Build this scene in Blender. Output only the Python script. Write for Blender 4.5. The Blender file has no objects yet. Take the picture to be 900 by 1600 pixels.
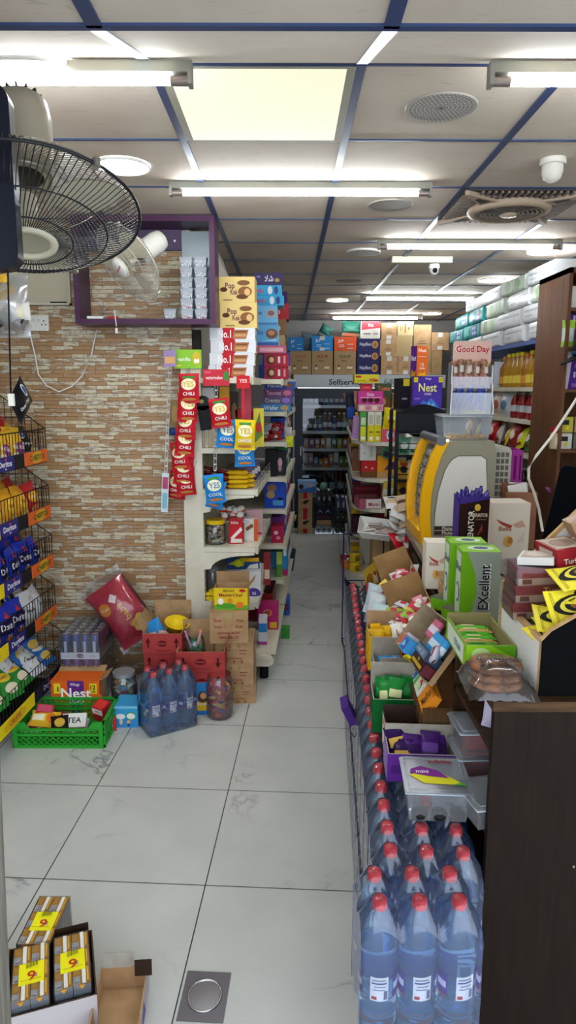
import bpy, math, random
from mathutils import Vector, Matrix, Euler, Quaternion
random.seed(7)
SC = bpy.context.scene
COL = SC.collection
PI = math.pi
FA = -0.0533                      # the aisle runs three degrees off the ceiling grid
ORD = ['first', 'second', 'third', 'fourth', 'fifth', 'sixth', 'seventh', 'eighth', 'ninth', 'tenth', 'eleventh', 'twelfth',
       'thirteenth', 'fourteenth', 'fifteenth', 'sixteenth', 'seventeenth', 'eighteenth', 'nineteenth', 'twentieth']

# ------------------------------------------------------------------ camera
F, PITCH, ROLL, EYE = 1064.5, 0.1782, -0.0023, 1.781
cp, sp = math.cos(PITCH), math.sin(PITCH)
RIGHT = Vector((1, 0, 0)); DOWN = Vector((0, -sp, -cp)); FWD = Vector((0, cp, -sp))
cr, sr = math.cos(ROLL), math.sin(ROLL)
RIGHT, DOWN = cr * RIGHT + sr * DOWN, -sr * RIGHT + cr * DOWN
cam = bpy.data.cameras.new('camera'); camo = bpy.data.objects.new('camera', cam); COL.objects.link(camo)
camo.matrix_world = Matrix(((RIGHT.x, -DOWN.x, -FWD.x, 0), (RIGHT.y, -DOWN.y, -FWD.y, 0), (RIGHT.z, -DOWN.z, -FWD.z, EYE), (0, 0, 0, 1)))
cam.sensor_fit = 'VERTICAL'; cam.sensor_height = 36; cam.lens = 36 * F / 1600; cam.clip_start = 0.02
SC.camera = camo
def at(u, v, Y=None, Z=None, X=None):
    d = RIGHT * ((u - 450) / F) + DOWN * ((v - 800) / F) + FWD
    t = Y / d.y if Y is not None else ((Z - EYE) / d.z if Z is not None else X / d.x)
    return Vector((d.x * t, d.y * t, d.z * t + EYE))

# ------------------------------------------------------------------ materials
MATS = {}
def lin(h):
    if not isinstance(h, str): return tuple(h) + (1,) if len(h) == 3 else h
    h = h.lstrip('#'); c = [int(h[i:i + 2], 16) / 255 for i in (0, 2, 4)]
    return tuple(x / 12.92 if x <= .04045 else ((x + .055) / 1.055) ** 2.4 for x in c) + (1,)
def M(c, rough=.5, metal=0, emit=0, trans=0, alpha=1, ior=1.45, coat=0):
    if ior == 1.45 and not metal and not trans and not emit and rough > .2: ior = 1.22
    k = (c, rough, metal, emit, trans, alpha, ior, coat)
    if k in MATS: return MATS[k]
    m = bpy.data.materials.new('paint'); m.use_nodes = True
    b = m.node_tree.nodes['Principled BSDF']
    b.inputs['Base Color'].default_value = lin(c); b.inputs['Roughness'].default_value = rough
    b.inputs['Metallic'].default_value = metal; b.inputs['IOR'].default_value = ior
    b.inputs['Transmission Weight'].default_value = trans; b.inputs['Alpha'].default_value = alpha
    b.inputs['Coat Weight'].default_value = coat
    if emit:
        b.inputs['Emission Color'].default_value = lin(c); b.inputs['Emission Strength'].default_value = emit
    MATS[k] = m
    return m
def nodes(name, rough=.5):
    m = bpy.data.materials.new(name); m.use_nodes = True
    nt = m.node_tree; b = nt.nodes['Principled BSDF']; b.inputs['Roughness'].default_value = rough
    def N(t, **kw):
        n = nt.nodes.new(t)
        for k, v in kw.items():
            if k[0] == '_': setattr(n, k[1:], v)
            else: n.inputs[k.replace('__', ' ')].default_value = v
        return n
    def L(a, ao, bb, bi): nt.links.new(a.outputs[ao], bb.inputs[bi])
    return m, nt, b, N, L
def ramp(N, stops, interp='LINEAR'):
    r = N('ShaderNodeValToRGB'); e = r.color_ramp; e.interpolation = interp
    while len(e.elements) < len(stops): e.elements.new(.5)
    for el, (p, c) in zip(e.elements, stops): el.position = p; el.color = lin(c)
    return r
def film(tint, strength=.25, rough=.15, op=.0):
    m, nt, b, N, L = nodes('clear_film', rough)
    t = N('ShaderNodeBsdfTransparent'); t.inputs[0].default_value = lin(tint)
    g = N('ShaderNodeBsdfGlossy', Roughness=rough); g.inputs[0].default_value = (.9, .9, .95, 1)
    fr = N('ShaderNodeFresnel', IOR=1.45)
    mu = N('ShaderNodeMath', _operation='MULTIPLY_ADD'); mu.inputs[1].default_value = 1.0; mu.inputs[2].default_value = strength * .2
    L(fr, 0, mu, 0)
    mx = N('ShaderNodeMixShader'); L(mu, 0, mx, 0); L(t, 0, mx, 1); L(g, 0, mx, 2)
    out = nt.nodes['Material Output']
    if op:
        d = N('ShaderNodeBsdfDiffuse'); d.inputs[0].default_value = (.75, .78, .8, 1)
        m2 = N('ShaderNodeMixShader'); m2.inputs[0].default_value = op; L(mx, 0, m2, 1); L(d, 0, m2, 2); L(m2, 0, out, 0)
    else: L(mx, 0, out, 0)
    return m
def film2(tint, g=.05, rough=.15):
    m, nt, b, N, L = nodes('thin_film', rough)
    t = N('ShaderNodeBsdfTransparent'); t.inputs[0].default_value = lin(tint)
    q = N('ShaderNodeBsdfGlossy', Roughness=rough); mx = N('ShaderNodeMixShader'); mx.inputs[0].default_value = g
    L(t, 0, mx, 1); L(q, 0, mx, 2); L(mx, 0, nt.nodes['Material Output'], 0); return m
def wood(c1, c2, rough=.5, axis='Z', scale=6):
    m, nt, b, N, L = nodes('wood_grain', rough)
    tc = N('ShaderNodeTexCoord'); mp = N('ShaderNodeMapping')
    s = {'Z': (scale * 3, scale * 3, scale * .25), 'X': (scale * .25, scale * 3, scale * 3), 'Y': (scale * 3, scale * .25, scale * 3)}[axis]
    mp.inputs['Scale'].default_value = s; L(tc, 'Object', mp, 0)
    n = N('ShaderNodeTexNoise', Scale=3.0, Detail=6.0, Distortion=.6); L(mp, 0, n, 'Vector')
    b.inputs['Specular IOR Level'].default_value = .1
    r = ramp(N, [(.3, c1), (.7, c2)]); L(n, 0, r, 0); L(r, 0, b, 'Base Color')
    bp = N('ShaderNodeBump', Strength=.15, Distance=.002); L(n, 0, bp, 'Height'); L(bp, 0, b, 'Normal')
    return m
def speck(c1, c2, scale=60, rough=.6, bump=0.0, lo=.4, hi=.6):
    m, nt, b, N, L = nodes('mottle', rough)
    tc = N('ShaderNodeTexCoord'); n = N('ShaderNodeTexNoise', Scale=scale, Detail=4.0); L(tc, 'Object', n, 'Vector')
    r = ramp(N, [(lo, c1), (hi, c2)]); L(n, 0, r, 0); L(r, 0, b, 'Base Color')
    if bump:
        bp = N('ShaderNodeBump', Strength=bump, Distance=.003); L(n, 0, bp, 'Height'); L(bp, 0, b, 'Normal')
    return m
KRAFT = speck('#a5835a', '#b3906a', 14, .75); KRAFT2 = speck('#97794f', '#a98761', 14, .75); INNER = speck('#8d7a5f', '#9c8a70', 20, .8)
GREYCARD = speck('#938c80', '#a09a8e', 20, .8)
CREAM = speck('#d6d2c0', '#cbc6b2', 5, .4); WHITE = M('#e6e6e2', .4); BLACK = M('#101114', .4); DKMETAL = M('#15171a', .35, .4)
STEEL = M('#9a9a9e', .3, .9); CLEAR = film('#f2f6fa', .3, .12, .05); CLEARTUB = film('#f0f4f8', .25, .2, .13); WRAP = film('#f8fafd', .12, .08, .022); TWRAP = film2('#fdfdfe', .05, .2)
GLASS = film('#eef2f5', .03, .03); RED = M('#b3202c', .35); CAPRED = M('#d2263c', .3)

# ------------------------------------------------------------------ mesh builder
_txt = {}
def tmesh(s):
    if s not in _txt:
        c = bpy.data.curves.new('lettering', 'FONT'); c.body = s; c.size = 1; c.resolution_u = 2; c.offset = .018
        c.align_x = 'CENTER'; c.align_y = 'CENTER'
        o = bpy.data.objects.new('lettering', c); COL.objects.link(o)
        dg = bpy.context.evaluated_depsgraph_get(); me = bpy.data.meshes.new_from_object(o.evaluated_get(dg))
        vs = [v.co.copy() for v in me.vertices]; fs = [tuple(p.vertices) for p in me.polygons]
        bpy.data.objects.remove(o); bpy.data.curves.remove(c); bpy.data.meshes.remove(me)
        if vs:
            x0, x1 = min(v.x for v in vs), max(v.x for v in vs); y0, y1 = min(v.y for v in vs), max(v.y for v in vs)
            vs = [Vector((v.x - (x0 + x1) / 2, v.y - (y0 + y1) / 2, 0)) for v in vs]
            _txt[s] = (vs, fs, x1 - x0, y1 - y0)
        else: _txt[s] = ([], [], 1, 1)
    return _txt[s]

class MB:
    def __init__(s): s.v = []; s.f = []; s.fm = []; s.mats = []; s.sm = []
    def mi(s, m):
        if isinstance(m, str): m = M(m)
        if m not in s.mats: s.mats.append(m)
        return s.mats.index(m)
    def add(s, vs, fs, m, smooth=False, X=None):
        b = len(s.v); k = s.mi(m)
        s.v.extend([X @ Vector(v) for v in vs] if X is not None else [Vector(v) for v in vs])
        for f in fs: s.f.append(tuple(i + b for i in f)); s.fm.append(k); s.sm.append(smooth)
        return s
    def box(s, x0, y0, z0, x1, y1, z1, m, X=None, skip=''):
        V = [(x0, y0, z0), (x1, y0, z0), (x1, y1, z0), (x0, y1, z0), (x0, y0, z1), (x1, y0, z1), (x1, y1, z1), (x0, y1, z1)]
        Fs = {'b': (3, 2, 1, 0), 't': (4, 5, 6, 7), 'f': (0, 1, 5, 4), 'r': (1, 2, 6, 5), 'k': (2, 3, 7, 6), 'l': (3, 0, 4, 7)}
        return s.add(V, [f for k, f in Fs.items() if k not in skip], m, False, X)
    def rbox(s, x0, y0, z0, x1, y1, z1, m, r=.01, axis='z', seg=4, X=None):
        # box whose four edges along one axis are rounded
        if axis == 'z': a0, a1, b0, b1, c0, c1, P = x0, x1, y0, y1, z0, z1, lambda a, b, c: (a, b, c)
        elif axis == 'y': a0, a1, b0, b1, c0, c1, P = z0, z1, x0, x1, y0, y1, lambda a, b, c: (b, c, a)
        else: a0, a1, b0, b1, c0, c1, P = y0, y1, z0, z1, x0, x1, lambda a, b, c: (c, a, b)
        pts = []
        for cx, cy, st in ((a1 - r, b1 - r, 0), (a0 + r, b1 - r, 1), (a0 + r, b0 + r, 2), (a1 - r, b0 + r, 3)):
            for i in range(seg + 1):
                an = (st + i / seg) * PI / 2; pts.append((cx + r * math.cos(an), cy + r * math.sin(an)))
        n = len(pts)
        V = [P(a, b, c0) for a, b in pts] + [P(a, b, c1) for a, b in pts]
        return s.add(V, [tuple(range(n))[::-1], tuple(range(n, 2 * n))] + [(i, (i + 1) % n, n + (i + 1) % n, n + i) for i in range(n)], m, False, X)
    def prism(s, pts, y0, y1, m, X=None):
        # outline in x,z extruded along y
        n = len(pts); V = [(a, y0, b) for a, b in pts] + [(a, y1, b) for a, b in pts]
        return s.add(V, [tuple(range(n)), tuple(range(2 * n - 1, n - 1, -1))] + [(i, n + i, n + (i + 1) % n, (i + 1) % n) for i in range(n)], m, False, X)
    def slab(s, pts, z0, z1, m, X=None):
        n = len(pts); V = [(a, b, z0) for a, b in pts] + [(a, b, z1) for a, b in pts]
        return s.add(V, [tuple(range(n))[::-1], tuple(range(n, 2 * n))] + [(i, (i + 1) % n, n + (i + 1) % n, n + i) for i in range(n)], m, False, X)
    def lathe(s, prof, m, seg=20, X=None, smooth=True, sx=1, sy=1):
        V = []; Fs = []
        for r, z in prof:
            for i in range(seg): V.append((sx * r * math.cos(2 * PI * i / seg), sy * r * math.sin(2 * PI * i / seg), z))
        for j in range(len(prof) - 1):
            for i in range(seg):
                a = j * seg + i; b = j * seg + (i + 1) % seg; Fs.append((a, b, b + seg, a + seg))
        return s.add(V, Fs, m, smooth, X)
    def disc(s, r, z, m, seg=20, X=None, up=True):
        V = [(r * math.cos(2 * PI * i / seg), r * math.sin(2 * PI * i / seg), z) for i in range(seg)]
        return s.add(V, [tuple(range(seg)) if up else tuple(range(seg))[::-1]], m, False, X)
    def cyl(s, r, z0, z1, m, seg=16, X=None):
        s.lathe([(r, z0), (r, z1)], m, seg, X, True); s.disc(r, z1, m, seg, X); return s.disc(r, z0, m, seg, X, False)
    def tube(s, pts, r, m, seg=6, X=None, closed=False):
        pts = [Vector(p) for p in pts]; n = len(pts); V = []; Fs = []
        for i, p in enumerate(pts):
            t = (pts[(i + 1) % n] - pts[i - 1]) if closed else (pts[min(i + 1, n - 1)] - pts[max(i - 1, 0)])
            t.normalize(); up = Vector((0, 0, 1)) if abs(t.z) < .9 else Vector((1, 0, 0))
            a = t.cross(up).normalized(); b = t.cross(a)
            for k in range(seg):
                an = 2 * PI * k / seg; V.append(p + r * (math.cos(an) * a + math.sin(an) * b))
        for i in range(n if closed else n - 1):
            j = (i + 1) % n
            for k in range(seg): Fs.append((i * seg + k, i * seg + (k + 1) % seg, j * seg + (k + 1) % seg, j * seg + k))
        if not closed: Fs += [tuple(range(seg)), tuple(range((n - 1) * seg, n * seg))[::-1]]
        return s.add(V, Fs, m, True, X)
    def ball(s, r, m, c=(0, 0, 0), sc=(1, 1, 1), seg=10, X=None):
        V = []; Fs = []; rings = max(4, seg // 2)
        for j in range(rings + 1):
            ph = PI * j / rings
            for i in range(seg):
                th = 2 * PI * i / seg
                V.append((c[0] + r * sc[0] * math.sin(ph) * math.cos(th), c[1] + r * sc[1] * math.sin(ph) * math.sin(th), c[2] - r * sc[2] * math.cos(ph)))
        for j in range(rings):
            for i in range(seg): Fs.append((j * seg + i, j * seg + (i + 1) % seg, (j + 1) * seg + (i + 1) % seg, (j + 1) * seg + i))
        return s.add(V, Fs, m, True, X)
    # printed graphics on a face: origin, U (full width) and V (full height) vectors, outward offset; H(u,v) lifts them onto a curved face
    def art(s, spec, O, U, V, H=None):
        O, U, V = Vector(O), Vector(U), Vector(V); N = U.cross(V).normalized(); W, Hh = U.length, V.length
        def P(u, v, e): return O + U * u + V * v + N * (e + (H(u, v) if H else 0))
        for i, g in enumerate(spec):
            e = .0007 * (i + 1) if not H else .0012 + .0006 * i
            k = g[0]
            if k == 'r':
                _, u0, v0, u1, v1, c = g; n = 1 if not H else 6
                vs = [P(u0 + (u1 - u0) * a / n, v0 + (v1 - v0) * b / n, e) for b in range(n + 1) for a in range(n + 1)]
                s.add(vs, [(b * (n + 1) + a, b * (n + 1) + a + 1, (b + 1) * (n + 1) + a + 1, (b + 1) * (n + 1) + a) for b in range(n) for a in range(n)], c, bool(H))
            elif k == 'p':
                s.add([P(u, v, e) for u, v in g[1]], [tuple(range(len(g[1])))], g[2])
            elif k == 'e':
                _, u, v, ru, rv, c = g; n = 18
                rings = (0, .5, 1) if H else (0, 1)
                vs = [P(u, v, e)]; fs = []
                for q in rings[1:]:
                    vs += [P(u + q * ru * math.cos(2 * PI * a / n), v + q * rv * math.sin(2 * PI * a / n), e) for a in range(n)]
                fs = [(0, 1 + a, 1 + (a + 1) % n) for a in range(n)]
                if H: fs += [(1 + a, 1 + n + a, 1 + n + (a + 1) % n, 1 + (a + 1) % n) for a in range(n)]
                s.add(vs, fs, c, bool(H))
            elif k == 't' or k == 'tv':
                _, tx, u, v, h, c = g[:6]; mw = g[6] if len(g) > 6 else .9
                vs, fs, w, th = tmesh(tx)
                sy = h * Hh / max(th, .5) if k == 't' else h * W / max(th, .5)
                full = W if k == 't' else Hh
                sx = min(sy * 1.1, mw * full / w) if len(g) < 8 else g[7] * full / w
                if k == 't': q = [P(u + a.x * sx / W, v + a.y * sy / Hh, e) for a in vs]
                else: q = [P(u - a.y * sy / W, v + a.x * sx / Hh, e) for a in vs]
                s.add(q, fs, c)
        return s
    def build(s, name, parent=None, loc=None, rot=None, mod=None):
        me = bpy.data.meshes.new(name); me.from_pydata(s.v, [], s.f)
        for m in s.mats: me.materials.append(m)
        me.polygons.foreach_set('material_index', s.fm); me.polygons.foreach_set('use_smooth', s.sm); me.update()
        o = bpy.data.objects.new(name, me); COL.objects.link(o)
        if parent: o.parent = parent
        if loc is not None: o.location = loc
        if rot is not None: o.rotation_euler = rot if isinstance(rot, (tuple, Euler)) else (0, 0, rot)
        return o

def tag(o, label, cat, group=None):
    o['label'] = label; o['category'] = cat
    if group: o['group'] = group
    return o
def struct(o): o['kind'] = 'structure'; return o
def thing(name, label, cat, loc=(0, 0, 0), rot=0, group=None):
    o = bpy.data.objects.new(name, None); COL.objects.link(o); o.empty_display_size = .05
    o.location = loc; o.rotation_euler = rot if isinstance(rot, tuple) else (0, 0, rot)
    return tag(o, label, cat, group)
KIDS = {}
def kids(o):
    return [c for c in o.children]
def dup(o, loc=None, rot=None, label=None, group=None, scale=None):
    c = o.copy(); COL.objects.link(c)
    for k in o.children:
        d = k.copy(); COL.objects.link(d); d.parent = c
        for q in k.children:
            e = q.copy(); COL.objects.link(e); e.parent = d
    if loc is not None: c.location = loc
    if rot is not None: c.rotation_euler = rot if isinstance(rot, tuple) else (0, 0, rot)
    if scale is not None: c.scale = scale if isinstance(scale, tuple) else (scale,) * 3
    if label: c['label'] = label
    if group: c['group'] = group
    return c
def free(o, par, label, cat, group=None):
    """goods lying inside a container stay things of their own"""
    m = Matrix.LocRotScale(par.location, par.rotation_euler, None) @ Matrix.LocRotScale(o.location, o.rotation_euler, None)
    o.parent = None; o.matrix_world = m; return tag(o, label, cat, group)
def rotm(yaw, lean, roll):
    return tuple((Matrix.Rotation(yaw, 3, 'Z') @ Matrix.Rotation(lean, 3, 'X') @ Matrix.Rotation(roll, 3, 'Y')).to_euler())
class Proto:
    """first use hands out the built thing itself, every later use a copy with its parts"""
    def __init__(s, o): s.o = o; s.used = False
    def put(s, loc, rot=0, label=None, group=None, scale=None):
        if s.used: return dup(s.o, loc, rot, label, group, scale)
        s.used = True; o = s.o; o.location = loc; o.rotation_euler = rot if isinstance(rot, tuple) else (0, 0, rot)
        if label: o['label'] = label
        if group: o['group'] = group
        if scale is not None: o.scale = scale if isinstance(scale, tuple) else (scale,) * 3
        return o

# ------------------------------------------------------------------ packaged goods
def carton_mb(w, d, h, c, front=(), left=(), right=(), top=(), back=()):
    """closed box: x centred, y 0..d from its front, z 0..h"""
    b = MB(); b.box(-w / 2, 0, 0, w / 2, d, h, c)
    if front: b.art(front, (-w / 2, 0, 0), (w, 0, 0), (0, 0, h))
    if left: b.art(left, (-w / 2, d, 0), (0, -d, 0), (0, 0, h))
    if right: b.art(right, (w / 2, 0, 0), (0, d, 0), (0, 0, h))
    if top: b.art(top, (-w / 2, 0, h), (w, 0, 0), (0, d, 0))
    if back: b.art(back, (w / 2, d, 0), (-w, 0, 0), (0, 0, h))
    return b
def carton(name, label, cat, w, d, h, c, loc, rot=0, group=None, front=(), left=(), right=(), top=()):
    return tag(carton_mb(w, d, h, c, front, left, right, top).build(name, None, loc, rot), label, cat, group)
def tray_mb(w, d, h, c, inner=None, hb=None, t=.004, front=(), left=(), right=(), hl=None, hr=None):
    """open box with walls of real thickness; hb: height of the back wall, hl/hr of its sides"""
    b = MB(); hb = hb or h; hl = hl or h; hr = hr or h; inner = inner or c
    b.box(-w / 2, 0, 0, w / 2, d, t, inner)
    for (x0, y0, x1, y1, H) in ((-w / 2, 0, w / 2, t, h), (-w / 2, d - t, w / 2, d, hb), (-w / 2, t, -w / 2 + t, d - t, hl), (w / 2 - t, t, w / 2, d - t, hr)):
        b.box(x0, y0, 0, x1, y1, H, inner)
    e = .0006
    b.add([(-w / 2, -e, 0), (w / 2, -e, 0), (w / 2, -e, h), (-w / 2, -e, h)], [(0, 1, 2, 3)], c)
    b.add([(-w / 2 - e, d, 0), (-w / 2 - e, 0, 0), (-w / 2 - e, 0, hl), (-w / 2 - e, d, hl)], [(0, 1, 2, 3)], c)
    b.add([(w / 2 + e, 0, 0), (w / 2 + e, d, 0), (w / 2 + e, d, hr), (w / 2 + e, 0, hr)], [(0, 1, 2, 3)], c)
    if front: b.art(front, (-w / 2, -e, 0), (w, 0, 0), (0, 0, h))
    if left: b.art(left, (-w / 2 - e, d, 0), (0, -d, 0), (0, 0, h))
    if right: b.art(right, (w / 2 + e, 0, 0), (0, d, 0), (0, 0, h))
    return b
def flap(parent, w, d, c, loc, ax, ang, rz=0):
    """a cardboard flap hinged at its near edge"""
    b = MB(); b.box(-w / 2, 0, -.0015, w / 2, d, .0015, c)
    o = b.build('flap', parent); o.location = loc
    o.rotation_euler = (ang, 0, rz)
    return o
def pouch_mb(w, h, T, c, art=(), back=None, nx=10, ny=14, seed=0, crimp=.07, metal=.0, rough=.28):
    """pillow bag standing on its lower seal, front towards -y"""
    rnd = random.Random(seed); ph = [rnd.uniform(0, 6.28) for _ in range(6)]
    if isinstance(c, str): c = M(c, rough, metal)
    def Hf(u, v):
        a = max(0.0, 1 - abs(2 * u - 1) ** 2.6); k = min(v, 1 - v)
        if k < crimp: return .0012
        q = min(1, (k - crimp) / (.5 - crimp)); bb = math.sin(q * PI / 2) ** .7
        wr = .08 * math.sin(9 * u + ph[0] + 4 * v) * math.sin(11 * v + ph[1]) + .06 * math.sin(23 * u + ph[2]) * (1 - q)
        return .0012 + T / 2 * (a ** .6) * bb * (1 + wr)
    b = MB(); 
    def xs(u, v):
        k = min(v, 1 - v); q = 1 - .07 * math.sin(min(1, k / .3) * PI / 2)
        return (u - .5) * w * q
    for sgn in (-1, 1):
        vs = []
        for j in range(ny + 1):
            v = j / ny
            for i in range(nx + 1):
                u = i / nx; vs.append((xs(u, v), sgn * Hf(u, v) if 0 < i < nx else 0, v * h))
        fs = []
        for j in range(ny):
            for i in range(nx):
                q = (j * (nx + 1) + i, j * (nx + 1) + i + 1, (j + 1) * (nx + 1) + i + 1, (j + 1) * (nx + 1) + i)
                fs.append(q if sgn < 0 else q[::-1])
        b.add(vs, fs, c if sgn < 0 or not back else back, True)
    if art: b.art(art, (-w / 2 * .95, 0, 0), (w * .95, 0, 0), (0, 0, h), H=Hf)
    return b
def sweet_mb(r, l, c, c2=None):
    """wrapped sweet with twisted ends, along x"""
    b = MB(); c2 = c2 or c
    R = Matrix.Rotation(PI / 2, 4, 'Y')
    b.lathe([(r * .9, -l * .62), (r * .25, -l * .38), (r * .85, -l * .28), (r, 0), (r * .85, l * .28), (r * .25, l * .38), (r * .9, l * .62)], c, 8, R, True)
    return b
def jar_mb(r, h, m, neck=.8):
    return MB().lathe([(0, .004), (r * .9, .002), (r, .02), (r, h * .8), (r * .97, h * .86), (r * neck, h * .94), (r * neck, h)], m, 24)
def bar_mb(w, d, h, c, art=()):
    """flow-wrapped bar lying down: x long, crimped ends"""
    b = MB(); n = 8; vs = []; fs = []
    prof = [(-.5, .15), (-.42, .2), (-.38, 1), (0, 1.05), (.38, 1), (.42, .2), (.5, .15)]
    for (u, k) in prof:
        for i in range(n):
            a = 2 * PI * i / n; vs.append((u * w, d / 2 * (math.cos(a) if abs(u) < .4 else math.cos(a) * .95), h / 2 + h / 2 * k * math.sin(a)))
    for j in range(len(prof) - 1):
        for i in range(n): fs.append((j * n + i, j * n + (i + 1) % n, (j + 1) * n + (i + 1) % n, (j + 1) * n + i))
    b.add(vs, [f[::-1] for f in fs], c, True)
    if art: b.art(art, (-w * .38, -d * .36, h * 1.03), (w * .76, 0, 0), (0, d * .72, 0))
    return b
def can_mb(r, h, c, art=(), lid=None):
    b = MB(); lid = lid or M('#b9bcc0', .25, .9)
    b.lathe([(0, 0), (r * .8, 0), (r, .008), (r, h - .012), (r * .86, h)], c, 16); b.lathe([(r * .86, h), (r * .8, h - .004), (0, h - .004)], lid, 16)
    return b
# ================================================================== the room
def floor_mat():
    m, nt, b, N, L = nodes('floor_tile', .32)
    tc = N('ShaderNodeTexCoord')
    br = N('ShaderNodeTexBrick', _offset=0.0, _squash=1.0, Scale=1.0); 
    br.inputs['Brick Width'].default_value = .6; br.inputs['Row Height'].default_value = .6
    br.inputs['Mortar Size'].default_value = .0022; br.inputs['Mortar Smooth'].default_value = .1
    br.inputs['Color1'].default_value = (0, 0, 0, 1); br.inputs['Color2'].default_value = (1, 1, 1, 1); br.inputs['Mortar'].default_value = (0, 0, 0, 1)
    L(tc, 'Object', br, 'Vector')
    # faint grey marble veins, shifted from tile to tile
    sh = N('ShaderNodeVectorMath', _operation='MULTIPLY_ADD'); sh.inputs[1].default_value = (7, 7, 7); L(br, 'Color', sh, 0); L(tc, 'Object', sh, 2)
    n1 = N('ShaderNodeTexNoise', Scale=2.0, Detail=6.0, Roughness=.55, Distortion=.7); L(sh, 0, n1, 'Vector')
    ab = N('ShaderNodeMath', _operation='SUBTRACT'); ab.inputs[1].default_value = .5; L(n1, 0, ab, 0)
    a2 = N('ShaderNodeMath', _operation='ABSOLUTE'); L(ab, 0, a2, 0)
    vein = ramp(N, [(0, '#ffffff'), (.006, '#a0a0a0'), (.022, '#000000')]); L(a2, 0, vein, 0)
    n2 = N('ShaderNodeTexNoise', Scale=1.7, Detail=2.0); L(sh, 0, n2, 'Vector')
    msk = ramp(N, [(.47, '#000000'), (.66, '#ffffff')]); L(n2, 0, msk, 0)
    vm = N('ShaderNodeMath', _operation='MULTIPLY'); L(vein, 0, vm, 0); L(msk, 0, vm, 1)
    v2 = N('ShaderNodeMath', _operation='MULTIPLY'); v2.inputs[1].default_value = 1.5; L(vm, 0, v2, 0)
    n3 = N('ShaderNodeTexNoise', Scale=3.0, Detail=4.0); L(tc, 'Object', n3, 'Vector')
    base = ramp(N, [(.3, '#b6b9b5'), (.7, '#c3c5c1')]); L(n3, 0, base, 0)
    m1 = N('ShaderNodeMixRGB'); L(v2, 0, m1, 0); L(base, 0, m1, 1); m1.inputs[2].default_value = lin('#85888f')
    n4 = N('ShaderNodeTexNoise', Scale=60.0, Detail=2.0); L(tc, 'Object', n4, 'Vector')
    sp_ = ramp(N, [(.70, '#000000'), (.76, '#606060')]); L(n4, 0, sp_, 0)
    m3 = N('ShaderNodeMixRGB'); L(sp_, 0, m3, 0); L(m1, 0, m3, 1); m3.inputs[2].default_value = lin('#77756e')
    m2 = N('ShaderNodeMixRGB'); L(br, 'Fac', m2, 0); L(m3, 0, m2, 1); m2.inputs[2].default_value = lin('#23241f')
    L(m2, 0, b, 'Base Color')
    bp = N('ShaderNodeBump', Strength=.3, Distance=.002, _invert=True); L(br, 'Fac', bp, 'Height'); L(bp, 0, b, 'Normal')
    return m
def stone_mat():
    m, nt, b, N, L = nodes('ledge_stone', .42)
    tc = N('ShaderNodeTexCoord'); sx = N('ShaderNodeSeparateXYZ'); L(tc, 'Object', sx, 0)
    cx = N('ShaderNodeCombineXYZ'); L(sx, 'X', cx, 'X'); L(sx, 'Z', cx, 'Y')
    def bt(w, h, mo, off=.5):
        t = N('ShaderNodeTexBrick', _offset=off, _squash=.72, _squash_frequency=3, Scale=1.0)
        t.inputs['Brick Width'].default_value = w; t.inputs['Row Height'].default_value = h; t.inputs['Mortar Size'].default_value = mo
        t.inputs['Mortar Smooth'].default_value = .3; t.inputs['Bias'].default_value = 0
        t.inputs['Color1'].default_value = (0, 0, 0, 1); t.inputs['Color2'].default_value = (1, 1, 1, 1); t.inputs['Mortar'].default_value = (.3, .3, .3, 1)
        L(cx, 0, t, 'Vector'); return t
    t1 = bt(.125, .0225, .0011)
    n0 = N('ShaderNodeTexNoise', Scale=9.0, Detail=3.0); L(cx, 0, n0, 'Vector')
    mp = N('ShaderNodeMapping'); mp.inputs['Scale'].default_value = (18, 90, 1); L(cx, 0, mp, 0)
    n1 = N('ShaderNodeTexNoise', Scale=1.0, Detail=5.0); L(mp, 0, n1, 'Vector')
    ad = N('ShaderNodeMath', _operation='MULTIPLY_ADD'); ad.inputs[1].default_value = .75; L(t1, 'Color', ad, 0)
    s2 = N('ShaderNodeMath', _operation='MULTIPLY_ADD'); s2.inputs[1].default_value = 1.5; s2.inputs[2].default_value = -.15; L(n1, 0, s2, 0); L(s2, 0, ad, 2)
    pal = ramp(N, [(0, '#75563a'), (.18, '#8f6d4a'), (.36, '#ad936c'), (.55, '#bcac8a'), (.72, '#cfc7ae'), (.86, '#a0988a'), (1, '#9f7a52')])
    L(ad, 0, pal, 0)
    md = N('ShaderNodeMixRGB', _blend_type='MULTIPLY'); L(t1, 'Fac', md, 0); L(pal, 0, md, 1); md.inputs[2].default_value = (.22, .17, .13, 1)
    L(md, 0, b, 'Base Color')
    h1 = N('ShaderNodeMath', _operation='MULTIPLY_ADD'); h1.inputs[1].default_value = .5; L(n1, 0, h1, 0); L(t1, 'Color', h1, 2)
    inv = N('ShaderNodeMath', _operation='SUBTRACT'); L(h1, 0, inv, 0); L(t1, 'Fac', inv, 1)
    bp = N('ShaderNodeBump', Strength=.7, Distance=.006); L(inv, 0, bp, 'Height'); L(bp, 0, b, 'Normal')
    return m
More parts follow.
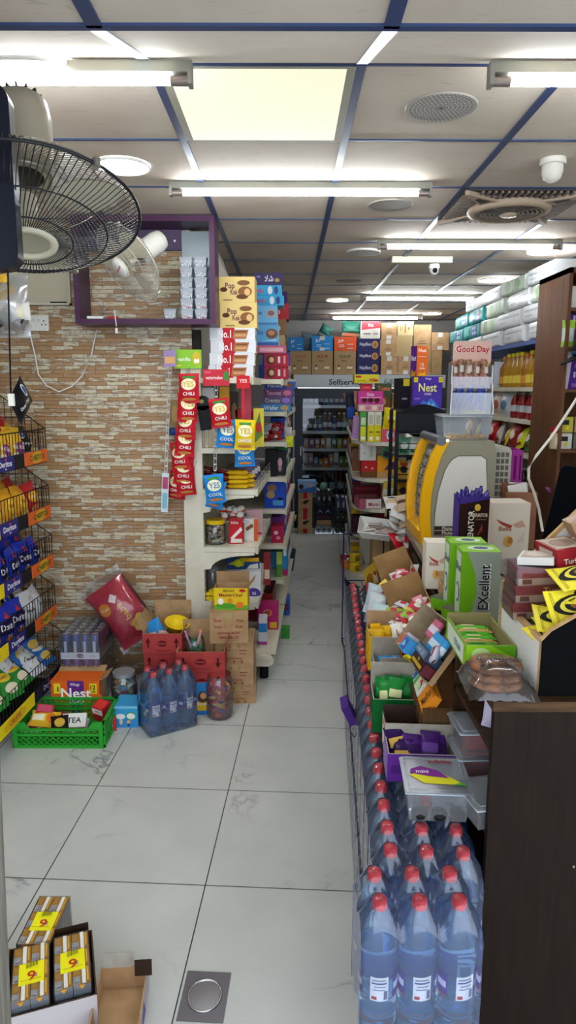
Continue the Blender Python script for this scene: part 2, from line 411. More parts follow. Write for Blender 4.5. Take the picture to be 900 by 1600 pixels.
def ceil_mat():
    m, nt, b, N, L = nodes('ceiling_board', .8)
    tc = N('ShaderNodeTexCoord'); n = N('ShaderNodeTexNoise', Scale=2.2, Detail=3.0); L(tc, 'Object', n, 'Vector')
    r = ramp(N, [(.3, '#bfb2a3'), (.7, '#d2c7ba')]); L(n, 0, r, 0)
    mp = N('ShaderNodeMapping'); mp.inputs['Scale'].default_value = (7, 26, 7); L(tc, 'Object', mp, 0)
    n2 = N('ShaderNodeTexNoise', Scale=1.6, Detail=6.0, Distortion=1.5); L(mp, 0, n2, 'Vector')
    r2 = ramp(N, [(.62, '#000000'), (.72, '#909090')]); L(n2, 0, r2, 0)
    mx = N('ShaderNodeMixRGB'); L(r2, 0, mx, 0); L(r, 0, mx, 1); mx.inputs[2].default_value = lin('#7d6753'); L(mx, 0, b, 'Base Color')
    return m
STONE = stone_mat(); CEIL = ceil_mat()
NAVY = M('#34466f', .35, .1); PURPLE = M('#4c2f4a', .35); OFFWALL = M('#b9b4aa', .7); SILVERTAPE = M('#c3c9d6', .3, .3)
WOODDK = wood('#2a1d14', '#3c2b1e', .5); WOODBR = wood('#5b3a26', '#6f4a31', .5); PLY = wood('#b08c5e', '#c4a274', .55, 'Y')

fl = MB(); fl.add([(-3.2, -6, 0), (6, -6, 0), (6, 10, 0), (-3.2, 10, 0)], [(0, 1, 2, 3)], floor_mat())
struct(fl.build('floor', None, (-.8976, 2.2357, 0), FA))
HC, HF = 2.696, 2.505            # main ceiling, lower ceiling by the entrance
GX = -.393                       # ceiling grid
c = MB(); c.box(-2.3, 2.14, HC, 2.6, 9.75, HC + .04, CEIL); struct(c.build('ceiling'))
c = MB(); c.add([(-2.3, 1.54, HF), (2.6, 1.54, HF), (2.6, 2.14, HC), (-2.3, 2.14, HC), (-2.3, 1.54, HF + .05), (2.6, 1.54, HF + .05), (2.6, 2.14, HC + .05), (-2.3, 2.14, HC + .05)],
      [(0, 3, 2, 1), (4, 5, 6, 7), (0, 1, 5, 4), (1, 2, 6, 5), (2, 3, 7, 6), (3, 0, 4, 7)], CEIL); struct(c.build('ceiling_slope'))
c = MB(); c.box(-2.3, -.3, HF, 2.6, 1.54, HF + .04, CEIL); struct(c.build('ceiling_front'))
g = MB()
xs = [GX + .6 * i for i in range(-3, 5)]; ys = [2.14 + .6 * j for j in range(0, 13)]
for x in xs: g.box(x - .014, 2.14, HC - .006, x + .014, 9.7, HC, NAVY)
for y in ys: g.box(-2.2, y - .006, HC - .005, 2.5, y + .006, HC, NAVY)
struct(g.build('trim_1'))
g = MB()
for x in xs:
    g.box(x - .016, -.2, HF - .006, x + .016, 1.53, HF, NAVY)
for y in (.34, .94, 1.53): g.box(-2.2, y - .01, HF - .006, 2.5, y + .01, HF, NAVY)
struct(g.build('trim_2'))
for k, (x, mt) in enumerate(((GX, SILVERTAPE), (GX + .6, SILVERTAPE), (GX + 1.2, NAVY), (GX - .6, NAVY))):
    g = MB(); a = math.atan2(HC - HF, .6); n = Vector((0, math.sin(a), -math.cos(a))) * .004
    pts = [Vector((x - .016, 1.55, HF + .003)), Vector((x + .016, 1.55, HF + .003)), Vector((x + .016, 2.12, HC - .006)), Vector((x - .016, 2.12, HC - .006))]
    g.add([p for p in pts] + [p + n for p in pts], [(0, 3, 2, 1), (4, 5, 6, 7)[::-1], (0, 1, 5, 4), (1, 2, 6, 5), (2, 3, 7, 6), (3, 0, 4, 7)], mt)
    struct(g.build('trim_%d' % (k + 3)))
w = MB(); w.box(-1.95, 4.06, 0, -.56, 4.16, HC, STONE); struct(w.build('wall_stone'))
w = MB(); w.box(-1.95, -1.0, 0, -1.85, 4.06, HC, OFFWALL); struct(w.build('wall_left'))
w = MB(); w.box(-.76, 4.16, 0, -.66, 9.75, HC, OFFWALL); struct(w.build('wall_aisle'))
w = MB(); w.box(-.66, 9.5, 0, 2.3, 9.6, HC, M('#9c9a98', .7)); struct(w.build('wall_back'))
w = MB(); w.box(2.25, 1.0, 0, 2.35, 9.6, HC, OFFWALL); struct(w.build('wall_right'))
# grey weathered door edge at the near left
d = MB(); pa, pb_ = at(18, 1600, Y=1.07), at(2, 1230, Y=1.07); sl = (pb_.x - pa.x) / (pb_.z - pa.z); x0, x1 = pa.x - sl * pa.z, pa.x + sl * (2.2 - pa.z)
d.prism([(x0 - .06, 0), (x0, 0), (x1, 2.2), (x1 - .06, 2.2)], .98, 1.07, wood('#5f5b52', '#8a867c', .7)); struct(d.build('door_1'))

# ------------------------------------------------------------------ floor drain
dr = thing('drain_cover', 'square steel drain cover with a round lid set in the floor tile', 'drain cover', (-.245, 1.742, 0), FA)
b = MB(); b.box(-.068, -.085, .0005, .068, .085, .003, M('#77767c', .35, .8)); b.build('frame', dr)
b = MB(); b.lathe([(.05, .0032), (.052, .0065), (.047, .0065), (.046, .0035)], M('#c9c9cc', .25, .9), 32, None, True, 1, 1.12); b.build('rim', dr)
b = MB(); b.lathe([(0, .005), (.03, .0046), (.0455, .0038)], M('#98989c', .3, .8), 32, None, True, 1, 1.12); b.build('lid', dr)

# ================================================================== lights
TUBE = M((1, 1, 1), .5, 0, 30.0); TUBE.node_tree.nodes['Principled BSDF'].inputs['Emission Color'].default_value = (.93, .98, 1, 1)
LAMP = M((1, 1, .99), .5, 0, 13.0); LAMP.node_tree.nodes['Principled BSDF'].inputs['Emission Color'].default_value = (.95, .98, 1, 1)
PANEL = bpy.data.materials.new('lit_panel'); PANEL.use_nodes = True
pb = PANEL.node_tree.nodes['Principled BSDF']; pb.inputs['Base Color'].default_value = (.5, .5, .4, 1)
pb.inputs['Emission Color'].default_value = lin('#f0f1cc'); pb.inputs['Emission Strength'].default_value = .36
FIX = M('#8c8c84', .6); CAPM = M('#8b7f7a', .4, .5)
def tube_light(x0, x1, y, z, label):
    t = thing('tube_light', label, 'light', ((x0 + x1) / 2, y, z), 0, 'ceiling tube lights'); L = x1 - x0
    b = MB(); b.box(-L / 2, -.012, .002, L / 2, .02, .03, FIX); b.box(-L / 2, -.018, -.03, -L / 2 + .012, .02, .002, FIX); b.box(L / 2 - .012, -.018, -.03, L / 2, .02, .002, FIX); b.build('housing', t)
    R = Matrix.Translation((0, .002, -.016)) @ Matrix.Rotation(PI / 2, 4, 'Y')
    b = MB(); b.cyl(.0115, -L / 2 + .06, L / 2 - .06, TUBE, 12, R); b.build('tube', t)
    for s in (-1, 1):
        b = MB(); b.cyl(.0135, s * (L / 2 - .036) - .024, s * (L / 2 - .036) + .024, CAPM, 12, R); b.build('end_cap', t)
tube_light(-1.53, -.262, 2.03, 2.622, 'tube light at the upper left, running out of the picture above the big fan')
tube_light(.542, 1.81, 2.03, 2.622, 'tube light at the upper right, running out of the picture')
tube_light(-.535, .642, 3.265, 2.664, 'tube light behind the square yellow panel, above the wall fan')
tube_light(.552, 1.69, 4.44, 2.664, 'tube light behind the square ceiling fan vent')
tube_light(.70, 1.86, 6.9, 2.664, 'tube light beyond the camera, second one from the back')
tube_light(.494, 1.654, 8.71, 2.664, 'tube light over the boxes on the fridge, farthest back')
p = thing('panel_light', 'large square pale yellow light panel in the ceiling', 'light', (GX + .3, 2.44, HC), 0)
b = MB(); b.box(-.26, -.285, -.008, .26, .285, -.006, PANEL); b.build('diffuser', p)
b = MB()
for q in ((-.286, -.294, -.26, .294), (.26, -.294, .286, .294), (-.26, -.294, .26, -.285), (-.26, .285, .26, .294)): b.box(q[0], q[1], -.008, q[2], q[3], -.0005, M('#9d9a8c', .5))
b.build('frame', p)
def downlight(x, y, z, r, label, on=True):
    t = thing('downlight', label, 'light', (x, y, z), 0, 'round ceiling lights')
    b = MB(); b.lathe([(r * .93, -.012), (r, -.012), (r, -.0005)], M('#d8d8d4', .4), 32); b.build('rim', t)
    b = MB(); b.lathe([(0, -.013), (r * .8, -.012), (r * .93, -.0105)], LAMP if on else M('#b3b1ad', .5), 32); b.build('diffuser', t)
    return t
a = math.atan2(HC - HF, .6)
t = downlight(-.71, 2.03, 2.662, .115, 'round lit ceiling light at the top left corner, nearest the entrance'); t.rotation_euler = (a, 0, 0); t.location.z = HF + (2.03 - 1.54) * math.tan(a) - .004
downlight(-.69, 3.037, HC, .115, 'round lit ceiling light half behind the big fan')
downlight(1.705, 4.785, HC, .115, 'round lit ceiling light at the right end of a tube light')
downlight(1.713, 6.0, HC, .115, 'round lit ceiling light above the tissue packs')
downlight(.505, 7.33, HC, .115, 'round lit ceiling light in the far middle of the ceiling')
downlight(1.744, 8.57, HC, .115, 'round lit ceiling light farthest back on the right')
downlight(.504, 4.82, HC, .115, 'round unlit white ceiling disc left of a tube light', False)
for (x, y, lb) in ((.5, 2.44, 'round perforated ceiling speaker grille right of the yellow panel'), (.51, 3.65, 'round ceiling grille just behind the tube light end'),
                   (.51, 6.05, 'small round ceiling grille before the camera'), (1.1, 8.3, 'small round ceiling grille farthest back')):
    t = thing('ceiling_grille', lb, 'ceiling grille', (x, y, HC), 0, 'round ceiling grilles'); r = .115 if y < 3 else .11
    b = MB(); b.lathe([(r * .96, -.004), (r, -.006), (r * 1.03, -.0005)], M('#a9a49e', .4), 36); b.build('rim', t)
    b = MB(); b.lathe([(0, -.004), (r * .96, -.004)], M('#8f8a85', .5), 36)
    if y < 3:
        for q in range(2, 9):
            n = q * 6
            for k in range(n): b.disc(.0033, -.0046, M('#d9d9d6', .5), 5, Matrix.Translation((r * .115 * q * math.cos(2 * PI * k / n), r * .115 * q * math.sin(2 * PI * k / n), 0)), False)
        b.disc(.006, -.005, BLACK, 8, None, False)
    b.build('grille', t)
# dome detector
t = thing('dome_detector', 'white dome detector on the ceiling at the upper right', 'detector', (1.064, 2.95, HC))
b = MB(); b.lathe([(.05, -.001), (.052, -.018), (.045, -.024)], M('#d9d6cd', .4), 24); b.build('base', t)
b = MB(); b.lathe([(.042, -.024), (.042, -.05), (.034, -.075), (.018, -.088), (0, -.092)], M('#cfccc2', .3), 24); b.build('dome', t)
# security camera and its trunking
t = thing('security_camera', 'small white dome security camera hanging under the ceiling trunking', 'camera', (1.02, 5.0, 2.645))
b = MB(); b.lathe([(.035, 0), (.04, -.02), (.036, -.03)], WHITE, 20); b.build('base', t)
b = MB(); b.ball(.034, M('#c9c9c9', .3), (0, -.005, -.04)); b.build('eyeball', t)
b = MB(); b.ball(.018, BLACK, (0, -.032, -.046)); b.build('lens', t)
b = MB(); b.box(-.21, -.03, -.045, .21, .03, -.004, M('#d8d7c4', .5)); tag(b.build('cable_trunking', None, (.93, 5.0, HC)), 'cream cable trunking on the ceiling above the security camera', 'trunking')
# ceiling fan vent: a square plate, round grille and four corner grilles
t = thing('ceiling_fan_vent', 'square beige ceiling fan vent with round centre grille and curved spokes', 'ceiling fan', (GX + 1.5, 3.64, HC), 0)
BE = M('#b8a591', .45); DG = M('#4b4746', .6)
b = MB(); b.box(-.295, -.295, -.012, .295, .295, -.001, DG); b.build('backing', t)
b = MB(); n = 48
for k in range(4):
    R = Matrix.Rotation(k * PI / 2 + PI / 4, 4, 'Z')
    # a curved spoke running from the ring to a corner
    b.slab([(.19, -.05), (.30, -.028), (.40, -.012), (.415, 0), (.40, .012), (.30, .028), (.19, .05)], -.032, -.012, BE, R)
    b.slab([(.235, -.025), (.31, -.01), (.31, .01), (.235, .025)], -.034, -.0325, DG, R)
b.lathe([(.205, -.016), (.205, -.036), (.18, -.05), (.168, -.046), (.166, -.016)], BE, n)
b.build('frame', t)
b = MB()
for k in range(4):
    R = Matrix.Rotation(k * PI / 2, 4, 'Z')
    for i in range(15):
        x = -.21 + .03 * i; y0 = math.sqrt(max(.21 ** 2 - min(abs(x), .2) ** 2, .01)); b.box(x - .005, min(y0, .285), -.022, x + .005, .29, -.013, M('#8c8078', .5), R)
b.build('corner_grille', t)
b = MB()
for i in range(1, 8): b.lathe([(.022 * i, -.046), (.022 * i + .006, -.048), (.022 * i + .01, -.046)], M('#9b958f', .35, .4), 32)
for k in range(8): b.box(.02, -.003, -.046, .166, .003, -.042, M('#8d8680', .4), Matrix.Rotation(k * PI / 4, 4, 'Z'))
b.build('round_grille', t)
b = MB(); b.lathe([(.04, -.046), (.038, -.056), (0, -.058)], BE, 24); b.build('hub', t)
# unseen street daylight behind the viewer, raised as fill for frontal faces
wd = bpy.data.worlds.new('daylight_fill'); SC.world = wd; wd.use_nodes = True
wd.node_tree.nodes['Background'].inputs[0].default_value = (.82, .9, 1, 1); wd.node_tree.nodes['Background'].inputs[1].default_value = 1.5
SC.view_settings.view_transform = 'Standard'; SC.view_settings.look = 'None'; SC.view_settings.gamma = 1; SC.view_settings.use_curve_mapping = False
SC.view_settings.exposure = 1.22
# ================================================================== wall fans
def cage_pts(R, r0, zr, n=5):
    # from the hub out to the rim along a dome
    return [(r0 + (R - r0) * (i / n), zr * math.cos((i / n) * PI / 2) ** .75 if i < n else 0) for i in range(n + 1)]
def fan(name, label, loc, n, R, wires, cm, cf, blade, motor, mount, badge=False, roll=0):
    t = thing(name, label, 'fan', loc)
    t.rotation_euler = Vector(n).to_track_quat('Z', 'Y').to_euler()
    t.rotation_euler = (Vector(n).to_track_quat('Z', 'Y') @ Quaternion((0, 0, 1), roll)).to_euler()
    for part, zr, r0, mm in (('rear_cage', -.085 * R / .225, R * .22, cm), ('front_cage', .06 * R / .225, R * .24, cf)):
        b = MB(); pts = cage_pts(R, r0, zr)
        for k in range(wires):
            a = 2 * PI * k / wires; b.tube([(q * math.cos(a + .25 * (1 - q / R)), q * math.sin(a + .25 * (1 - q / R)), z) for q, z in pts], .0011, mm, 4)
        for q, z in (pts[1], pts[3]): b.tube([(q * math.cos(2 * PI * i / 36), q * math.sin(2 * PI * i / 36), z) for i in range(36)], .0018, mm, 5, None, True)
        q, z = pts[0]; b.lathe([(q + .004, z - .004), (q + .006, z), (q + .004, z + .005), (q - .01, z + .005), (q - .012, z), (q - .01, z - .004), (q + .004, z - .004)], mm if part == 'rear_cage' else blade, 32)
        b.build(part, t)
    b = MB(); b.tube([(R * math.cos(2 * PI * i / 48), R * math.sin(2 * PI * i / 48), 0) for i in range(48)], .0034, cf, 8, None, True); b.build('rim', t)
    if True:
        for k in range(3):
            b = MB(); a = .6 + 2 * PI * k / 3; b.rbox(R - .006, -.006, -.009, R + .009, .006, .009, cm, .003, 'z', 3, Matrix.Rotation(a, 4, 'Z')); b.build('rim_clip', t)
    for k in range(3):
        vs = []; nn = 7
        for i in range(nn):
            q = R * (.16 + .74 * i / (nn - 1)); wd = .26 + .38 * math.sin(PI * (i / (nn - 1)) ** .8) ** .8
            for s in (-1, 0, 1):
                a = 2 * PI * k / 3 + s * wd + .22 * i / nn; vs.append((q * math.cos(a), q * math.sin(a), -.012 + s * .02))
        fs = [(i * 3 + j, i * 3 + j + 1, i * 3 + j + 4, i * 3 + j + 3) for i in range(nn - 1) for j in range(2)]
        b = MB(); b.add(vs, fs, blade, True); b.add([(x, y, z - .002) for x, y, z in vs], [f[::-1] for f in fs], blade, True); b.build('blade', t)
    b = MB(); b.cyl(R * .10, -.04, .0, blade, 24); b.build('hub', t)
    if badge:
        b = MB(); b.lathe([(0, .066), (R * .22, .066), (R * .24, .058)], M('#d9d9d6', .4), 28)
        b.art([('t', 'Geepas', .5, .5, .22, '#b5323c', .8)], (-R * .2, -R * .2, .0665), (R * .4, 0, 0), (0, R * .4, 0)); b.build('badge', t)
    b = MB(); mz = -.085 * R / .225
    b.lathe([(R * .2, mz - .005), (R * .26, mz - .02), (R * .27, mz - .13), (R * .24, mz - .165), (R * .12, mz - .18), (0, mz - .182)], motor, 24)
    for i in range(14):
        a = 2 * PI * i / 14; b.box(R * .1, -.002, mz - .183, R * .2, .002, mz - .176, M('#3a3428', .6), Matrix.Rotation(a, 4, 'Z'))
    for i in range(10):
        a = -.6 + .12 * i + PI; b.box(R * .268, -.0025, mz - .10, R * .275, .0025, mz - .05, M('#2c2820', .6), Matrix.Rotation(a, 4, 'Z'))
    b.build('motor_housing', t)
    return t
FANC = M('#9d9482', .35); FANB = M('#c9c2ac', .4)
big = fan('wall_fan', 'large wire-cage wall fan with cream blades, hanging low at the upper left', (-.545, 1.5, 2.135), (.10, -.31, -.945), .232, 110, M('#8f8a80', .3, .6), M('#26282c', .35, .5), FANB, FANC, None, False, .35)
b = MB(); Xi = big.matrix_world.inverted() if False else None
bk = MB(); bk.rbox(-.03, -.02, -.16, .16, .02, .16, M('#0f1320', .35), .03, 'y', 6)
bk.box(.03, -.012, .15, .10, .012, .34, M('#15171a', .35)); bk.cyl(.005, .02, .024, STEEL, 10, Matrix.Translation((.135, 0, .125)) @ Matrix.Rotation(PI / 2, 4, 'X'))
o = tag(bk.build('fan_bracket', None, (-.665, 1.335, 2.16), .12), 'black rounded bracket plate at the left edge beside the big fan', 'bracket')
b = MB(); pc0, pc1 = at(11, 372, Y=1.353), at(17, 615, Y=1.353); b.tube([pc0, pc1], .0017, BLACK, 6)
tag(b.build('pull_cord', None), 'thin black cord hanging from the fan bracket at the left edge', 'cord')
b = MB(); b.rbox(-.006, -.005, -.012, .006, .005, .012, M('#d8d5cc', .4), .003, 'z', 4)
tag(b.build('cord_switch', None, pc1 + Vector((0, 0, -.012))), 'small white switch at the end of the black hanging cord', 'switch')
fan('wall_fan', 'smaller white-badged wall fan in front of the purple framed niche', (-.80, 3.56, 2.40), (-.58, -.58, -.57), .205, 60, M('#b9b6ad', .35, .3), M('#b1afa8', .35, .3), FANB, M('#c9c7c0', .35), None, True, .5)

# ================================================================== purple niche, tubs, notice board, socket
t = thing('display_niche', 'purple wooden display frame fixed high on the stone wall', 'shelf', (0, 0, 0))
x0, x1, z0, z1, y0, y1 = -1.162, -.397, 2.13, 2.69, 3.84, 4.058
for (a, bq, cq, d) in ((x0, z0, x0 + .028, z1), (x1 - .028, z0, x1, z1)):
    b = MB(); b.box(a, y0, bq, cq, y1, d, PURPLE); b.build('side_board', t)
b = MB(); b.box(x0 + .028, y0, z1 - .028, x1 - .028, y1, z1, PURPLE); b.build('top_board', t)
b = MB(); b.box(x0 + .028, y0, z0, x1 - .028, y1, z0 + .028, PURPLE); b.build('bottom_board', t)
b = MB(); b.box(x0 + .03, y1 - .02, z1 - .14, -.60, y1 - .002, z1 - .03, M('#51445e', .4)); b.cyl(.006, -.003, .003, WHITE, 10, Matrix.Translation((-.64, y1 - .022, z1 - .09)) @ Matrix.Rotation(PI / 2, 4, 'X')); b.build('back_strip', t)
b = MB(); b.box(-.60, y1 - .03, z0 + .03, x1 - .03, y1 - .012, z1 - .04, M('#7b858c', .3, .3)); b.build('grey_panel', t)
CL2 = film('#cfd6df', .5, .2, .18)
def tub(c1, c2, seed):
    o = thing('bead_tub', '', 'tub'); rnd = random.Random(seed)
    b = MB(); w1, w0, h = .034, .027, .05
    V = [(-w0, -w0, 0), (w0, -w0, 0), (w0, w0, 0), (-w0, w0, 0), (-w1, -w1, h), (w1, -w1, h), (w1, w1, h), (-w1, w1, h)]
    b.add(V, [(3, 2, 1, 0), (0, 1, 5, 4), (1, 2, 6, 5), (2, 3, 7, 6), (3, 0, 4, 7)], CL2); b.build('tub_wall', o)
    b = MB(); b.box(-.0355, -.0355, h, .0355, .0355, h + .004, M('#8a96a3', .3)); b.build('lid', o)
    b = MB()
    for k in range(46):
        z = rnd.uniform(.005, .03); b.ball(.0042, c1 if k % 3 else c2, (rnd.uniform(-.026, .026), rnd.choice((-.0265, -.025, rnd.uniform(-.02, .02))), z), (1, 1, 1), 6)
    q = b.build('bead', o); q['kind'] = 'stuff'; q.name = 'beads'
    return o
tubs = {'white and black': Proto(tub('#e8e6e0', '#1a1a1c', 1)), 'white and red': Proto(tub('#e8e0dc', '#a2283a', 2))}
k = 0
for ci, px_ in enumerate((-.556, -.478)):
    for r in range(6):
        kind = 'white and red' if r in (1, 0) else 'white and black'
        tubs[kind].put((px_, 3.90, z0 + .0285 + r * .0545), 0, 'tub of %s beads, %s from bottom, %s stack, purple frame' % (kind, ORD[r], ('left', 'right')[ci]), 'clear bead tubs in the purple frame')
tubs['white and black'].put((-.648, 3.89, z0 + .0285), 0, 'clear tub of white and black beads standing alone left of the two stacks', 'clear bead tubs in the purple frame')
b = MB(); b.rbox(-.045, -.012, 0, .045, .012, .014, M('#e2e2de', .4), .005, 'z', 4); tag(b.build('white_remote', None, (-1.06, 3.87, z0 + .0285)), 'slim white plastic bar lying on the purple frame ledge', 'plastic bar')
b = MB(); b.rbox(-.03, -.012, 0, .03, .012, .012, M('#b3283a', .4), .004, 'z', 4); tag(b.build('red_plug', None, (-.965, 3.87, z0 + .0285)), 'small red plastic block on the purple frame ledge', 'plastic block')
t = thing('notice_board', 'cream framed notice board on the stone wall behind the big fan', 'board', (-1.42, 4.045, 2.36))
b = MB(); b.box(-.17, -.006, -.10, .17, .012, .12, M('#bcb6a0', .6)); b.box(.06, -.0075, -.098, .155, -.006, -.09, BLACK); b.build('panel', t)
b = MB()
for q in ((-.178, -.108, .178, -.098), (-.178, .118, .178, .128), (-.178, -.108, -.168, .128), (.168, -.108, .178, .128)): b.box(q[0], -.01, q[1], q[2], .014, q[3], M('#c9c4b4', .5))
b.build('frame', t)
t = thing('wall_socket', 'white double wall socket on the stone wall with a cable plugged in', 'socket', (-1.452, 4.056, 2.152))
b = MB(); b.rbox(-.073, -.01, -.043, .073, .002, .043, M('#e3e3e0', .35), .006, 'y', 3); b.build('plate', t)
for s in (-1, 1):
    b = MB(); b.box(s * .014 - .006, -.014, .008, s * .014 + .006, -.009, .024, M('#cfcfcc', .3)); b.build('switch', t)
    b = MB()
    for (dx, dz) in ((0, .012), (-.011, -.008), (.011, -.008)): b.box(s * .045 + dx - .003, -.0112, dz - .004, s * .045 + dx + .003, -.0098, dz + .004, '#22222a')
    b.build('socket_hole', t)
b = MB(); C = [at(u, v, Y=4.035) for u, v in ((45, 513), (50, 535), (55, 556), (60, 585), (72, 602), (92, 612), (112, 604), (128, 588), (143, 555), (150, 520), (158, 492), (168, 478))]
b.tube(C, .0042, M('#e6e4de', .4), 6); b.rbox(-.012, -.012, -.012, .012, .012, .012, M('#d9d7d0', .4), .004, 'z', 3, Matrix.Translation(at(45, 510, Y=4.036)))
tag(b.build('power_cord', None), 'white cable looping from the wall socket up to the purple frame', 'cable')
b = MB(); b.tube([at(u, v, Y=3.83) for u, v in ((179, 484), (180, 495), (182, 510))], .003, M('#e6e4de', .4), 6); b.rbox(-.007, -.005, -.016, .007, .005, .012, M('#e2e0da', .4), .003, 'z', 3, Matrix.Translation(at(182, 516, Y=3.83)))
tag(b.build('power_cord', None), 'short white lead with a plug hanging from the purple frame edge', 'cable')

# ================================================================== wire snack rack
RK = thing('snack_rack', 'black wire snack rack with five baskets along the left wall', 'rack', (-1.372, 3.86, 0), FA)
WIRE = M('#17181b', .35, .4)
tiers = [(1.375, 0, .30), (1.055, .0, .30), (.765, 0, .30), (.46, 0, .30), (.15, .07, .38)]
RL = 1.25
for ti, (z, ex, dp) in enumerate(tiers):
    b = MB(); T_ = lambda p, q, r=.0022: b.tube([p, q], r, WIRE, 4)
    ft, bt_ = z + .185, z + .41 if ti < 4 else z + .45
    for zz in (z, ft): T_((ex, 0, zz), (ex, -RL, zz), .003)
    for k in range(int(RL / .034) + 1): T_((ex, -k * .034, z), (ex, -k * .034, ft))
    for yy in (0, -RL):
        T_((ex - dp, yy, bt_), (ex, yy, ft), .003); T_((ex - dp, yy, z), (ex, yy, z), .003)
        for k in range(1, 8):
            x = ex - dp * k / 8; T_((x, yy, z), (x, yy, ft + (bt_ - ft) * k / 8))
        for k in range(1, 5):
            zz = z + (bt_ - z) * k / 5; xf = ex if zz < ft else ex - dp * (zz - ft) / (bt_ - ft); T_((ex - dp, yy, zz), (xf, yy, zz))
    for k in range(10): T_((ex - dp * k / 9, 0, z + .002), (ex - dp * k / 9, -RL, z + .002))
    for k in range(8): T_((ex - dp, 0, z + (bt_ - z) * k / 7), (ex - dp, -RL, z + (bt_ - z) * k / 7))
    b.build('wire_basket', RK)
for yy in (-.04, -RL + .04):
    b = MB(); b.rbox(-.36, yy - .015, .10, -.325, yy + .015, 1.9, WIRE, .006, 'z', 3); b.build('post', RK)
b = MB(); b.rbox(-.36, -RL + .01, .02, -.05, -.02, .075, M('#1d1d20', .5), .05, 'z', 6); b.build('base', RK)
for ti, (z, ex, dp) in enumerate(tiers):
    segs = [('orange', 0, .30, '#d9642a', 'CHEETOS', '#2c2410'), ('blue', .42, .62, '#2b2a72', 'Doritos', '#f0f0f4'), ('yellow', .62, 1.0, '#e3c91f', 'Lay\'s', '#a4232b')]
    b = MB(); b.box(ex + .003, -RL, z + .002, ex + .006, 0, z + .074, '#17181d'); b.build('sign_backing', RK)
    if ti == 4: segs = [('orange', 0, .16, '#a64a22', 'CHEETOS', '#2c2410'), ('blue', .18, .5, '#1c1c38', 'Doritos', '#d9d9e6'), ('yellow', .52, 1.0, '#e8d01e', 'CRISPS', '#b32a2a')]
    for nm, a, e, c, tx, tc in segs:
        b = MB(); b.box(ex + .0062, -e, z + .003, ex + .008, -a - .004, z + .073, c)
        sp2 = [('e', .52, .5, .25, .46, '#c9a22c' if nm == 'orange' else ('#23226a' if nm == 'blue' else '#d9b51c')), ('t', tx, .52, .5, .40, tc, .62)]
        if nm == 'blue': sp2 = [('t', tx, .5, .52, .42, tc, .8), ('p', [(.45, .22), (.55, .22), (.5, .06)], '#cfcfe6'), ('p', [(.42, .8), (.58, .78), (.52, .96)], '#cf3a3a')]
        b.art(sp2, (ex + .0081, -e, z + .003), (0, e - a, 0), (0, 0, .07)); b.build('%s_sign' % nm, RK)
def bag(c, art, seed, w=.136, h=.2, T=.066, **k): return pouch_mb(w, h, T, c, art, seed=seed, **k).build('crisp_bag')
DOR = [('r', .05, .28, .95, .66, '#14144a'), ('t', 'Doritos', .5, .48, .17, '#f2f2f6', .82), ('p', [(.4, .26), (.6, .26), (.5, .14)], '#d7d7ee'), ('p', [(.34, .70), (.66, .66), (.55, .86)], '#c83a30'), ('e', .5, .16, .2, .06, '#e08a2a')]
bagk = {
 'blue': bag('#2338b4', DOR, 1),
 'gold': bag('#d79a1c', [('e', .5, .55, .34, .2, '#e9c244'), ('t', 'Lay\'s', .5, .55, .14, '#b32027', .6), ('r', .1, .1, .9, .28, '#b6771a'), ('e', .5, .22, .28, .09, '#e6c878')], 2),
 'red': bag('#b1262b', [('e', .5, .6, .34, .16, '#d9a52c'), ('t', 'Lay\'s', .5, .6, .12, '#f0e8d8', .6), ('e', .5, .25, .3, .12, '#d98a52')], 3),
 'black': bag('#1b1c22', [('e', .24, .72, .16, .11, '#e4e6ee'), ('e', .24, .72, .12, .08, '#33549b'), ('t', 'Pringooals', .52, .45, .11, '#f0f0f0', .8), ('r', .08, .1, .92, .24, '#8b8f9a'), ('p', [(.5, .24), (.8, .24), (.7, .4)], '#caa257')], 4),
 'white': bag('#d2d4d6', [('p', [(.1, .2), (.4, .34), (.3, .6), (.12, .5)], '#1c1c1e'), ('p', [(.5, .5), (.85, .62), (.7, .85), (.55, .75)], '#1f1f22'), ('p', [(.55, .12), (.86, .2), (.78, .4)], '#2b2b2f'), ('t', 'Bugles', .5, .45, .12, '#23262e', .7)], 5),
 'green': bag('#2f8a34', [('e', .5, .6, .36, .15, '#e9c93a'), ('t', 'Lay\'s', .5, .6, .12, '#b32027', .6), ('e', .5, .25, .34, .13, '#e6dcc0')], 6),
 'sky': bag('#2f6fc0', [('e', .5, .6, .36, .15, '#e8e6d8'), ('t', 'Lay\'s', .5, .6, .12, '#b32027', .6), ('e', .5, .25, .34, .13, '#e0c060')], 7),
 'multicoloured': bag('#d8ae2b', [('p', [(.05, .5), (.5, .65), (.4, .95), (.05, .9)], '#c33a3a'), ('e', .6, .4, .3, .16, '#8a3a7a'), ('t', 'Nik Naks', .5, .42, .12, '#f6f0e0', .7), ('p', [(.5, .08), (.95, .1), (.9, .3)], '#3a8ac0'), ('e', .3, .2, .18, .08, '#e9e3d0')], 8),
}
bagp = {}
for kk, oo in bagk.items(): tag(oo, kk, 'crisps'); bagp[kk] = Proto(oo)
CN = {'gold': 'golden yellow', 'sky': 'light blue', 'blue': 'deep blue', 'white': 'black and white'}
TN = ['top', 'second', 'third', 'fourth', 'bottom']
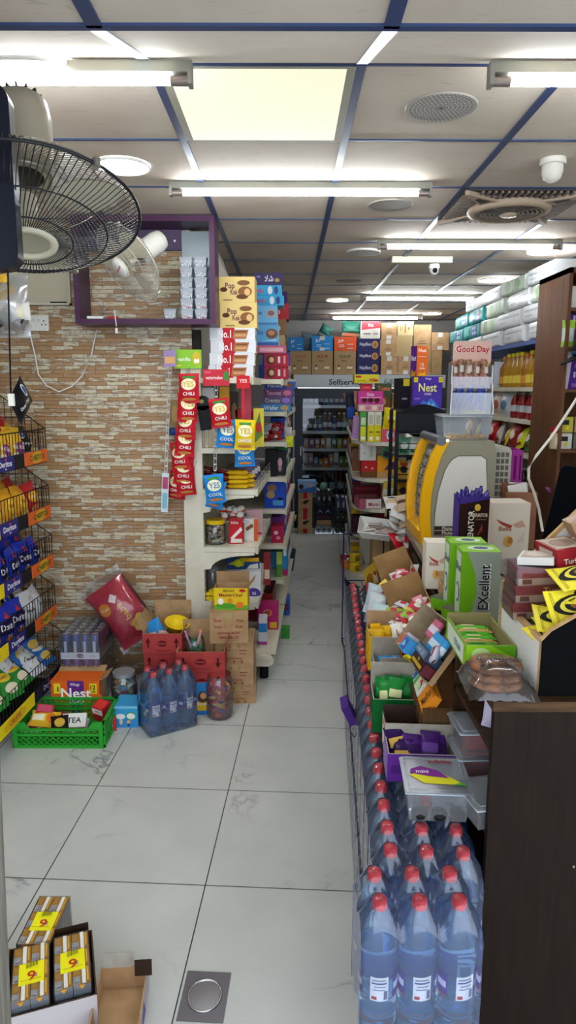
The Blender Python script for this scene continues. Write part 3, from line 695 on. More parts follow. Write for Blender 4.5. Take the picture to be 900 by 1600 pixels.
fill = [(['black', 'multicoloured', 'multicoloured', 'multicoloured', 'red', 'multicoloured'], ['red', 'red', 'multicoloured', 'red', 'gold', 'red']),
        (['red', 'gold', 'gold', 'gold', 'gold', 'gold'], ['red', 'gold', 'gold', 'sky', 'gold', 'gold']),
        (['blue'] * 6, ['blue'] * 6),
        (['white', 'white', 'blue', 'blue', 'red', 'blue'], ['white', 'black', 'multicoloured', 'blue', 'blue', 'blue']),
        (['sky', 'white', 'green', 'green', 'green', 'green'], ['sky', 'sky', 'white', 'green', 'green', 'sky'])]
RM = Matrix.Translation((-1.372, 3.86, 0)) @ Matrix.Rotation(FA, 4, 'Z')
rg = random.Random(3)
for ti, (z, ex, dp) in enumerate(tiers):
    for ri, row in enumerate(fill[ti]):
        for k, kind in enumerate(row):
            if ti == 4: p, rot, sc = (ex - .07 - .08 * ri, -.11 - .15 * k, z + .06 + .06 * ri + .004 * (k % 3)), (-1.0 + rg.uniform(-.15, .15), 0, PI / 2 + FA + rg.uniform(-.35, .35)), 1.0
            elif ti == 0: p, rot, sc = (ex - .06 - .11 * ri, -.09 - .145 * k, z + .012 + .06 * ri), (-.25 + rg.uniform(-.12, .06), rg.uniform(-.3, .3), PI / 2 + FA + rg.uniform(-.3, .3)), 1.0
            else: p, rot, sc = (ex - .055 - .105 * ri, -.085 - .138 * k, z + .012 + .03 * ri), (-.2 + rg.uniform(-.08, .05), rg.uniform(-.12, .12), PI / 2 + FA + rg.uniform(-.2, .2)), .92 if ti == 2 else 1.0
            bagp[kind].put(RM @ Vector(p), rot, '%s crisp bag, %s from far end, %s row, %s rack basket' % (CN.get(kind, kind), ORD[k], ('front', 'back')[ri], TN[ti]), 'crisp bags in the wire rack', sc)
# the big black bag lying across the top basket, and the bag hanging above
tag(pouch_mb(.16, .24, .05, '#16171c', [('e', .3, .7, .22, .13, '#dfe4ee'), ('e', .3, .7, .16, .09, '#3a5aa0'), ('tv', 'Oman Chips', .62, .42, .16, '#f2f2f2', .5)], seed=9).build('crisp_bag', None, RM @ Vector((.0, -.36, 1.66)), (-.35, 1.0, PI / 2 + FA - .3)), 'large black bag of crisps lying slanted across the top basket of the rack', 'crisps', 'crisp bags in the wire rack')
hb = thing('hanging_bag', 'clear bag of orange and silver snack packets hanging below the big fan', 'snack bag', at(12, 528, Y=3.5))
b = pouch_mb(.24, .30, .12, film('#e9ecf0', .8, .2, .12), seed=4); b.build('clear_bag', hb)
for k, (dx, dz, c) in enumerate(((-.04, .18, '#d98a22'), (.02, .20, '#d9a83a'), (.0, .02, '#8f8d8a'), (.05, .05, '#6f6a66'), (-.06, .05, '#7c7a78'), (.03, .12, '#c9c7c2'))):
    b = pouch_mb(.09, .1, .03, c, [('r', .2, .3, .8, .6, '#2b2728' if dz < .1 else '#e8d9a0')], seed=k); o = b.build('snack_packet', hb); o.location = (dx, -.005 * k, dz); o.rotation_euler = (0, .5 * (k - 2), 0)

# ================================================================== goods on the floor by the stone wall
GREEN = M('#2f9a32', .4); GREEN2 = M('#2a8a2d', .4)
cr = thing('plastic_crate', 'green plastic lattice crate of juice cups on the floor', 'crate', (-1.15, 3.17, 0), .0)
W, D, Hc = .45, .285, .137
def lattice(b, x0, x1, z0, z1, X, nx, nz):
    dx, dz = (x1 - x0) / nx, (z1 - z0) / nz
    for i in range(nx):
        for j in range(nz):
            for (a0, b0, a1, b1) in ((0, 0, 1, 1), (0, 1, 1, 0)):
                p, q = (x0 + (i + a0) * dx, 0, z0 + (j + b0) * dz), (x0 + (i + a1) * dx, 0, z0 + (j + b1) * dz); b.tube([p, q], .0034, GREEN, 4, X)
def crate_wall(L, X, high):
    b = MB(); t = .007
    for (a, c_, d, e) in ((-L / 2, 0, L / 2, .016), (-L / 2, .066, L / 2, .077), (-L / 2, .094, L / 2, .102)): b.box(a, -t, c_, d, t, e, GREEN, X)
    for x in (-L / 2 + .01, L / 2 - .01): b.box(x - .01, -t - .002, 0, x + .01, t + .002, Hc if high else .135, GREEN, X)
    lattice(b, -L / 2, L / 2, .016, .066, X, int(L / .03), 2); lattice(b, -L / 2, L / 2, .077, .094, X, int(L / .03), 1)
    if high:
        b.box(-L / 2, -t, Hc - .012, L / 2, t, Hc, GREEN, X); lattice(b, -L / 2, L / 2, .102, Hc - .012, X, int(L / .03), 1)
    else:
        for s in (-1, 1): b.prism([(s * (L / 2), .10), (s * (L / 2), .137), (s * (L / 2 - .05), .137), (s * (L / 2 - .08), .10)], -t, t, GREEN, X)
    return b
crate_wall(W, Matrix.Identity(4), False).build('front_wall', cr)
crate_wall(W, Matrix.Translation((0, D, 0)), True).build('back_wall', cr)
for s in (-1, 1): crate_wall(D, Matrix.Translation((s * W / 2, D / 2, 0)) @ Matrix.Rotation(PI / 2, 4, 'Z'), True).build('side_wall', cr)
b = MB(); b.box(-W / 2, 0, .002, W / 2, D, .007, GREEN2); b.build('floor_panel', cr)
def cup(c1):
    b = MB(); b.lathe([(0, 0), (.022, 0), (.03, .05)], c1, 16); b.lathe([(.03, .05), (.035, .052), (.034, .054), (0, .054)], M('#c9b6be', .3), 16); return b
cups = [('clear pink jelly cup standing upside down in the middle of the green crate', cup(M('#a8355a', .15, 0, 0, .3)), (-.02, .17, .10), (2.3, .3, 0), 'jelly cup'),
        ('red jelly cup block at the left of the green crate', carton_mb(.085, .06, .05, '#a93246', [('r', .1, .1, .9, .5, '#d9a0a6')], top=[('r', .1, .1, .9, .9, '#c2506a')]), (-.13, .15, .075), (.3, .2, .2), 'jelly cup'),
        ('red and white juice carton at the right of the green crate', carton_mb(.07, .07, .09, '#a6222b', [('r', .05, .55, .95, .95, '#e3dcd6'), ('t', 'Jelly', .5, .75, .2, '#a6222b', .7)], top=[('r', .1, .1, .9, .9, '#c9392f')]), (.16, .16, .06), (.3, .1, -.4), 'carton'),
        ('white carton with black lettering in the front of the green crate', carton_mb(.12, .03, .07, '#dcdcd8', [('t', 'TEA', .5, .5, .4, '#22262a', .6)]), (.05, .08, .07), (-.7, .0, .1), 'carton'),
        ('yellow and orange packet at the front left of the green crate', pouch_mb(.16, .09, .04, '#e3b02a', [('r', .1, .3, .5, .7, '#e8e2c8'), ('e', .72, .5, .15, .3, '#d9751f')], seed=2), (-.11, .08, .07), (-1.0, .1, 0), 'packet'),
        ('black packet with gold print in the front of the green crate', pouch_mb(.09, .08, .03, '#1d1a17', [('e', .5, .5, .3, .3, '#c9a13a')], seed=3), (-.01, .05, .065), (-.8, 0, .3), 'packet')]
for k in range(8): cups.append(('small red and white packet in the bottom of the green crate', pouch_mb(.09, .07, .03, '#c0323a' if k % 2 else '#dcd4ce', [('e', .5, .5, .3, .3, '#e6e0da' if k % 2 else '#b93a40')], seed=k), (-.17 + .115 * (k % 4), .09 + .10 * (k // 4), .03), (-1.2, .2 * k, .7 * k), 'packet'))
for lb, mb, p, r, cat in cups: tag(mb.build('jelly_cup' if cat == 'jelly cup' else ('juice_carton' if cat == 'carton' else 'sweet_packet'), None, Vector((-1.15, 3.17, 0)) + Vector(p), r), lb, cat, 'goods in the green crate')
# Nest cones carton
NEST = [('r', .34, 0, .68, 1, '#5f2b80'), ('e', .16, .2, .26, .36, '#e0661f'), ('e', .86, .3, .24, .5, '#e0661f'), ('r', .06, .68, .20, .94, '#e8d12c'), ('r', .80, .68, .95, .94, '#e8d12c'),
        ('t', 'Nest', .52, .70, .25, '#f4f0ea', .62), ('t', 'CONES', .52, .49, .10, '#f4f0ea', .3), ('t', 'Wings', .5, .91, .09, '#e9dff0', .2), ('t', '1', .15, .8, .12, '#221c14', .06), ('t', '12', .875, .85, .11, '#221c14', .1), ('t', 'CONES', .875, .74, .05, '#221c14', .1)]
nb = thing('cone_carton', 'orange and purple carton of ice cream cones standing behind the green crate', 'carton', (-1.15, 3.46, 0), 0)
carton_mb(.262, .13, .228, '#d9621d', NEST, right=[('r', .25, 0, 1, 1, KRAFT)]).build('box', nb)
for (w_, d_, l_, a_, rz) in ((.26, .05, (0, .13, .228), .35, 0), (.12, .05, (.131, .065, .228), .5, -PI / 2)): flap(nb, w_, d_, KRAFT2, l_, 0, a_, rz)
# trays of cans
def can_tray():
    t = thing('can_tray', '', 'drinks tray'); r = .0262
    b = tray_mb(.217, .325, .038, '#dcdce0', '#b9b4a8', front=[('e', .5, .5, .09, .36, '#5b2a72'), ('t', 'drink', .5, .5, .3, '#f0e6f2', .13), ('r', .1, .4, .25, .55, '#a9a2b2'), ('r', .75, .4, .9, .55, '#a9a2b2')]); b.build('tray', t)
    cm = can_mb(r, .132, M('#2d4590', .25, .6)); cm.art([('r', .25, .2, .75, .8, '#c6cad6')], (-.016, -r, .01), (.032, 0, 0), (0, 0, .11))
    c0 = cm.build('can', t)
    for j in range(6):
        for i in range(4):
            c = c0 if i == j == 0 else c0.copy()
            if c is not c0: COL.objects.link(c); c.parent = t
            c.location = (-.0805 + .0537 * i, .030 + .0535 * j, .0045)
    b = MB(); b.box(-.1095, -.002, .003, .1095, .327, .142, film('#e8edf4', .5, .25, .04)); b.build('shrink_wrap', t)
    return t
ct = Proto(can_tray())
for k in range(3): ct.put((-1.165, 3.62, .1435 * k), 0, 'shrink-wrapped tray of blue drink cans, %s in the stack by the stone wall' % ('at the bottom', 'in the middle', 'on top')[k], 'trays of drink cans')
# popcorn sack
t = thing('snack_sack', 'big crimson snack sack leaning in clear plastic beside the red cartons', 'snack sack', (-.87, 3.87, .315), (-.12, -.62, .1))
pouch_mb(.26, .39, .12, '#b01f38', [('e', .25, .68, .15, .1, '#d98f22'), ('t', 'Yum', .25, .68, .05, '#f6e8d0', .2), ('p', [(.44, .76), (.56, .84), (.68, .76), (.56, .68)], '#e8e2de'), ('tv', 'ali baba', .62, .42, .16, '#e0b23a', .5), ('e', .75, .24, .18, .1, '#d9a63a'), ('e', .83, .3, .1, .07, '#e8c463'), ('e', .66, .17, .1, .05, '#e8c463')], seed=12, nx=14, ny=18).build('sack', t)
pouch_mb(.30, .47, .14, WRAP, seed=5).build('clear_wrap', t).location = (0, 0, -.02)
# red cartons
RC = speck('#a12a27', '#ad3430', 10, .6); RCF = [('p', [(.12, .3), (.16, .3), (.16, .55), (.2, .55), (.14, .8), (.08, .55), (.12, .55)], '#4a1214'), ('p', [(.84, .3), (.88, .3), (.88, .55), (.92, .55), (.86, .8), (.8, .55), (.84, .55)], '#4a1214'), ('e', .5, .5, .12, .16, '#6c1a1e'), ('t', 'Savoury', .5, .5, .12, '#c9605a', .2), ('r', .3, .14, .7, .17, '#7a1f1e')]
RCR = [('e', .3, .55, .16, .26, '#4a1a3a'), ('t', 'Savoury', .3, .55, .15, '#d9c0b8', .25), ('t', 'Chips', .68, .5, .3, '#c9882c', .4)]
for k in range(3): carton('red_carton', 'closed red snack carton, %s in the stack under the bowl carton' % ('bottom one', 'second from the floor', 'third from the floor')[k], 'carton', .215, .34, .108, RC, (-.70 + .004 * (k % 2), 3.62, .1085 * k), .0, 'red cartons by the post', RCF, (), RCR)
t = thing('red_carton', 'open red carton with a yellow tub on top of the tall red stack', 'carton', (-.70, 3.61, .326), 0, 'red cartons by the post')
tray_mb(.22, .36, .115, RC, KRAFT, front=RCF, right=RCR).build('box', t)
flap(t, .22, .08, KRAFT2, (0, .36, .115), 0, 1.2); flap(t, .3, .07, KRAFT2, (-.11, .18, .115), 0, 1.0, PI / 2)
b = MB(); b.lathe([(0, 0), (.05, 0), (.07, .05), (.075, .052), (.07, .056), (.052, .012), (0, .01)], M('#e3c21c', .3), 28); tag(b.build('yellow_bowl', None, (-.65, 3.79, .40), (.25, .2, 0)), 'yellow plastic bowl in the open red carton', 'bowl')
tag(pouch_mb(.11, .15, .04, '#2a86c9', [('r', .1, .2, .9, .4, '#dfe9f2')], seed=3).build('blue_packet', None, (-.72, 3.72, .34), (-.5, -.5, .3)), 'blue snack packet leaning in the open red carton', 'packet')
for k in range(4): tag(pouch_mb(.08, .09, .03, WRAP if k % 2 else M('#c9a0a0', .3), [('e', .5, .5, .3, .3, '#b03a44')], seed=k).build('clear_packet', None, (-.76 + .03 * k, 3.64 + .02 * k, .34), (-.4, .3 * k - .3, .4 * k)), 'small clear packet of pink sweets in the open red carton', 'packet', 'clear packets in the open red carton')
for k in range(2): carton('red_carton', 'closed red carton below the open one with the green sweet jar, %s' % ('on the floor', 'second up')[k], 'carton', .255, .2, .125, RC, (-.475, 3.54, .1255 * k), 0, 'red cartons by the post', RCF)
t = thing('red_carton', 'open red carton holding a jar of green sweets beside the brown stack', 'carton', (-.478, 3.53, .2515), 0, 'red cartons by the post')
tray_mb(.265, .24, .115, RC, KRAFT, front=[(g[0],) + tuple(([(u, 1 - v) for u, v in g[1]],) if g[0] == 'p' else g[1:2]) + tuple(g[2:]) for g in RCF]).build('box', t)
flap(t, .26, .1, KRAFT2, (0, .24, .115), 0, 1.35); flap(t, .2, .07, RC, (.132, .12, .115), 0, 1.3, -PI / 2)
# jars of sweets
def sweet_jar(name, label, loc, r, h, cols, lidc, n, rot=0, neck=.82, big=.011, inner='', grp=''):
    t = thing(name, label, 'jar', loc, rot); jar_mb(r, h, CLEAR, neck).build('jar', t)
    if lidc: b = MB(); b.cyl(r * neck + .004, h - .005, h + .015, lidc, 24); b.build('lid', t)
    rnd = random.Random(n); protos = []
    for c in cols:
        o = sweet_mb(big, big * 3.0, c).build('wrapped_sweet', t); protos.append(o)
    for k in range(n):
        o = protos[k] if k < len(protos) else protos[k % len(protos)].copy()
        if k >= len(protos): COL.objects.link(o)
        a = rnd.uniform(0, 2 * PI); q = (r - big * 1.9) * (1 if k % 3 else rnd.random()); lay = (k / n)
        o.location = (q * math.cos(a), q * math.sin(a), .014 + big + lay * h * .66); o.rotation_euler = (rnd.uniform(-.5, .5), rnd.uniform(-.6, .6), a + PI / 2 + rnd.uniform(-.6, .6))
        free(o, t, inner, 'sweet', grp)
    return t
sweet_jar('sweet_jar', 'clear plastic jar of red wrapped sweets on the floor by the brown cartons', (-.375, 3.52, 0), .074, .245, [M(c, .25) for c in ('#c2372f', '#b02a3a', '#d05a3a', '#4a4a8f', '#cf9a4a')], None, 84, 0, .86, .011, 'wrapped sweet inside the clear jar of red sweets on the floor', 'sweets in the red sweet jar')
sweet_jar('sweet_jar', 'clear jar of multicoloured sweets behind the blue box', (-.925, 3.62, 0), .072, .20, [M(c, .25) for c in ('#c9c19a', '#d98a3a', '#5a8fc0', '#8fb05a', '#8f3f6a', '#d7d7d2')], M('#9aa0a2', .25, .3), 52, 0, .82, .011, 'wrapped sweet inside the multicoloured jar behind the blue box', 'sweets in the multicoloured jar')
sweet_jar('sweet_jar', 'jar of green wrapped sweets with pink sticks in the open red carton', (-.52, 3.64, .2565), .055, .15, [M(c, .25) for c in ('#1f7a4a', '#2a8f5a', '#176a3c')], None, 40, 0, .9, .011, 'green wrapped sweet inside the jar in the open red carton', 'sweets in the green sweet jar')
for k, (dx, c) in enumerate(((-.015, '#c985b8'), (.03, '#d98a5a'), (.0, '#d9a0c8'))):
    b = MB(); b.cyl(.006, 0, .15, M(c, .3), 10); tag(b.build('candy_stick', None, (-.52 + dx, 3.635, .315), (.15, .25 * (k - 1), 0)), ('lilac', 'orange', 'pink')[k] + ' candy stick standing up in the jar of green sweets', 'candy stick')
carton('blue_box', 'small bright blue toy box with round pictures beside the green crate', 'box', .128, .14, .122, '#3f9fd6', (-.862, 3.38, 0), .0, None,
       [('r', 0, .88, 1, 1, '#7cc4e6'), ('r', 0, .0, 1, .42, '#3a8fd0'), ('e', .28, .52, .2, .13, '#e4eef0'), ('e', .72, .54, .22, .18, '#4aa23c'), ('e', .72, .54, .18, .14, '#e8f0e8'), ('e', .3, .28, .07, .13, '#d8c8a8'), ('e', .62, .28, .08, .09, '#e0b08a'), ('r', .57, .08, .67, .2, '#2a4a8f')])
t = thing('biscuit_box', 'blue and yellow wafer box with open top behind the six-pack', 'box', (-.47, 3.525, 0), .05)
tray_mb(.085, .1, .19, '#2f82c4', KRAFT, .215, front=[('r', 0, 0, 1, .12, '#2a74b8'), ('r', .05, .14, .95, .42, '#e0b62a'), ('e', .5, .56, .32, .18, '#5a3420'), ('e', .55, .6, .2, .1, '#c99a6a'), ('t', 'Biskato', .5, .36, .1, '#f0e4cf', .8)]).build('box', t)
flap(t, .08, .05, KRAFT2, (0, .1, .215), 0, 1.2)
# brown stack
KF = [('t', 'SAVOURY', .5, .80, .08, '#8f3a32', .3), ('r', .18, .6, .4, .64, '#9a4438'), ('r', .18, .47, .36, .50, '#9a4438'), ('r', .62, .6, .84, .64, '#9a4438'), ('r', .62, .47, .8, .50, '#9a4438'), ('r', .3, .25, .7, .28, '#9a4438'), ('e', .3, .12, .03, .05, '#9a4438'), ('e', .5, .12, .03, .05, '#9a4438'), ('e', .7, .12, .03, .05, '#9a4438')]
KT = [('t', 'Rusk', .22, .75, .1, '#9a3a30', .2), ('t', 'Sohar', .22, .55, .1, '#9a3a30', .2), ('t', 'Oman', .78, .75, .1, '#9a3a30', .2), ('t', 'Rusk', .78, .55, .1, '#9a3a30', .2), ('t', 'NATIONAL BISCUIT', .5, .34, .08, '#9a3a30', .6), ('t', 'INDUSTRIES LTD', .5, .2, .08, '#9a3a30', .5), ('r', .46, .5, .54, .8, '#b58a5f')]
z = 0
for k, (w_, hh, dx, dy, rz) in enumerate(((.205, .115, .015, .0, .03), (.21, .125, .0, -.005, -.02), (.215, .13, -.003, .0, .0), (.215, .18, -.03, -.02, .05))):
    t = thing('brown_carton', 'brown biscuit carton, %s in the stack by the cream post' % ('bottom one', 'second from the bottom', 'third from the bottom', 'large topmost one')[k], 'carton', (-.30 + dx, 3.665 + dy, z), rz, 'brown biscuit cartons')
    carton_mb(w_, .23, hh, KRAFT, KT if k == 3 else KF, right=[('r', .3, .2, .8, .6, '#a98458')] if k < 3 else [('r', .35, .2, .8, .7, '#5d6fa3'), ('r', .42, .4, .72, .52, '#d7d2c8')]).build('box', t)
    b = MB(); b.box(-.018, -.001, hh - .04, .018, -.0004, hh + .0008, M('#b39b6a', .25)); b.box(-.018, -.001, hh + .0002, .018, .23, hh + .0008, M('#b39b6a', .25)); b.build('tape', t)
    z += hh + .0008
t = thing('yellow_carton', 'yellow and green biscuit carton with open top on the brown stack', 'carton', (-.322, 3.70, z), -.03)
tray_mb(.19, .12, .125, '#e0c022', KRAFT, front=[('r', 0, 0, 1, .2, '#5fae2f'), ('e', .35, .18, .3, .12, '#4a9a2a'), ('t', 'MasterChef', .5, .68, .15, '#8f2a2a', .7), ('t', 'BISCUIT', .45, .88, .1, '#4a3a20', .4), ('e', .2, .38, .09, .15, '#f0ece0'), ('e', .48, .42, .08, .12, '#d98a2a'), ('e', .77, .22, .12, .16, '#d9772a'), ('e', .85, .9, .1, .07, '#b82a2a')]).build('box', t)
flap(t, .19, .07, KRAFT2, (0, .12, .125), 0, 1.75); flap(t, .11, .06, KRAFT2, (.095, .06, .125), 0, .9, -PI / 2)

# ================================================================== bottled water
def bottle_protos():
    WAT = bpy.data.materials.new('bottled_water'); WAT.use_nodes = True
    b = WAT.node_tree.nodes['Principled BSDF']; b.inputs['Base Color'].default_value = lin('#aed6fb'); b.inputs['Roughness'].default_value = .04
    b.inputs['IOR'].default_value = 1.3; b.inputs['Transmission Weight'].default_value = .9
    m = MB(); R = .0435
    prof = [(0, .004), (.028, .002), (.038, .004), (R, .016), (R, .055), (R - .002, .06), (R, .065), (R, .075), (R - .0018, .08), (R, .085), (R, .095), (R - .001, .10), (R - .001, .175), (R, .18), (R - .0018, .19), (R, .20), (R, .215), (.040, .238), (.033, .262), (.024, .286), (.016, .303), (.0135, .31), (.0135, .318), (0, .318)]
    m.lathe(prof, WAT, 18)
    for k in range(5):
        a = 2 * PI * k / 5; m.ball(.006, M('#8fb8ea', .2, 0, 0, .5), (.026 * math.cos(a), .026 * math.sin(a), .006), (1, 1, .5), 6)
    cap = MB(); cap.lathe([(.0145, .312), (.0165, .314), (.0165, .332), (.014, .336), (.010, .3365), (.009, .335), (0, .335)], CAPRED, 18)
    lab = MB(); n = 12
    def arc(a0, a1, z0, z1, r, c):
        vs = []
        for i in range(n + 1):
            a = a0 + (a1 - a0) * i / n
            for z in (z0, z1): vs.append((r * math.cos(a), r * math.sin(a), z))
        lab.add(vs, [(2 * i, 2 * i + 2, 2 * i + 3, 2 * i + 1) for i in range(n)], c, True)
    R2 = R + .0004
    arc(-2.1, -1.15, .112, .172, R2, '#d6dbe6')
    for (z0, z1, a0, a1, c) in ((.163, .166, -2.0, -1.3, '#6a6f92'), (.155, .159, -2.02, -1.25, '#4a4a8f'), (.147, .150, -1.9, -1.3, '#7d82a3'), (.139, .142, -1.95, -1.35, '#8a8fae'), (.116, .124, -2.02, -1.75, '#a8404a'), (.116, .138, -1.4, -1.2, '#6f6f96')): arc(a0, a1, z0, z1, R2 + .0004, c)
    for a0 in (-2.9, -.55, 1.3):
        arc(a0 - .34, a0 + .34, .116, .168, R2, '#4a3f9a'); arc(a0 - .28, a0 + .28, .134, .150, R2 + .0004, '#c9cdea'); arc(a0 - .26, a0 + .26, .112, .117, R2 + .0004, '#b0505a')
    return m, cap, lab
wm, cm_, lm = bottle_protos()
def pack_film():
    """stretch film drawn around six shoulders: a hull that dips between the caps"""
    b = MB(); nx, ny = 24, 16; W2, D2 = .133, .0897; vs = []
    caps = [(-.0885 + .0885 * i, -.0443 + .0886 * j) for i in range(3) for j in range(2)]
    for j in range(ny + 1):
        for i in range(nx + 1):
            x, y = -W2 + 2 * W2 * i / nx, -D2 + 2 * D2 * j / ny
            d = min(math.hypot(x - cx, y - cy) for cx, cy in caps); z = .340 - min(.13, max(0, d - .016) * 1.7)
            vs.append((x, y, z))
    b.add(vs, [(j * (nx + 1) + i, j * (nx + 1) + i + 1, (j + 1) * (nx + 1) + i + 1, (j + 1) * (nx + 1) + i) for j in range(ny) for i in range(nx)], WRAP, True)
    ring = [(i, 0) for i in range(nx + 1)] + [(nx, j) for j in range(1, ny + 1)] + [(i, ny) for i in range(nx - 1, -1, -1)] + [(0, j) for j in range(ny - 1, 0, -1)]
    top = [vs[j * (nx + 1) + i] for i, j in ring]; L = len(top); side = []
    for q in range(5):
        for k, p in enumerate(top):
            wv = .0012 * math.sin(k * 1.7 + q * 2.1); f = q / 4
            side.append((p[0] * (1 + wv * 4 * (q > 0)), p[1] * (1 + wv * 6 * (q > 0)), p[2] * (1 - f) + .004 * f))
    b.add(side, [(q * L + k, q * L + (k + 1) % L, (q + 1) * L + (k + 1) % L, (q + 1) * L + k)[::-1] for q in range(4) for k in range(L)], WRAP, True)
    return b
def water_pack():
    t = thing('water_pack', '', 'bottled water')
    b0 = wm.build('bottle', t); c0 = cm_.build('cap', b0); l0 = lm.build('label', b0)
    for i in range(3):
        for j in range(2):
            b = b0
            if i or j:
                b = b0.copy(); COL.objects.link(b); b.parent = t
                for q in (c0, l0): e = q.copy(); COL.objects.link(e); e.parent = b
            b.location = (-.0885 + .0885 * i, -.0443 + .0886 * j, 0); b.rotation_euler = (0, 0, (.15 * i - .1 * j))
    pack_film().build('shrink_wrap', t)
    return t
WP = Proto(water_pack())
WP.put((-.645, 3.405, 0), .55, 'shrink-wrapped six-pack of water bottles on the open floor by the sweet jar', 'shrink-wrapped water bottles')
# ================================================================== helpers for goods on shelves
def pbox(name, label, cat, u0, u1, v0, Y, d, c, z0=None, v1=None, rot=0, group=None, **kw):
    """carton whose front spans u0..u1 at depth Y; stands on z0 (or on row v1) and reaches up to row v0"""
    a, b = at(u0, v0, Y=Y), at(u1, v0, Y=Y); z0 = at(u0, v1, Y=Y).z if z0 is None else z0
    w, h = b.x - a.x, a.z - z0
    return carton(name, label, cat, w, d, h, c, ((a.x + b.x) / 2, Y, z0), rot, group, **kw)
def ppouch(label, u, v0, v1, Y, w, T, c, art=(), rot=(0, 0, 0), group=None, name='snack_bag', seed=0, cat='snack bag', z0=None):
    a, b = at(u, v0, Y=Y), at(u, v1, Y=Y); z = b.z if z0 is None else z0
    return tag(pouch_mb(w, a.z - z, T, c, art, seed=seed).build(name, None, (b.x, Y, z), rot), label, cat, group)
def heap(kind, mk, n, x0, x1, y0, y1, z, layer, label, cat, group, seed, colors, per=None):
    rnd = random.Random(seed); pr = [Proto(tag(mk(c).build(kind), '', cat)) for c in colors]; per = per or max(1, n // 2)
    for k in range(n):
        zz = z + layer * (k // per)
        pr[k % len(pr)].put((rnd.uniform(x0, x1), rnd.uniform(y0, y1), zz), (rnd.uniform(-.4, .4), rnd.uniform(-.3, .3), rnd.uniform(0, 6.28)), label, group)

# ================================================================== left shelf unit along the aisle
GM = Matrix.Translation((-.62, 4.0, 0)) @ Matrix.Rotation(FA, 4, 'Z')
def gp(a, b, z): return GM @ Vector((a, b, z))
SU = thing('shelf_unit', 'long cream steel shelf unit down the left side of the aisle', 'shelf', (-.62, 4.0, 0), FA)
EDGE = M('#c9c4ae', .4)
b = MB(); b.box(0, 0, 0, .115, .05, 1.97, CREAM)
for k in range(40): b.box(.1155, .02, .15 + k * .045, .116, .026, .175 + k * .045, M('#3a3830', .6))
b.build('post', SU)
b = MB(); b.box(.005, .05, .10, .03, 2.45, 1.97, CREAM); b.build('back_panel', SU)
b = MB(); b.box(-.02, .08, 1.86, .10, .14, 2.12, M('#2b2623', .6)); b.build('dark_board', SU)
NEAR = [1.196, .846, .506]; near_d = .43
def shelf(a1, b0, b1, z, bracket=True, a0=.115):
    s = MB(); s.box(a0, b0, z - .03, a1, b1, z, CREAM); s.box(a1 - .004, b0, z - .038, a1 + .012, b1, z + .004, EDGE); s.build('shelf', SU)
    if bracket:
        s = MB(); pts = [(a0, z - .032), (a1 - .01, z - .032), (a1 - .01, z - .045)]
        for i in range(7):
            t = i / 6; pts.append((a1 - .05 - (a1 - .09 - a0) * math.sin(t * PI / 2), z - .05 - .085 * (1 - math.cos(t * PI / 2))))
        pts.append((a0, z - .14)); s.prism(pts, b0, b0 + .004, CREAM); s.build('bracket', SU)
for z in NEAR: shelf(near_d, .0, .95, z)
shelf(.41, .0, .50, 1.845, False); shelf(.55, .50, 1.0, 1.845, False, .03); shelf(.38, .0, .95, 1.44, False)
FAR = [1.86, 1.62, 1.40, 1.14, .90, .63, .36]
for k in range(1):
    for z in FAR: shelf(.545 if z > .5 else .53, 1.01, 2.44, z, False, .03)
for k in range(2):
    s = MB(); s.rbox(.03, (0, 1.0, 2.15, 3.3)[k] + .01, .09, .535, (1.0, 2.45)[k] - .01, .165, CREAM, .04, 'y', 4); s.box(.43, (0, 1.0, 2.15, 3.3)[k] + .02, .165, .545, (1.0, 2.45)[k] - .02, .172, EDGE); s.build('base_deck', SU)
    s = MB(); s.cyl(.028, 0, .09, BLACK, 14, Matrix.Translation((.47, (0, 1.0, 2.15, 3.3)[k] + .06, 0))); s.build('foot', SU)
# split-system air conditioner high on the side wall
t = thing('air_conditioner', 'cream rounded air conditioner high on the wall behind the wafer boxes', 'air conditioner', (-.657, 4.62, 2.42))
b = MB(); b.prism([(0, 0), (.14, 0), (.225, .05), (.235, .14), (.20, .24), (.14, .268), (0, .268)], -.4, .4, M('#d3cfbf', .4)); b.build('casing', t)
b = MB(); b.box(.15, -.35, -.012, .21, .35, .03, M('#a9a596', .4)); b.build('louvre', t)

# --- top shelf, near end
def front_z(z): return z + .0008
Zt = 1.8458
NO1 = [('r', .28, 0, .55, 1, '#b8242e'), ('t', 'No.1', .33, .5, .62, '#f2eef0', .28), ('p', [(.5, .12), (.80, .12), (.86, .85), (.54, .85)], '#a8714a'), ('p', [(.55, .3), (.79, .3), (.82, .5), (.56, .5)], '#c9986a'), ('p', [(.55, .62), (.80, .62), (.83, .75), (.56, .75)], '#7a4a2e')]
for k in range(4):
    a = at(326 + 2 * k - (k == 3) * 3, 580, Y=4.06)
    carton('wafer_carton', 'white and red wafer carton, %s in the stack on the top shelf' % ('bottom one', 'second from the bottom', 'third from the bottom', 'topmost')[k], 'carton', .262, .17, .0705, M('#d9dbe0', .4), (a.x + .13, 4.06, Zt + .0712 * k), 0, 'white wafer cartons', NO1, right=[('r', 0, 0, 1, 1, '#cfc7a8'), ('r', .1, .2, .9, .5, '#a99a6f')])
POP = [('t', 'Pop', .33, .62, .3, '#6a2b4a', .26), ('t', 'Kek', .44, .40, .22, '#6a2b4a', .2), ('e', .16, .5, .1, .09, '#5a3020'), ('e', .70, .76, .17, .10, '#7d5230'), ('e', .74, .42, .19, .2, '#8a5a34'), ('e', .66, .22, .16, .09, '#5f3c22'), ('e', .8, .4, .08, .14, '#d9b276'), ('r', .15, .08, .4, .11, '#7a6a40')]
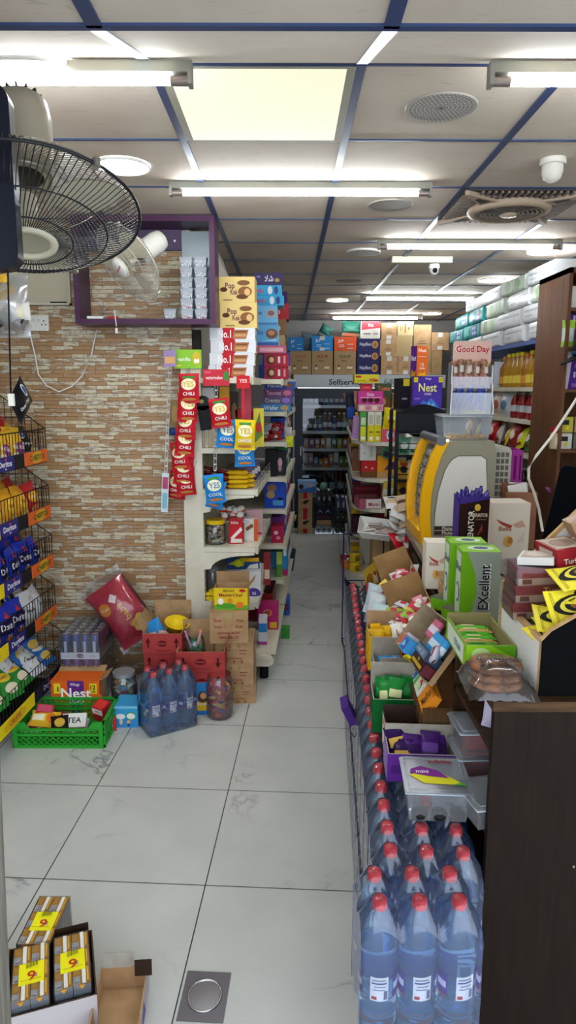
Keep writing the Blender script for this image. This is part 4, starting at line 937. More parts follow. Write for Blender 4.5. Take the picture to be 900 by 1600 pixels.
for k in range(2):
    a = at((344, 341)[k], 500, Y=4.08)
    carton('cake_carton', 'pale yellow chocolate cake carton, %s of the pair on the wafer stack' % ('lower', 'upper')[k], 'carton', .212, .17, .142, M('#dcc07a', .4), (a.x + .106, 4.08, Zt + .2852 + .1425 * k), (.0, -.03)[k], 'yellow cake cartons', POP, right=[('r', 0, 0, 1, 1, '#c9a95a')])
# --- top shelf, further in
Y2 = 4.53
CHOC = [('r', 0, .9, 1, 1, '#8a1a2c'), ('e', .25, .5, .2, .4, '#5a2a20'), ('e', .3, .5, .1, .22, '#c9a27a'), ('r', .56, .25, .66, .75, '#d9c7c9'), ('r', .8, .2, .88, .8, '#c98a92')]
items = [('chocolate_carton', 'crimson chocolate carton, lower of the pair on the top shelf', .155, .082, '#a11d35', CHOC, 413), ('chocolate_carton', 'crimson chocolate carton, upper of the pair on the top shelf', .155, .082, '#a11d35', CHOC, 413),
 ('wafer_packet', 'flat pink wafer packet between the crimson and pale blue cartons', .19, .05, '#b9607a', [('r', .1, .2, .9, .7, '#d9a9b4')], 401),
 ('marshmallow_carton', 'pale blue biscuit carton, lower of the pair on the crimson ones', .158, .128, '#5fa3d2', [('r', 0, 0, 1, .14, '#3a63b0'), ('t', 'Chiz', .2, .62, .2, '#3a4a86', .35), ('e', .72, .56, .24, .24, '#7a5038'), ('e', .7, .6, .14, .12, '#b9876a'), ('p', [(.3, .2), (.9, .3), (.9, .2)], '#a9cfe6')], 397),
 ('marshmallow_carton', 'pale blue biscuit carton, upper of the pair below the cyan ones', .158, .118, '#6fb0dc', [('r', 0, 0, 1, .1, '#4a7ec0'), ('t', 'Chiz', .2, .62, .2, '#3a4a86', .35), ('e', .74, .58, .22, .24, '#a9a4a4'), ('e', .74, .6, .14, .14, '#7d6a66')], 395),
 ('sweet_carton', 'cyan cartoned sweets, lower of the pair near the ceiling', .215, .062, '#2f9bd0', [('t', 'Chandu', .25, .5, .5, '#b83a5a', .4), ('e', .65, .5, .07, .4, '#d9e4ea'), ('e', .83, .5, .06, .4, '#3a4a7a')], 391),
 ('sweet_carton', 'cyan cartoned sweets, upper of the pair near the ceiling', .215, .062, '#2f9bd0', [('t', 'Chandu', .25, .5, .5, '#b83a5a', .4), ('e', .65, .5, .07, .4, '#d9e4ea'), ('e', .83, .5, .06, .4, '#3a4a7a')], 388),
 ('cocoa_carton', 'dark purple carton on top of the cyan cartons', .185, .075, '#33285c', [('t', 'ﻼﺷ', .52, .55, .5, '#e4e0f0', .3), ('e', .8, .4, .08, .16, '#b9924a'), ('r', .1, .6, .22, .75, '#8a7ab8')], 397)]
z = Zt
for nm, lb, w_, h_, c, art, u in items:
    a = at(u, 500, Y=Y2); carton(nm, lb, 'carton', w_, .2, h_, M(c, .35), (a.x + w_ / 2, Y2 + .004, z), 0, None, art, right=[('r', 0, 0, 1, 1, {'#5fa3d2': '#c2b59a', '#6fb0dc': '#b9a58a'}.get(c, c))]); z += h_ + .0008
# goods behind, towards the aisle, stacked on the far top shelf
for k, (u, w_, h_, c, lb) in enumerate(((404, .21, .095, '#3a50a8', 'blue biscuit carton standing behind the crimson chocolate'), (410, .2, .09, '#2d54b8', 'deep blue carton second up behind the crimson chocolate'), (402, .2, .12, '#b49a72', 'tan carton third up behind the pale blue biscuits'), (404, .2, .11, '#8a6a4c', 'brown biscuit carton fourth up behind the pale blue ones'),
      (408, .2, .11, '#b8303a', 'red carton fifth up behind the cyan sweets'), (406, .2, .08, '#40245e', 'purple carton at the top behind the cyan sweets'))):
    a = at(u, 500, Y=5.08); z = FAR[0] + .001 + sum((.095, .09, .12, .11, .11, .08)[:k]) + .0006 * k
    carton('snack_carton', lb, 'carton', w_, .24, h_, M(c, .4), (a.x + w_ / 2, 5.08, z), 0, 'cartons behind the top shelf', [('t', ('Oreo', 'Nice', 'Bahlsen', 'Cake', 'Rio', 'Dairy')[k], .5, .5, .35, '#e6dfd2', .6)], right=[('e', .4, .5, .2, .3, '#d9c6a4'), ('r', .7, .2, .9, .8, '#b03a40' if k % 2 else '#d8d2c6')])
# --- near end: shelf at 1.44 with packets standing on it
for k, (u0, u1, v0, c, art, lb) in enumerate(((343, 358, 604, '#d9a02a', [('r', .1, .1, .9, .3, '#b9352e')], 'tall orange biscuit packet behind the hanging crisps'), (360, 372, 612, '#3a2c24', [('e', .5, .6, .4, .2, '#7a5a3a')], 'dark brown packet beside the tall orange packet'),
      (376, 392, 600, '#a8424e', [], 'plain dusky red carton behind the red peg strip'), (368, 396, 640, '#5f9a4a', [('r', 0, .78, 1, 1, '#c2343a'), ('r', .08, .45, .5, .72, '#e4e6da'), ('r', .08, .1, .9, .4, '#dfe2d2')], 'green and white noodle packet behind the yellow crisps'),
      (396, 412, 638, '#c9b83a', [('p', [(.1, .1), (.9, .3), (.6, .9), (.2, .6)], '#5a7a3a'), ('e', .5, .5, .3, .14, '#a8352e')], 'yellow and green packet at the aisle end of the packets'))):
    pbox('biscuit_packet', lb, 'packet', u0, u1, v0, 4.10 + .05 * (k % 2), .05, M(c, .35), 1.4408, None, 0, 'upright packets behind the hanging crisps', front=art)
for k, c in enumerate(('#cfcabc', '#b9a888', '#d3cfc4', '#c6b08a', '#d2cec2')):
    a = at(312 + 5.6 * k, 700, Y=4.03); tag(carton_mb(.019, .1, .105, M(c, .5), [('r', .2, .1, .8, .9, '#c2b49a')]).build('wafer_box', None, (a.x, 4.03, 1.4408)), 'slim cream wafer box, %s in the row behind the tape holder' % ORD[k], 'box', 'slim cream boxes on the upper shelf')
pbox('white_packet', 'white and black packet under the pink header card', 'packet', 312, 334, 606, 4.06, .08, M('#c9cbcc', .35), 1.5465, None, 0, None, front=[('r', .1, .5, .9, .62, '#5a5c60'), ('r', .1, .3, .6, .36, '#7a7c80')])
t = thing('tape_holder', 'black plastic holder with a round top hanging between the red crisp bags', 'holder', at(323, 672, Y=3.955), (0, -.12, 0))
b = MB(); b.rbox(-.034, -.012, 0, .034, .012, .14, BLACK, .008, 'y', 3); b.build('body', t)
b = MB(); b.cyl(.042, -.012, .012, M('#1b1c20', .35), 24, Matrix.Translation((0, 0, .155)) @ Matrix.Rotation(PI / 2, 4, 'X')); b.cyl(.012, .0125, .0145, '#8a9a5a', 12, Matrix.Translation((-.004, 0, .165)) @ Matrix.Rotation(PI / 2, 4, 'X')); b.build('disc', t)
# shelf at 1.196: chocolate bars and yellow packets
DKB = [bar_mb(.10, .035, .02, M(c, .25), [('r', .2, .2, .8, .8, '#c9b0a0')]) for c in ('#5a1f22', '#3c1a16', '#7a2427')]
pr = [Proto(tag(m.build('chocolate_bar'), '', 'chocolate bar')) for m in DKB]
for k in range(16):
    a = at(322 + 15 * (k % 3), 745 - 6 * (k // 3), Y=4.06 + .015 * (k // 3)); pr[k % 3].put((a.x, 4.05 + .03 * (k % 2) + .02 * (k // 6), 1.197 + .021 * (k // 3)), (.15, .2, -.15 + .06 * (k % 4)), 'dark red chocolate bar in the pile behind the blue hanging crisps', 'dark red chocolate bars')
for k in range(7):
    a = at(372 + 9 * (k % 2), 740, Y=4.03); tag(bar_mb(.14, .05, .028, M('#d3a716', .25), [('r', .1, .2, .9, .75, '#5a3a1a'), ('t', 'TIFFANY', .5, .5, .35, '#e8c83a', .6)]).build('wafer_pack', None, (a.x, 4.03 + .05 * (k % 2), 1.1975 + .027 * (k // 2)), (0, 0, .12 * (k % 3) - .1)), 'yellow wafer pack, %s from the bottom of the pile under the yellow crisps' % ORD[k], 'wafer pack', 'yellow wafer packs')
for k in range(4):
    a = at(398 + 4 * k, 745, Y=4.15 + .12 * k); tag(pouch_mb(.1, .12, .04, M('#33406e' if k % 2 else '#5a4a60', .3), [('r', .1, .3, .9, .6, '#c9c4cc')], seed=k).build('biscuit_packet', None, (a.x - .05, 4.2 + .12 * k, 1.197), (-.3, 0, .5)), 'dark blue biscuit packet, %s along the wire front of the shelf' % ORD[k], 'packet', 'dark blue packets on the shelf')
b = MB(); b.tube([gp(.44, .02 + .9 * k / 8, 1.26) for k in range(9)], .003, STEEL, 5); b.tube([gp(.44, .02 + .9 * k / 8, 1.235) for k in range(9)], .0022, STEEL, 5)
for k in range(10): b.tube([gp(.44, .02 + .1 * k, 1.20), gp(.44, .02 + .1 * k, 1.26)], .0022, STEEL, 4)
tag(b.build('wire_fence', None), 'low wire guard along the front edge of the shelf with yellow packs', 'shelf guard')
# shelf at .846
t = thing('sweet_jar', 'clear jar of toffees with a yellow lid on the shelf beside the post', 'jar', (at(337, 840, Y=4.09).x, 4.09, .8468))
jar_mb(.062, .135, CLEAR, .85).build('jar', t); b = MB(); b.cyl(.06, .128, .152, M('#dcb91e', .3), 24); b.build('lid', t)
rn = random.Random(4)
so = [sweet_mb(.011, .034, M(c, .3)).build('wrapped_sweet', t) for c in ('#cfa88a', '#2a2622', '#c9c2b0', '#d9b64a')]
for k in range(36):
    o = so[k] if k < 4 else so[k % 4].copy()
    if k >= 4: COL.objects.link(o)
    an = rn.uniform(0, 6.28); o.location = (.042 * math.cos(an), .042 * math.sin(an), .014 + .09 * k / 36); o.rotation_euler = (rn.uniform(-.5, .5), rn.uniform(-.5, .5), an + PI / 2); free(o, t, 'wrapped toffee inside the yellow-lidded jar beside the post', 'sweet', 'toffees in the yellow-lidded jar')
carton('chocolate_box', 'upright red chocolate box with white bar picture on the shelf by the jar', 'box', .085, .06, .155, M('#b81f28', .35), (at(369, 840, Y=4.08).x, 4.08, .8468), .1, None, [('p', [(.1, .25), (.25, .18), (.95, .55), (.85, .68)], '#e6dcd8'), ('p', [(.1, .05), (.95, .05), (.9, .2), (.15, .22)], '#d9cfc9'), ('t', 'KitKat', .4, .86, .1, '#efe6e2', .5)])
carton('chocolate_box', 'white and orange chocolate box beside the red one', 'box', .085, .06, .14, M('#d3d0c8', .35), (at(392, 835, Y=4.16).x, 4.16, .8468), .05, None, [('r', .72, 0, 1, 1, '#cf5424'), ('p', [(.1, .6), (.6, .8), (.7, .65), (.2, .45)], '#7a4a2a'), ('r', .1, .1, .6, .3, '#dcd8cf')])
for k in range(5): tag(pouch_mb(.06, .085, .03, M(('#6f9a3c', '#b9622e', '#7a3a2a', '#c9a05a', '#8fae4a')[k], .3), seed=k).build('snack_packet', None, gp(.36 - .02 * (k % 2), .22 + .11 * k, .847), (-.2, 0, PI / 2 - .5)), '%s snack packet further along the shelf behind the white and orange box' % ('green', 'orange', 'brown', 'tan', 'lime')[k], 'packet')
heap('chocolate_egg', lambda c: MB().ball(.022, c, (0, 0, .026), (1, 1, 1.25), 10).ball(.0225, M('#c9402f', .3), (0, 0, .02), (1, 1, .7), 10), 12, at(342, 800, Y=4.05).x, at(376, 800, Y=4.05).x, 4.16, 4.26, .98, .03, 'red and white chocolate egg on the ledge above the toffee jar', 'chocolate egg', 'chocolate eggs', 5, [M('#d8d4d0', .3)], 6)
b = MB(); b.box(-.105, 0, 0, .105, .2, .008, M('#b9c6d6', .3)); tag(b.build('egg_ledge', None, (at(362, 800, Y=4.14).x, 4.13, .9715)), 'pale blue plastic ledge holding the chocolate eggs', 'tray')
carton('pink_box', 'pink box with a dark dot standing behind the chocolate eggs', 'box', .10, .05, .17, M('#c9a2a8', .4), (at(398, 800, Y=4.30).x, 4.30, .8468), 0, None, [('e', .35, .3, .12, .07, '#3a2a30'), ('r', .05, .08, .95, .16, '#b8404a')])
# shelf at .506
t = thing('glass_jar', 'empty clear jar with a ribbed lid on the lower shelf by the post', 'jar', (at(334, 930, Y=4.16).x, 4.16, .5068)); jar_mb(.05, .15, CLEAR, .9).build('jar', t); b = MB(); b.lathe([(.047, .15), (.05, .155), (.05, .172), (.03, .18), (0, .18)], CLEARTUB, 20); b.build('lid', t)
heap('yellow_disc', lambda c: MB().cyl(.026, 0, .016, c, 18), 7, at(325, 930, Y=4.05).x, at(338, 930, Y=4.05).x, 4.03, 4.08, .508, .02, 'yellow plastic lid in the heap beside the open yellow carton', 'lid', 'yellow lids', 7, [M('#d9bd20', .35)], 3)
pbox('toy_box', 'white box with a purple oval on the lower shelf behind the yellow carton', 'box', 352, 407, 893, 4.10, .22, M('#d3d4d8', .4), .5068, None, 0, None, front=[('e', .8, .12, .2, .22, '#4a3a8f'), ('t', 'KG', .82, .12, .12, '#e6e4f0', .1)])
t = thing('toy_card', 'blue and yellow toy card with a yellow ball leaning on the white box', 'toy', (at(380, 893, Y=4.14).x, 4.15, .66), (-.9, 0, .1))
carton_mb(.21, .012, .10, M('#2c4a80', .4), [('p', [(.05, .5), (.45, 1), (.6, 1), (.5, .3)], '#d9c21e'), ('e', .33, .5, .12, .22, '#b8c42a'), ('r', .55, .65, .98, .95, '#d9a51e'), ('p', [(.6, .1), (.95, .1), (.95, .5), (.7, .4)], '#d7d9d2')]).build('card', t)
b = MB(); b.ball(.03, M('#c3cf2a', .3), (-.03, -.012, .05), (1, .6, 1), 14); b.build('ball', t)
pbox('red_packet', 'small dark red packet at the aisle end of the lower shelf', 'packet', 412, 422, 866, 4.35, .06, M('#8a2a2a', .4), .5068, None, 0, None, front=[('r', .1, .2, .9, .5, '#d9c9b0')])
# base deck
pbox('snack_carton', 'magenta snack carton with a peacock swirl on the bottom deck', 'carton', 402, 434, 944, 4.42, .10, M('#b0286a', .35), .1728, None, FA, 'cartons on the bottom deck', front=[('e', .5, .66, .22, .14, '#d98a3a'), ('e', .5, .66, .14, .09, '#b03a6a'), ('r', .6, .06, .95, .3, '#e0b42a')])
pbox('snack_carton', 'blue and white carton at the near end of the bottom deck', 'carton', 404, 417, 967, 4.14, .10, M('#c9cad4', .35), .1728, None, 0, 'cartons on the bottom deck', front=[('r', 0, .48, 1, .82, '#2f7fc0'), ('r', 0, 0, 1, .12, '#a8409a')])
t = thing('sweet_tray', 'low tray of dark red wrapped sweets behind the magenta carton', 'tray', gp(.36, .62, .1725), FA); tray_mb(.24, .34, .20, M('#7a1f26', .4), M('#4a2a24', .6)).build('tray', t)
heap('wrapped_sweet', lambda c: sweet_mb(.014, .045, c), 36, gp(.30, 0, 0).x, gp(.44, 0, 0).x, 4.66, 4.90, .335, .02, 'dark red wrapped sweet in the tray on the bottom deck', 'sweet', 'dark red sweets', 8, [M('#7d2028', .25), M('#c9b9b0', .3), M('#4a1a1c', .3)], 18)
pbox('snack_carton', 'white carton low behind the brown stack', 'carton', 318, 345, 975, 4.20, .2, M('#3a3f6e', .4), .1728, None, 0, None, front=[('r', .1, .3, .9, .5, '#8a8fb8')])['label'] = 'dark blue carton on the bottom deck behind the brown stack'
# --- far bays
HK = [('Hanko', '#2f55b8', '#e6e6ee', 'blue'), ('Tanonet', '#7a4a7e', '#e8b4c4', 'mauve'), ('Cremto', '#6a5a8c', '#c9d0c0', 'violet'), ('Wafer', '#3f8fc9', '#e4eaf2', 'sky blue')]
z = FAR[1] + .001
for k, (tx, c, tc, cn) in enumerate(HK[::-1]):
    a = at(407 + 2 * k, 620, Y=5.03); carton('wafer_carton', '%s wafer carton in the stack on the second far shelf' % cn, 'carton', .215, .25, .053, M(c, .35), (a.x + .11, 5.03, z), FA, 'far shelf wafer cartons', [('t', tx, .35, .5, .6, tc, .5), ('e', .8, .5, .14, .36, ('#c9a070', '#9a7ad0', '#d97a9a', '#8a5a3a')[k])], right=[('r', 0, 0, 1, 1, '#2a50b0'), ('r', .3, .3, .6, .7, '#a9b6e0')]); z += .0538
heap('wrapped_sweet', lambda c: sweet_mb(.016, .05, c), 60, gp(.36, 0, 0).x + .05, gp(.50, 0, 0).x + .06, 5.03, 5.4, 1.415, .026, 'red and white wrapped sweet in the heap on the far shelf', 'sweet', 'red and white sweets', 9, [M('#a3242e', .25), M('#d8d0cc', .3), M('#b83a40', .3)], 12)
b = MB(); b.box(-.055, -.001, -.022, .055, .001, .022, M('#7f8796', .4)); tag(b.build('price_card', None, at(412, 672, Y=4.97), (0, -.55, 0)), 'slanted grey price card in front of the red and white sweets', 'price card')
for (zi, u0, u1, v0, c, art, lb, Y) in ((3, 414, 432, 703, '#17181c', [], 'black carton on the far shelf under the red sweets', 5.06), (3, 432, 446, 706, '#22222a', [('e', .4, .55, .25, .2, '#c9a0a4'), ('e', .4, .3, .2, .12, '#a98a8a')], 'black carton with pale flowers on the far shelf', 5.10),
      (4, 413, 446, 752, '#2347b4', [('e', .35, .75, .22, .16, '#8a6a50'), ('e', .3, .5, .2, .14, '#a98a5a'), ('e', .75, .3, .15, .1, '#1a1a2a'), ('r', .4, .1, .9, .3, '#4a8fd0')], 'blue chocolate biscuit packet on the far shelf', 5.05),
      (5, 424, 442, 822, '#b02248', [('e', .4, .6, .2, .12, '#e0c0c8'), ('e', .6, .3, .2, .1, '#d98aa0')], 'pink and red carton on the low far shelf', 5.06),
      (6, 432, 441, 862, '#5a9a3a', [('r', 0, .5, 1, 1, '#b9cf6a')], 'small green box on the lowest far shelf', 5.06), (6, 441, 449, 858, '#2f86c4', [('r', .2, .75, .8, 1, '#e0e2e4'), ('r', 0, .0, 1, .25, '#b02a6a')], 'slim blue box with a white top on the lowest far shelf', 5.10)):
    pbox('shelf_carton', lb, 'carton', u0, u1, v0, Y, .13, M(c, .4), FAR[zi] + .001, None, FA, 'cartons on the far shelves', front=art)
rn = random.Random(11); FC = ['#2a4fb0', '#b8303a', '#d9b02a', '#3a8a4a', '#7a3a8a', '#c96a2a', '#d2d0c8', '#2b2d36', '#4a9ad0', '#8a5a3a']
FCN = ['blue', 'red', 'yellow', 'green', 'purple', 'orange', 'white', 'black', 'light blue', 'brown']
for zi, zz in enumerate(FAR):
    for k in range(4):
        bb = 1.44 + .235 * k
        if zi == 0 and k < 1: continue
        ci = rn.randrange(10); hh = min(rn.uniform(.12, .19), ((FAR[zi - 1] - zz) if zi else .3) - .05)
        o = carton('shelf_carton', '%s carton facing the aisle, %s along, %s row of far left shelves' % (FCN[ci], ORD[k], ORD[zi]), 'carton', .20, .11, hh, M(FC[ci], .4), gp(.522, bb, zz + .001), FA + PI / 2, 'cartons facing the aisle on the far left shelves', [('r', .1, .55, .9, .85, '#d9d4c8'), ('e', .5, .3, .3, .18, FC[(ci + 3) % 10])])
# floor edge beyond: blue bucket, boxes
t = thing('plastic_bucket', 'dark blue bucket of lilac packets on the floor beyond the bottom deck', 'bucket', (at(444, 950, Z=0).x + .01, 6.62, 0)); b = MB(); b.lathe([(.075, 0), (.10, .2), (.105, .2), (.10, .205), (.096, .2), (.072, .006), (0, .006)], M('#27406e', .35), 20); b.build('bucket', t); b = MB(); b.tube([(.1 * math.cos(a), .0, .2 + .05 * math.sin(a)) for a in [PI * i / 10 for i in range(11)]], .003, STEEL, 5); b.build('handle', t)
for k in range(4): tag(pouch_mb(.09, .12, .04, M('#8f86c4', .3), seed=k).build('lilac_packet', None, (at(444, 950, Z=0).x - .02 + .02 * k, 6.60 + .02 * k, .13), (-.2, .2 * k - .3, .4 * k)), 'lilac packet standing in the dark blue bucket', 'packet', 'lilac packets in the bucket')
carton('floor_box', 'bright blue carton on the floor edge in front of the bucket', 'carton', .10, .12, .14, M('#2f62b8', .4), (at(443, 945, Z=0).x, 5.22, 0), FA, None, [('r', .1, .3, .9, .7, '#6a3a5a')])
carton('floor_box', 'small green carton on the floor by the end of the deck', 'carton', .06, .07, .08, M('#3f8f3c', .4), (at(446, 975, Z=0).x, 4.70, 0), FA)
pbox('carton_box', 'tan carton with red lettering jutting from the far shelf', 'carton', 446, 462, 810, 6.35, .2, KRAFT, .55, None, FA, None, front=[('t', 'arabia', .5, .5, .2, '#8f2a26', .8)])
t = thing('yellow_bag', 'yellow and silver bag hanging at the end of the second far shelf', 'bag', at(452, 698, Y=5.05)); pouch_mb(.06, .08, .04, '#cdd22a', seed=3).build('yellow_packet', t); o = pouch_mb(.06, .07, .04, M('#b9b5b5', .3), seed=4).build('silver_packet', t); o.location = (-.01, 0, .075)

# --- crisps hanging on strips in front of the post
YES = lambda fl, c2: [('e', .5, .62, .36, .2, '#e9e6c4'), ('t', 'YES', .5, .62, .2, c2, .56), ('r', .2, .82, .8, .9, '#3f8a3a'), ('t', fl, .5, .3, .11, '#f4eeea', .7), ('e', .5, .12, .35, .05, '#d98a4a')]
hp = {'red': Proto(tag(pouch_mb(.118, .165, .06, '#b91f2c', YES('CHILI', '#d9b03a'), seed=21).build('hanging_crisp_bag'), '', 'crisps')),
      'blue': Proto(tag(pouch_mb(.118, .165, .06, '#2384cf', YES('COOL', '#2f6fb0'), seed=22).build('hanging_crisp_bag'), '', 'crisps')),
      'yellow': Proto(tag(pouch_mb(.118, .17, .06, '#e2c21c', YES('CHEESE', '#c9a51e'), seed=23).build('hanging_crisp_bag'), '', 'crisps'))}
H1 = [(296, 630, 0, -.02), (293, 660, .3, .04), (291, 687, -.2, 0), (288, 713, .2, .08), (284, 735, -.15, -.1), (286, 757, .1, .06), (292, 774, .25, -.05), (275, 779, -.3, .1), (281, 742, -.5, .15)]
for k, (u, v, yw, rl) in enumerate(H1): hp['red'].put(at(u, v, Y=3.86 + .016 * k + (.02 if k > 6 else 0)), (-.12, rl, yw), 'red chili crisp bag, %s down the hanging strip beside the post' % ORD[k], 'red chili crisps on the strip')
hp['red'].put(at(347, 668, Y=3.86), (-.15, -.12, .1), 'single red chili crisp bag on the middle strip', 'hanging crisps')
hp['blue'].put(at(353, 700, Y=3.90), (-.1, .08, .2), 'blue crisp bag on the middle strip just under the red one', 'hanging crisps')
hp['blue'].put(at(338, 786, Y=3.86), (-.12, -.1, .15), 'front blue crisp bag at the bottom of the middle strip', 'hanging crisps')
hp['blue'].put(at(334, 794, Y=3.91), (-.1, .12, -.4), 'rear blue crisp bag at the bottom of the middle strip', 'hanging crisps')
hp['yellow'].put(at(382, 703, Y=3.86), (-.1, .04, .05), 'yellow crisp bag on the red strip nearest the aisle', 'hanging crisps')
hp['blue'].put(at(383, 729, Y=3.91), (-.1, -.03, .1), 'blue crisp bag under the yellow one nearest the aisle', 'hanging crisps')
def hang_strip(u0, v0, u1, v1, Y, hd, label, sc, hw):
    t = thing('hanger_strip', label, 'hanging strip', (0, 0, 0)); p, q = at(u0, v0, Y=Y), at(u1, v1, Y=Y)
    b = MB(); d = (q - p); n = 14
    for s in (-1, 1): b.tube([p + Vector((s * .007, 0, 0)), q + Vector((s * .007, 0, 0))], .002, sc, 4)
    for i in range(n + 1):
        m_ = p + d * i / n; b.box(m_.x - .007, m_.y - .0015, m_.z - .004, m_.x + .007, m_.y + .0015, m_.z + .004, sc)
    b.build('strip', t)
    b = MB(); w, h, c, art = hd; b.box(-w / 2, -.0015, -.01, w / 2, .0015, h, c); b.art(art, (-w / 2, -.0016, -.01), (w, 0, 0), (0, 0, h + .01))
    o = b.build('header_card', t); o.location = p + Vector((0, -.002, 0))
    b = MB(); b.tube([p + Vector((0, .02, h + .03)), p + Vector((0, 0, h + .025)), p + Vector((0, -.002, h - .005))], .0018, STEEL, 5); b.build('hook', t)
    return t
CS = M('#c9c9c9', .25)
hang_strip(294, 573, 290, 760, 3.985, (.155, .095, M('#8cc63a', .4), [('t', 'vanilla', .35, .5, .2, '#f4f6e8', .5), ('e', .82, .55, .15, .36, '#d9b63a'), ('e', .77, .4, .05, .12, '#f4f4f0'), ('e', .87, .4, .05, .12, '#f4f4f0'), ('r', .05, .1, .25, .2, '#d9d93a')]), 'hanging strip with a lime green header card beside the post', CS, 0)
hang_strip(338, 600, 336, 735, 3.97, (.15, .082, M('#c2313f', .4), [('t', 'watermelon', .42, .5, .22, '#f2dfe0', .64), ('e', .88, .6, .1, .3, '#3f8a3a'), ('r', .05, .75, .3, .9, '#d95a6a')]), 'hanging strip with a pink and red header card', CS, 0)
hang_strip(380, 604, 381, 660, 3.94, (.075, .06, M('#c8242e', .4), [('t', 'YES', .5, .6, .3, '#f0d8d0', .6), ('e', .5, .95, .3, .12, '#c8242e')]), 'red hanging strip with a small red header card nearest the aisle', M('#d02a3a', .35), 0)
hang_strip(266, 570, 259, 740, 3.94, (.07, .08, M('#9a86b4', .4), [('r', .1, .2, .9, .6, '#d9a86a')]), 'long clear hanging strip with a mauve header card at the wall side', CS, 0)
b = MB(); b.box(-.02, -.004, 0, .02, .004, .23, M('#c9d6dc', .3)); b.art([('r', .1, .6, .9, .9, '#a84a6a'), ('r', .15, .1, .85, .5, '#7ab4c9')], (-.02, -.0045, 0), (.04, 0, 0), (0, 0, .23)); tag(b.build('hanging_packet', None, at(257, 800, Y=3.94), (0, .06, 0)), 'slim pale blue packet at the foot of the clear hanging strip', 'packet')
ppouch('brown nut packet hanging behind the top red crisps', 274, 625, 668, 3.99, .07, .03, M('#8f7a52', .3), [('e', .5, .5, .3, .3, '#b08a5a')], (-.05, 0, .2), None, 'nut_packet', 3, 'packet')
ppouch('dark blue packet hanging under the brown nut packet', 272, 668, 680, 3.99, .06, .02, M('#26407e', .3), (), (-.05, 0, .2), None, 'nut_packet', 4, 'packet')
# ================================================================== double-door drinks fridge at the back
FX0, FX1, FY, FZ = .078, 1.97, 8.70, 1.966
fr = thing('drinks_fridge', 'tall grey double-door drinks fridge with lettered header against the back wall', 'fridge', (0, FY, 0))
FG = M('#3a4049', .4); FL = M('#b9c0c6', .4); SH = M('#c9cbc9', .4)
b = MB()
for q in ((FX0, .04, 0, FX0 + .03, .7, FZ), (FX1 - .03, .04, 0, FX1, .7, FZ), (FX0, .66, 0, FX1, .7, FZ), (FX0, .04, 0, FX1, .7, .22), (FX0, .04, FZ - .16, FX1, .7, FZ)): b.box(*q, M('#4a4f57', .5))
b.build('cabinet', fr)
b = MB(); b.box(FX0, 0, FZ - .165, FX1, .045, FZ - .004, FL)
b.art([('t', 'Selfservice', .345, .45, .44, '#33383e', .25), ('t', '\ufe94\ufef4\ufe97\u0627\u0630  \ufe94\ufee3\ufeaa\ufea7', .685, .48, .42, '#33383e', .2), ('r', 0, 0, 1, .05, '#8d9499')], (FX0, -.001, FZ - .165), (FX1 - FX0, 0, 0), (0, 0, .16)); b.build('header', fr)
xm = (FX0 + FX1) / 2
for x0, x1 in ((FX0 + .005, xm - .004), (xm + .004, FX1 - .005)):
    b = MB()
    for q in ((x0, 0, .2, x0 + .10, .04, FZ - .17), (x1 - .05, 0, .2, x1, .04, FZ - .17), (x0 + .1, 0, FZ - .30, x1 - .05, .04, FZ - .17), (x0 + .1, 0, .2, x1 - .05, .04, .30)): b.box(*q, FG)
    d = b.build('door', fr)
    b = MB(); b.box(x0 + .10, .015, .30, x1 - .05, .022, FZ - .30, GLASS); b.build('glass', d)
    b = MB(); b.box(x0 + .07, -.015, .95, x0 + .085, .0, 1.06, FL); b.build('handle', d)
b = MB(); b.box(FX0 - .012, -.002, .0, FX0, .05, FZ, M('#8a9299', .3, .5)); b.build('side_trim', fr)
FSH = [1.57, 1.245, 1.02, .775, .42]
for z in FSH:
    b = MB(); b.box(FX0 + .035, .09, z - .02, FX1 - .035, .62, z, SH); b.box(FX0 + .035, .075, z - .025, FX1 - .035, .09, z + .012, SH); b.build('shelf', fr)
b = MB(); b.box(FX0 + .04, .1, FZ - .19, FX1 - .04, .15, FZ - .165, M((.9, .95, 1), .5, 0, 1.6)); b.build('lamp', fr)
def soda(c, capc, h, r=.032):
    b = MB(); b.lathe([(0, 0), (r * .85, 0), (r, .015), (r, h * .55), (r * .95, h * .62), (r * .42, h * .88), (r * .42, h * .95)], c, 12); b.lathe([(r * .45, h * .93), (r * .45, h), (0, h)], capc, 12)
    b.lathe([(r * 1.01, h * .25), (r * 1.01, h * .5)], M('#b9bcc4', .4), 12); return b.build('drink_bottle')
DBL = Proto(tag(soda(M('#141a2e', .15), M('#a9adb4', .3), .24), '', 'drink bottle')); DBR = Proto(tag(soda(M('#3a1a1c', .15), M('#c9cbd0', .3), .24), '', 'drink bottle'))
DBB = Proto(tag(soda(M('#23407e', .15), M('#c9cdd6', .3), .24), '', 'drink bottle')); DBG = Proto(tag(soda(M('#1f6a45', .15), M('#dadcdc', .3), .24), '', 'drink bottle'))
for k in range(18):
    x = FX0 + .145 + .066 * (k % 9) + (.94 if k > 8 else 0)
    kk = ('dark', 'blue', 'blue', 'dark', 'blue', 'blue', 'dark', 'blue', 'dark')[k % 9]
    (DBL if kk == 'dark' else DBB).put((x, FY + .15, 1.571), 0, '%s drink bottle, %s from the left on the top fridge shelf' % (kk, ORD[k]), 'drinks on the top fridge shelf', .82)
sec = ['dark'] * 2 + ['blue', 'blue', 'red', 'red', 'blue', 'red', 'green', 'green'] + ['dark'] * 8
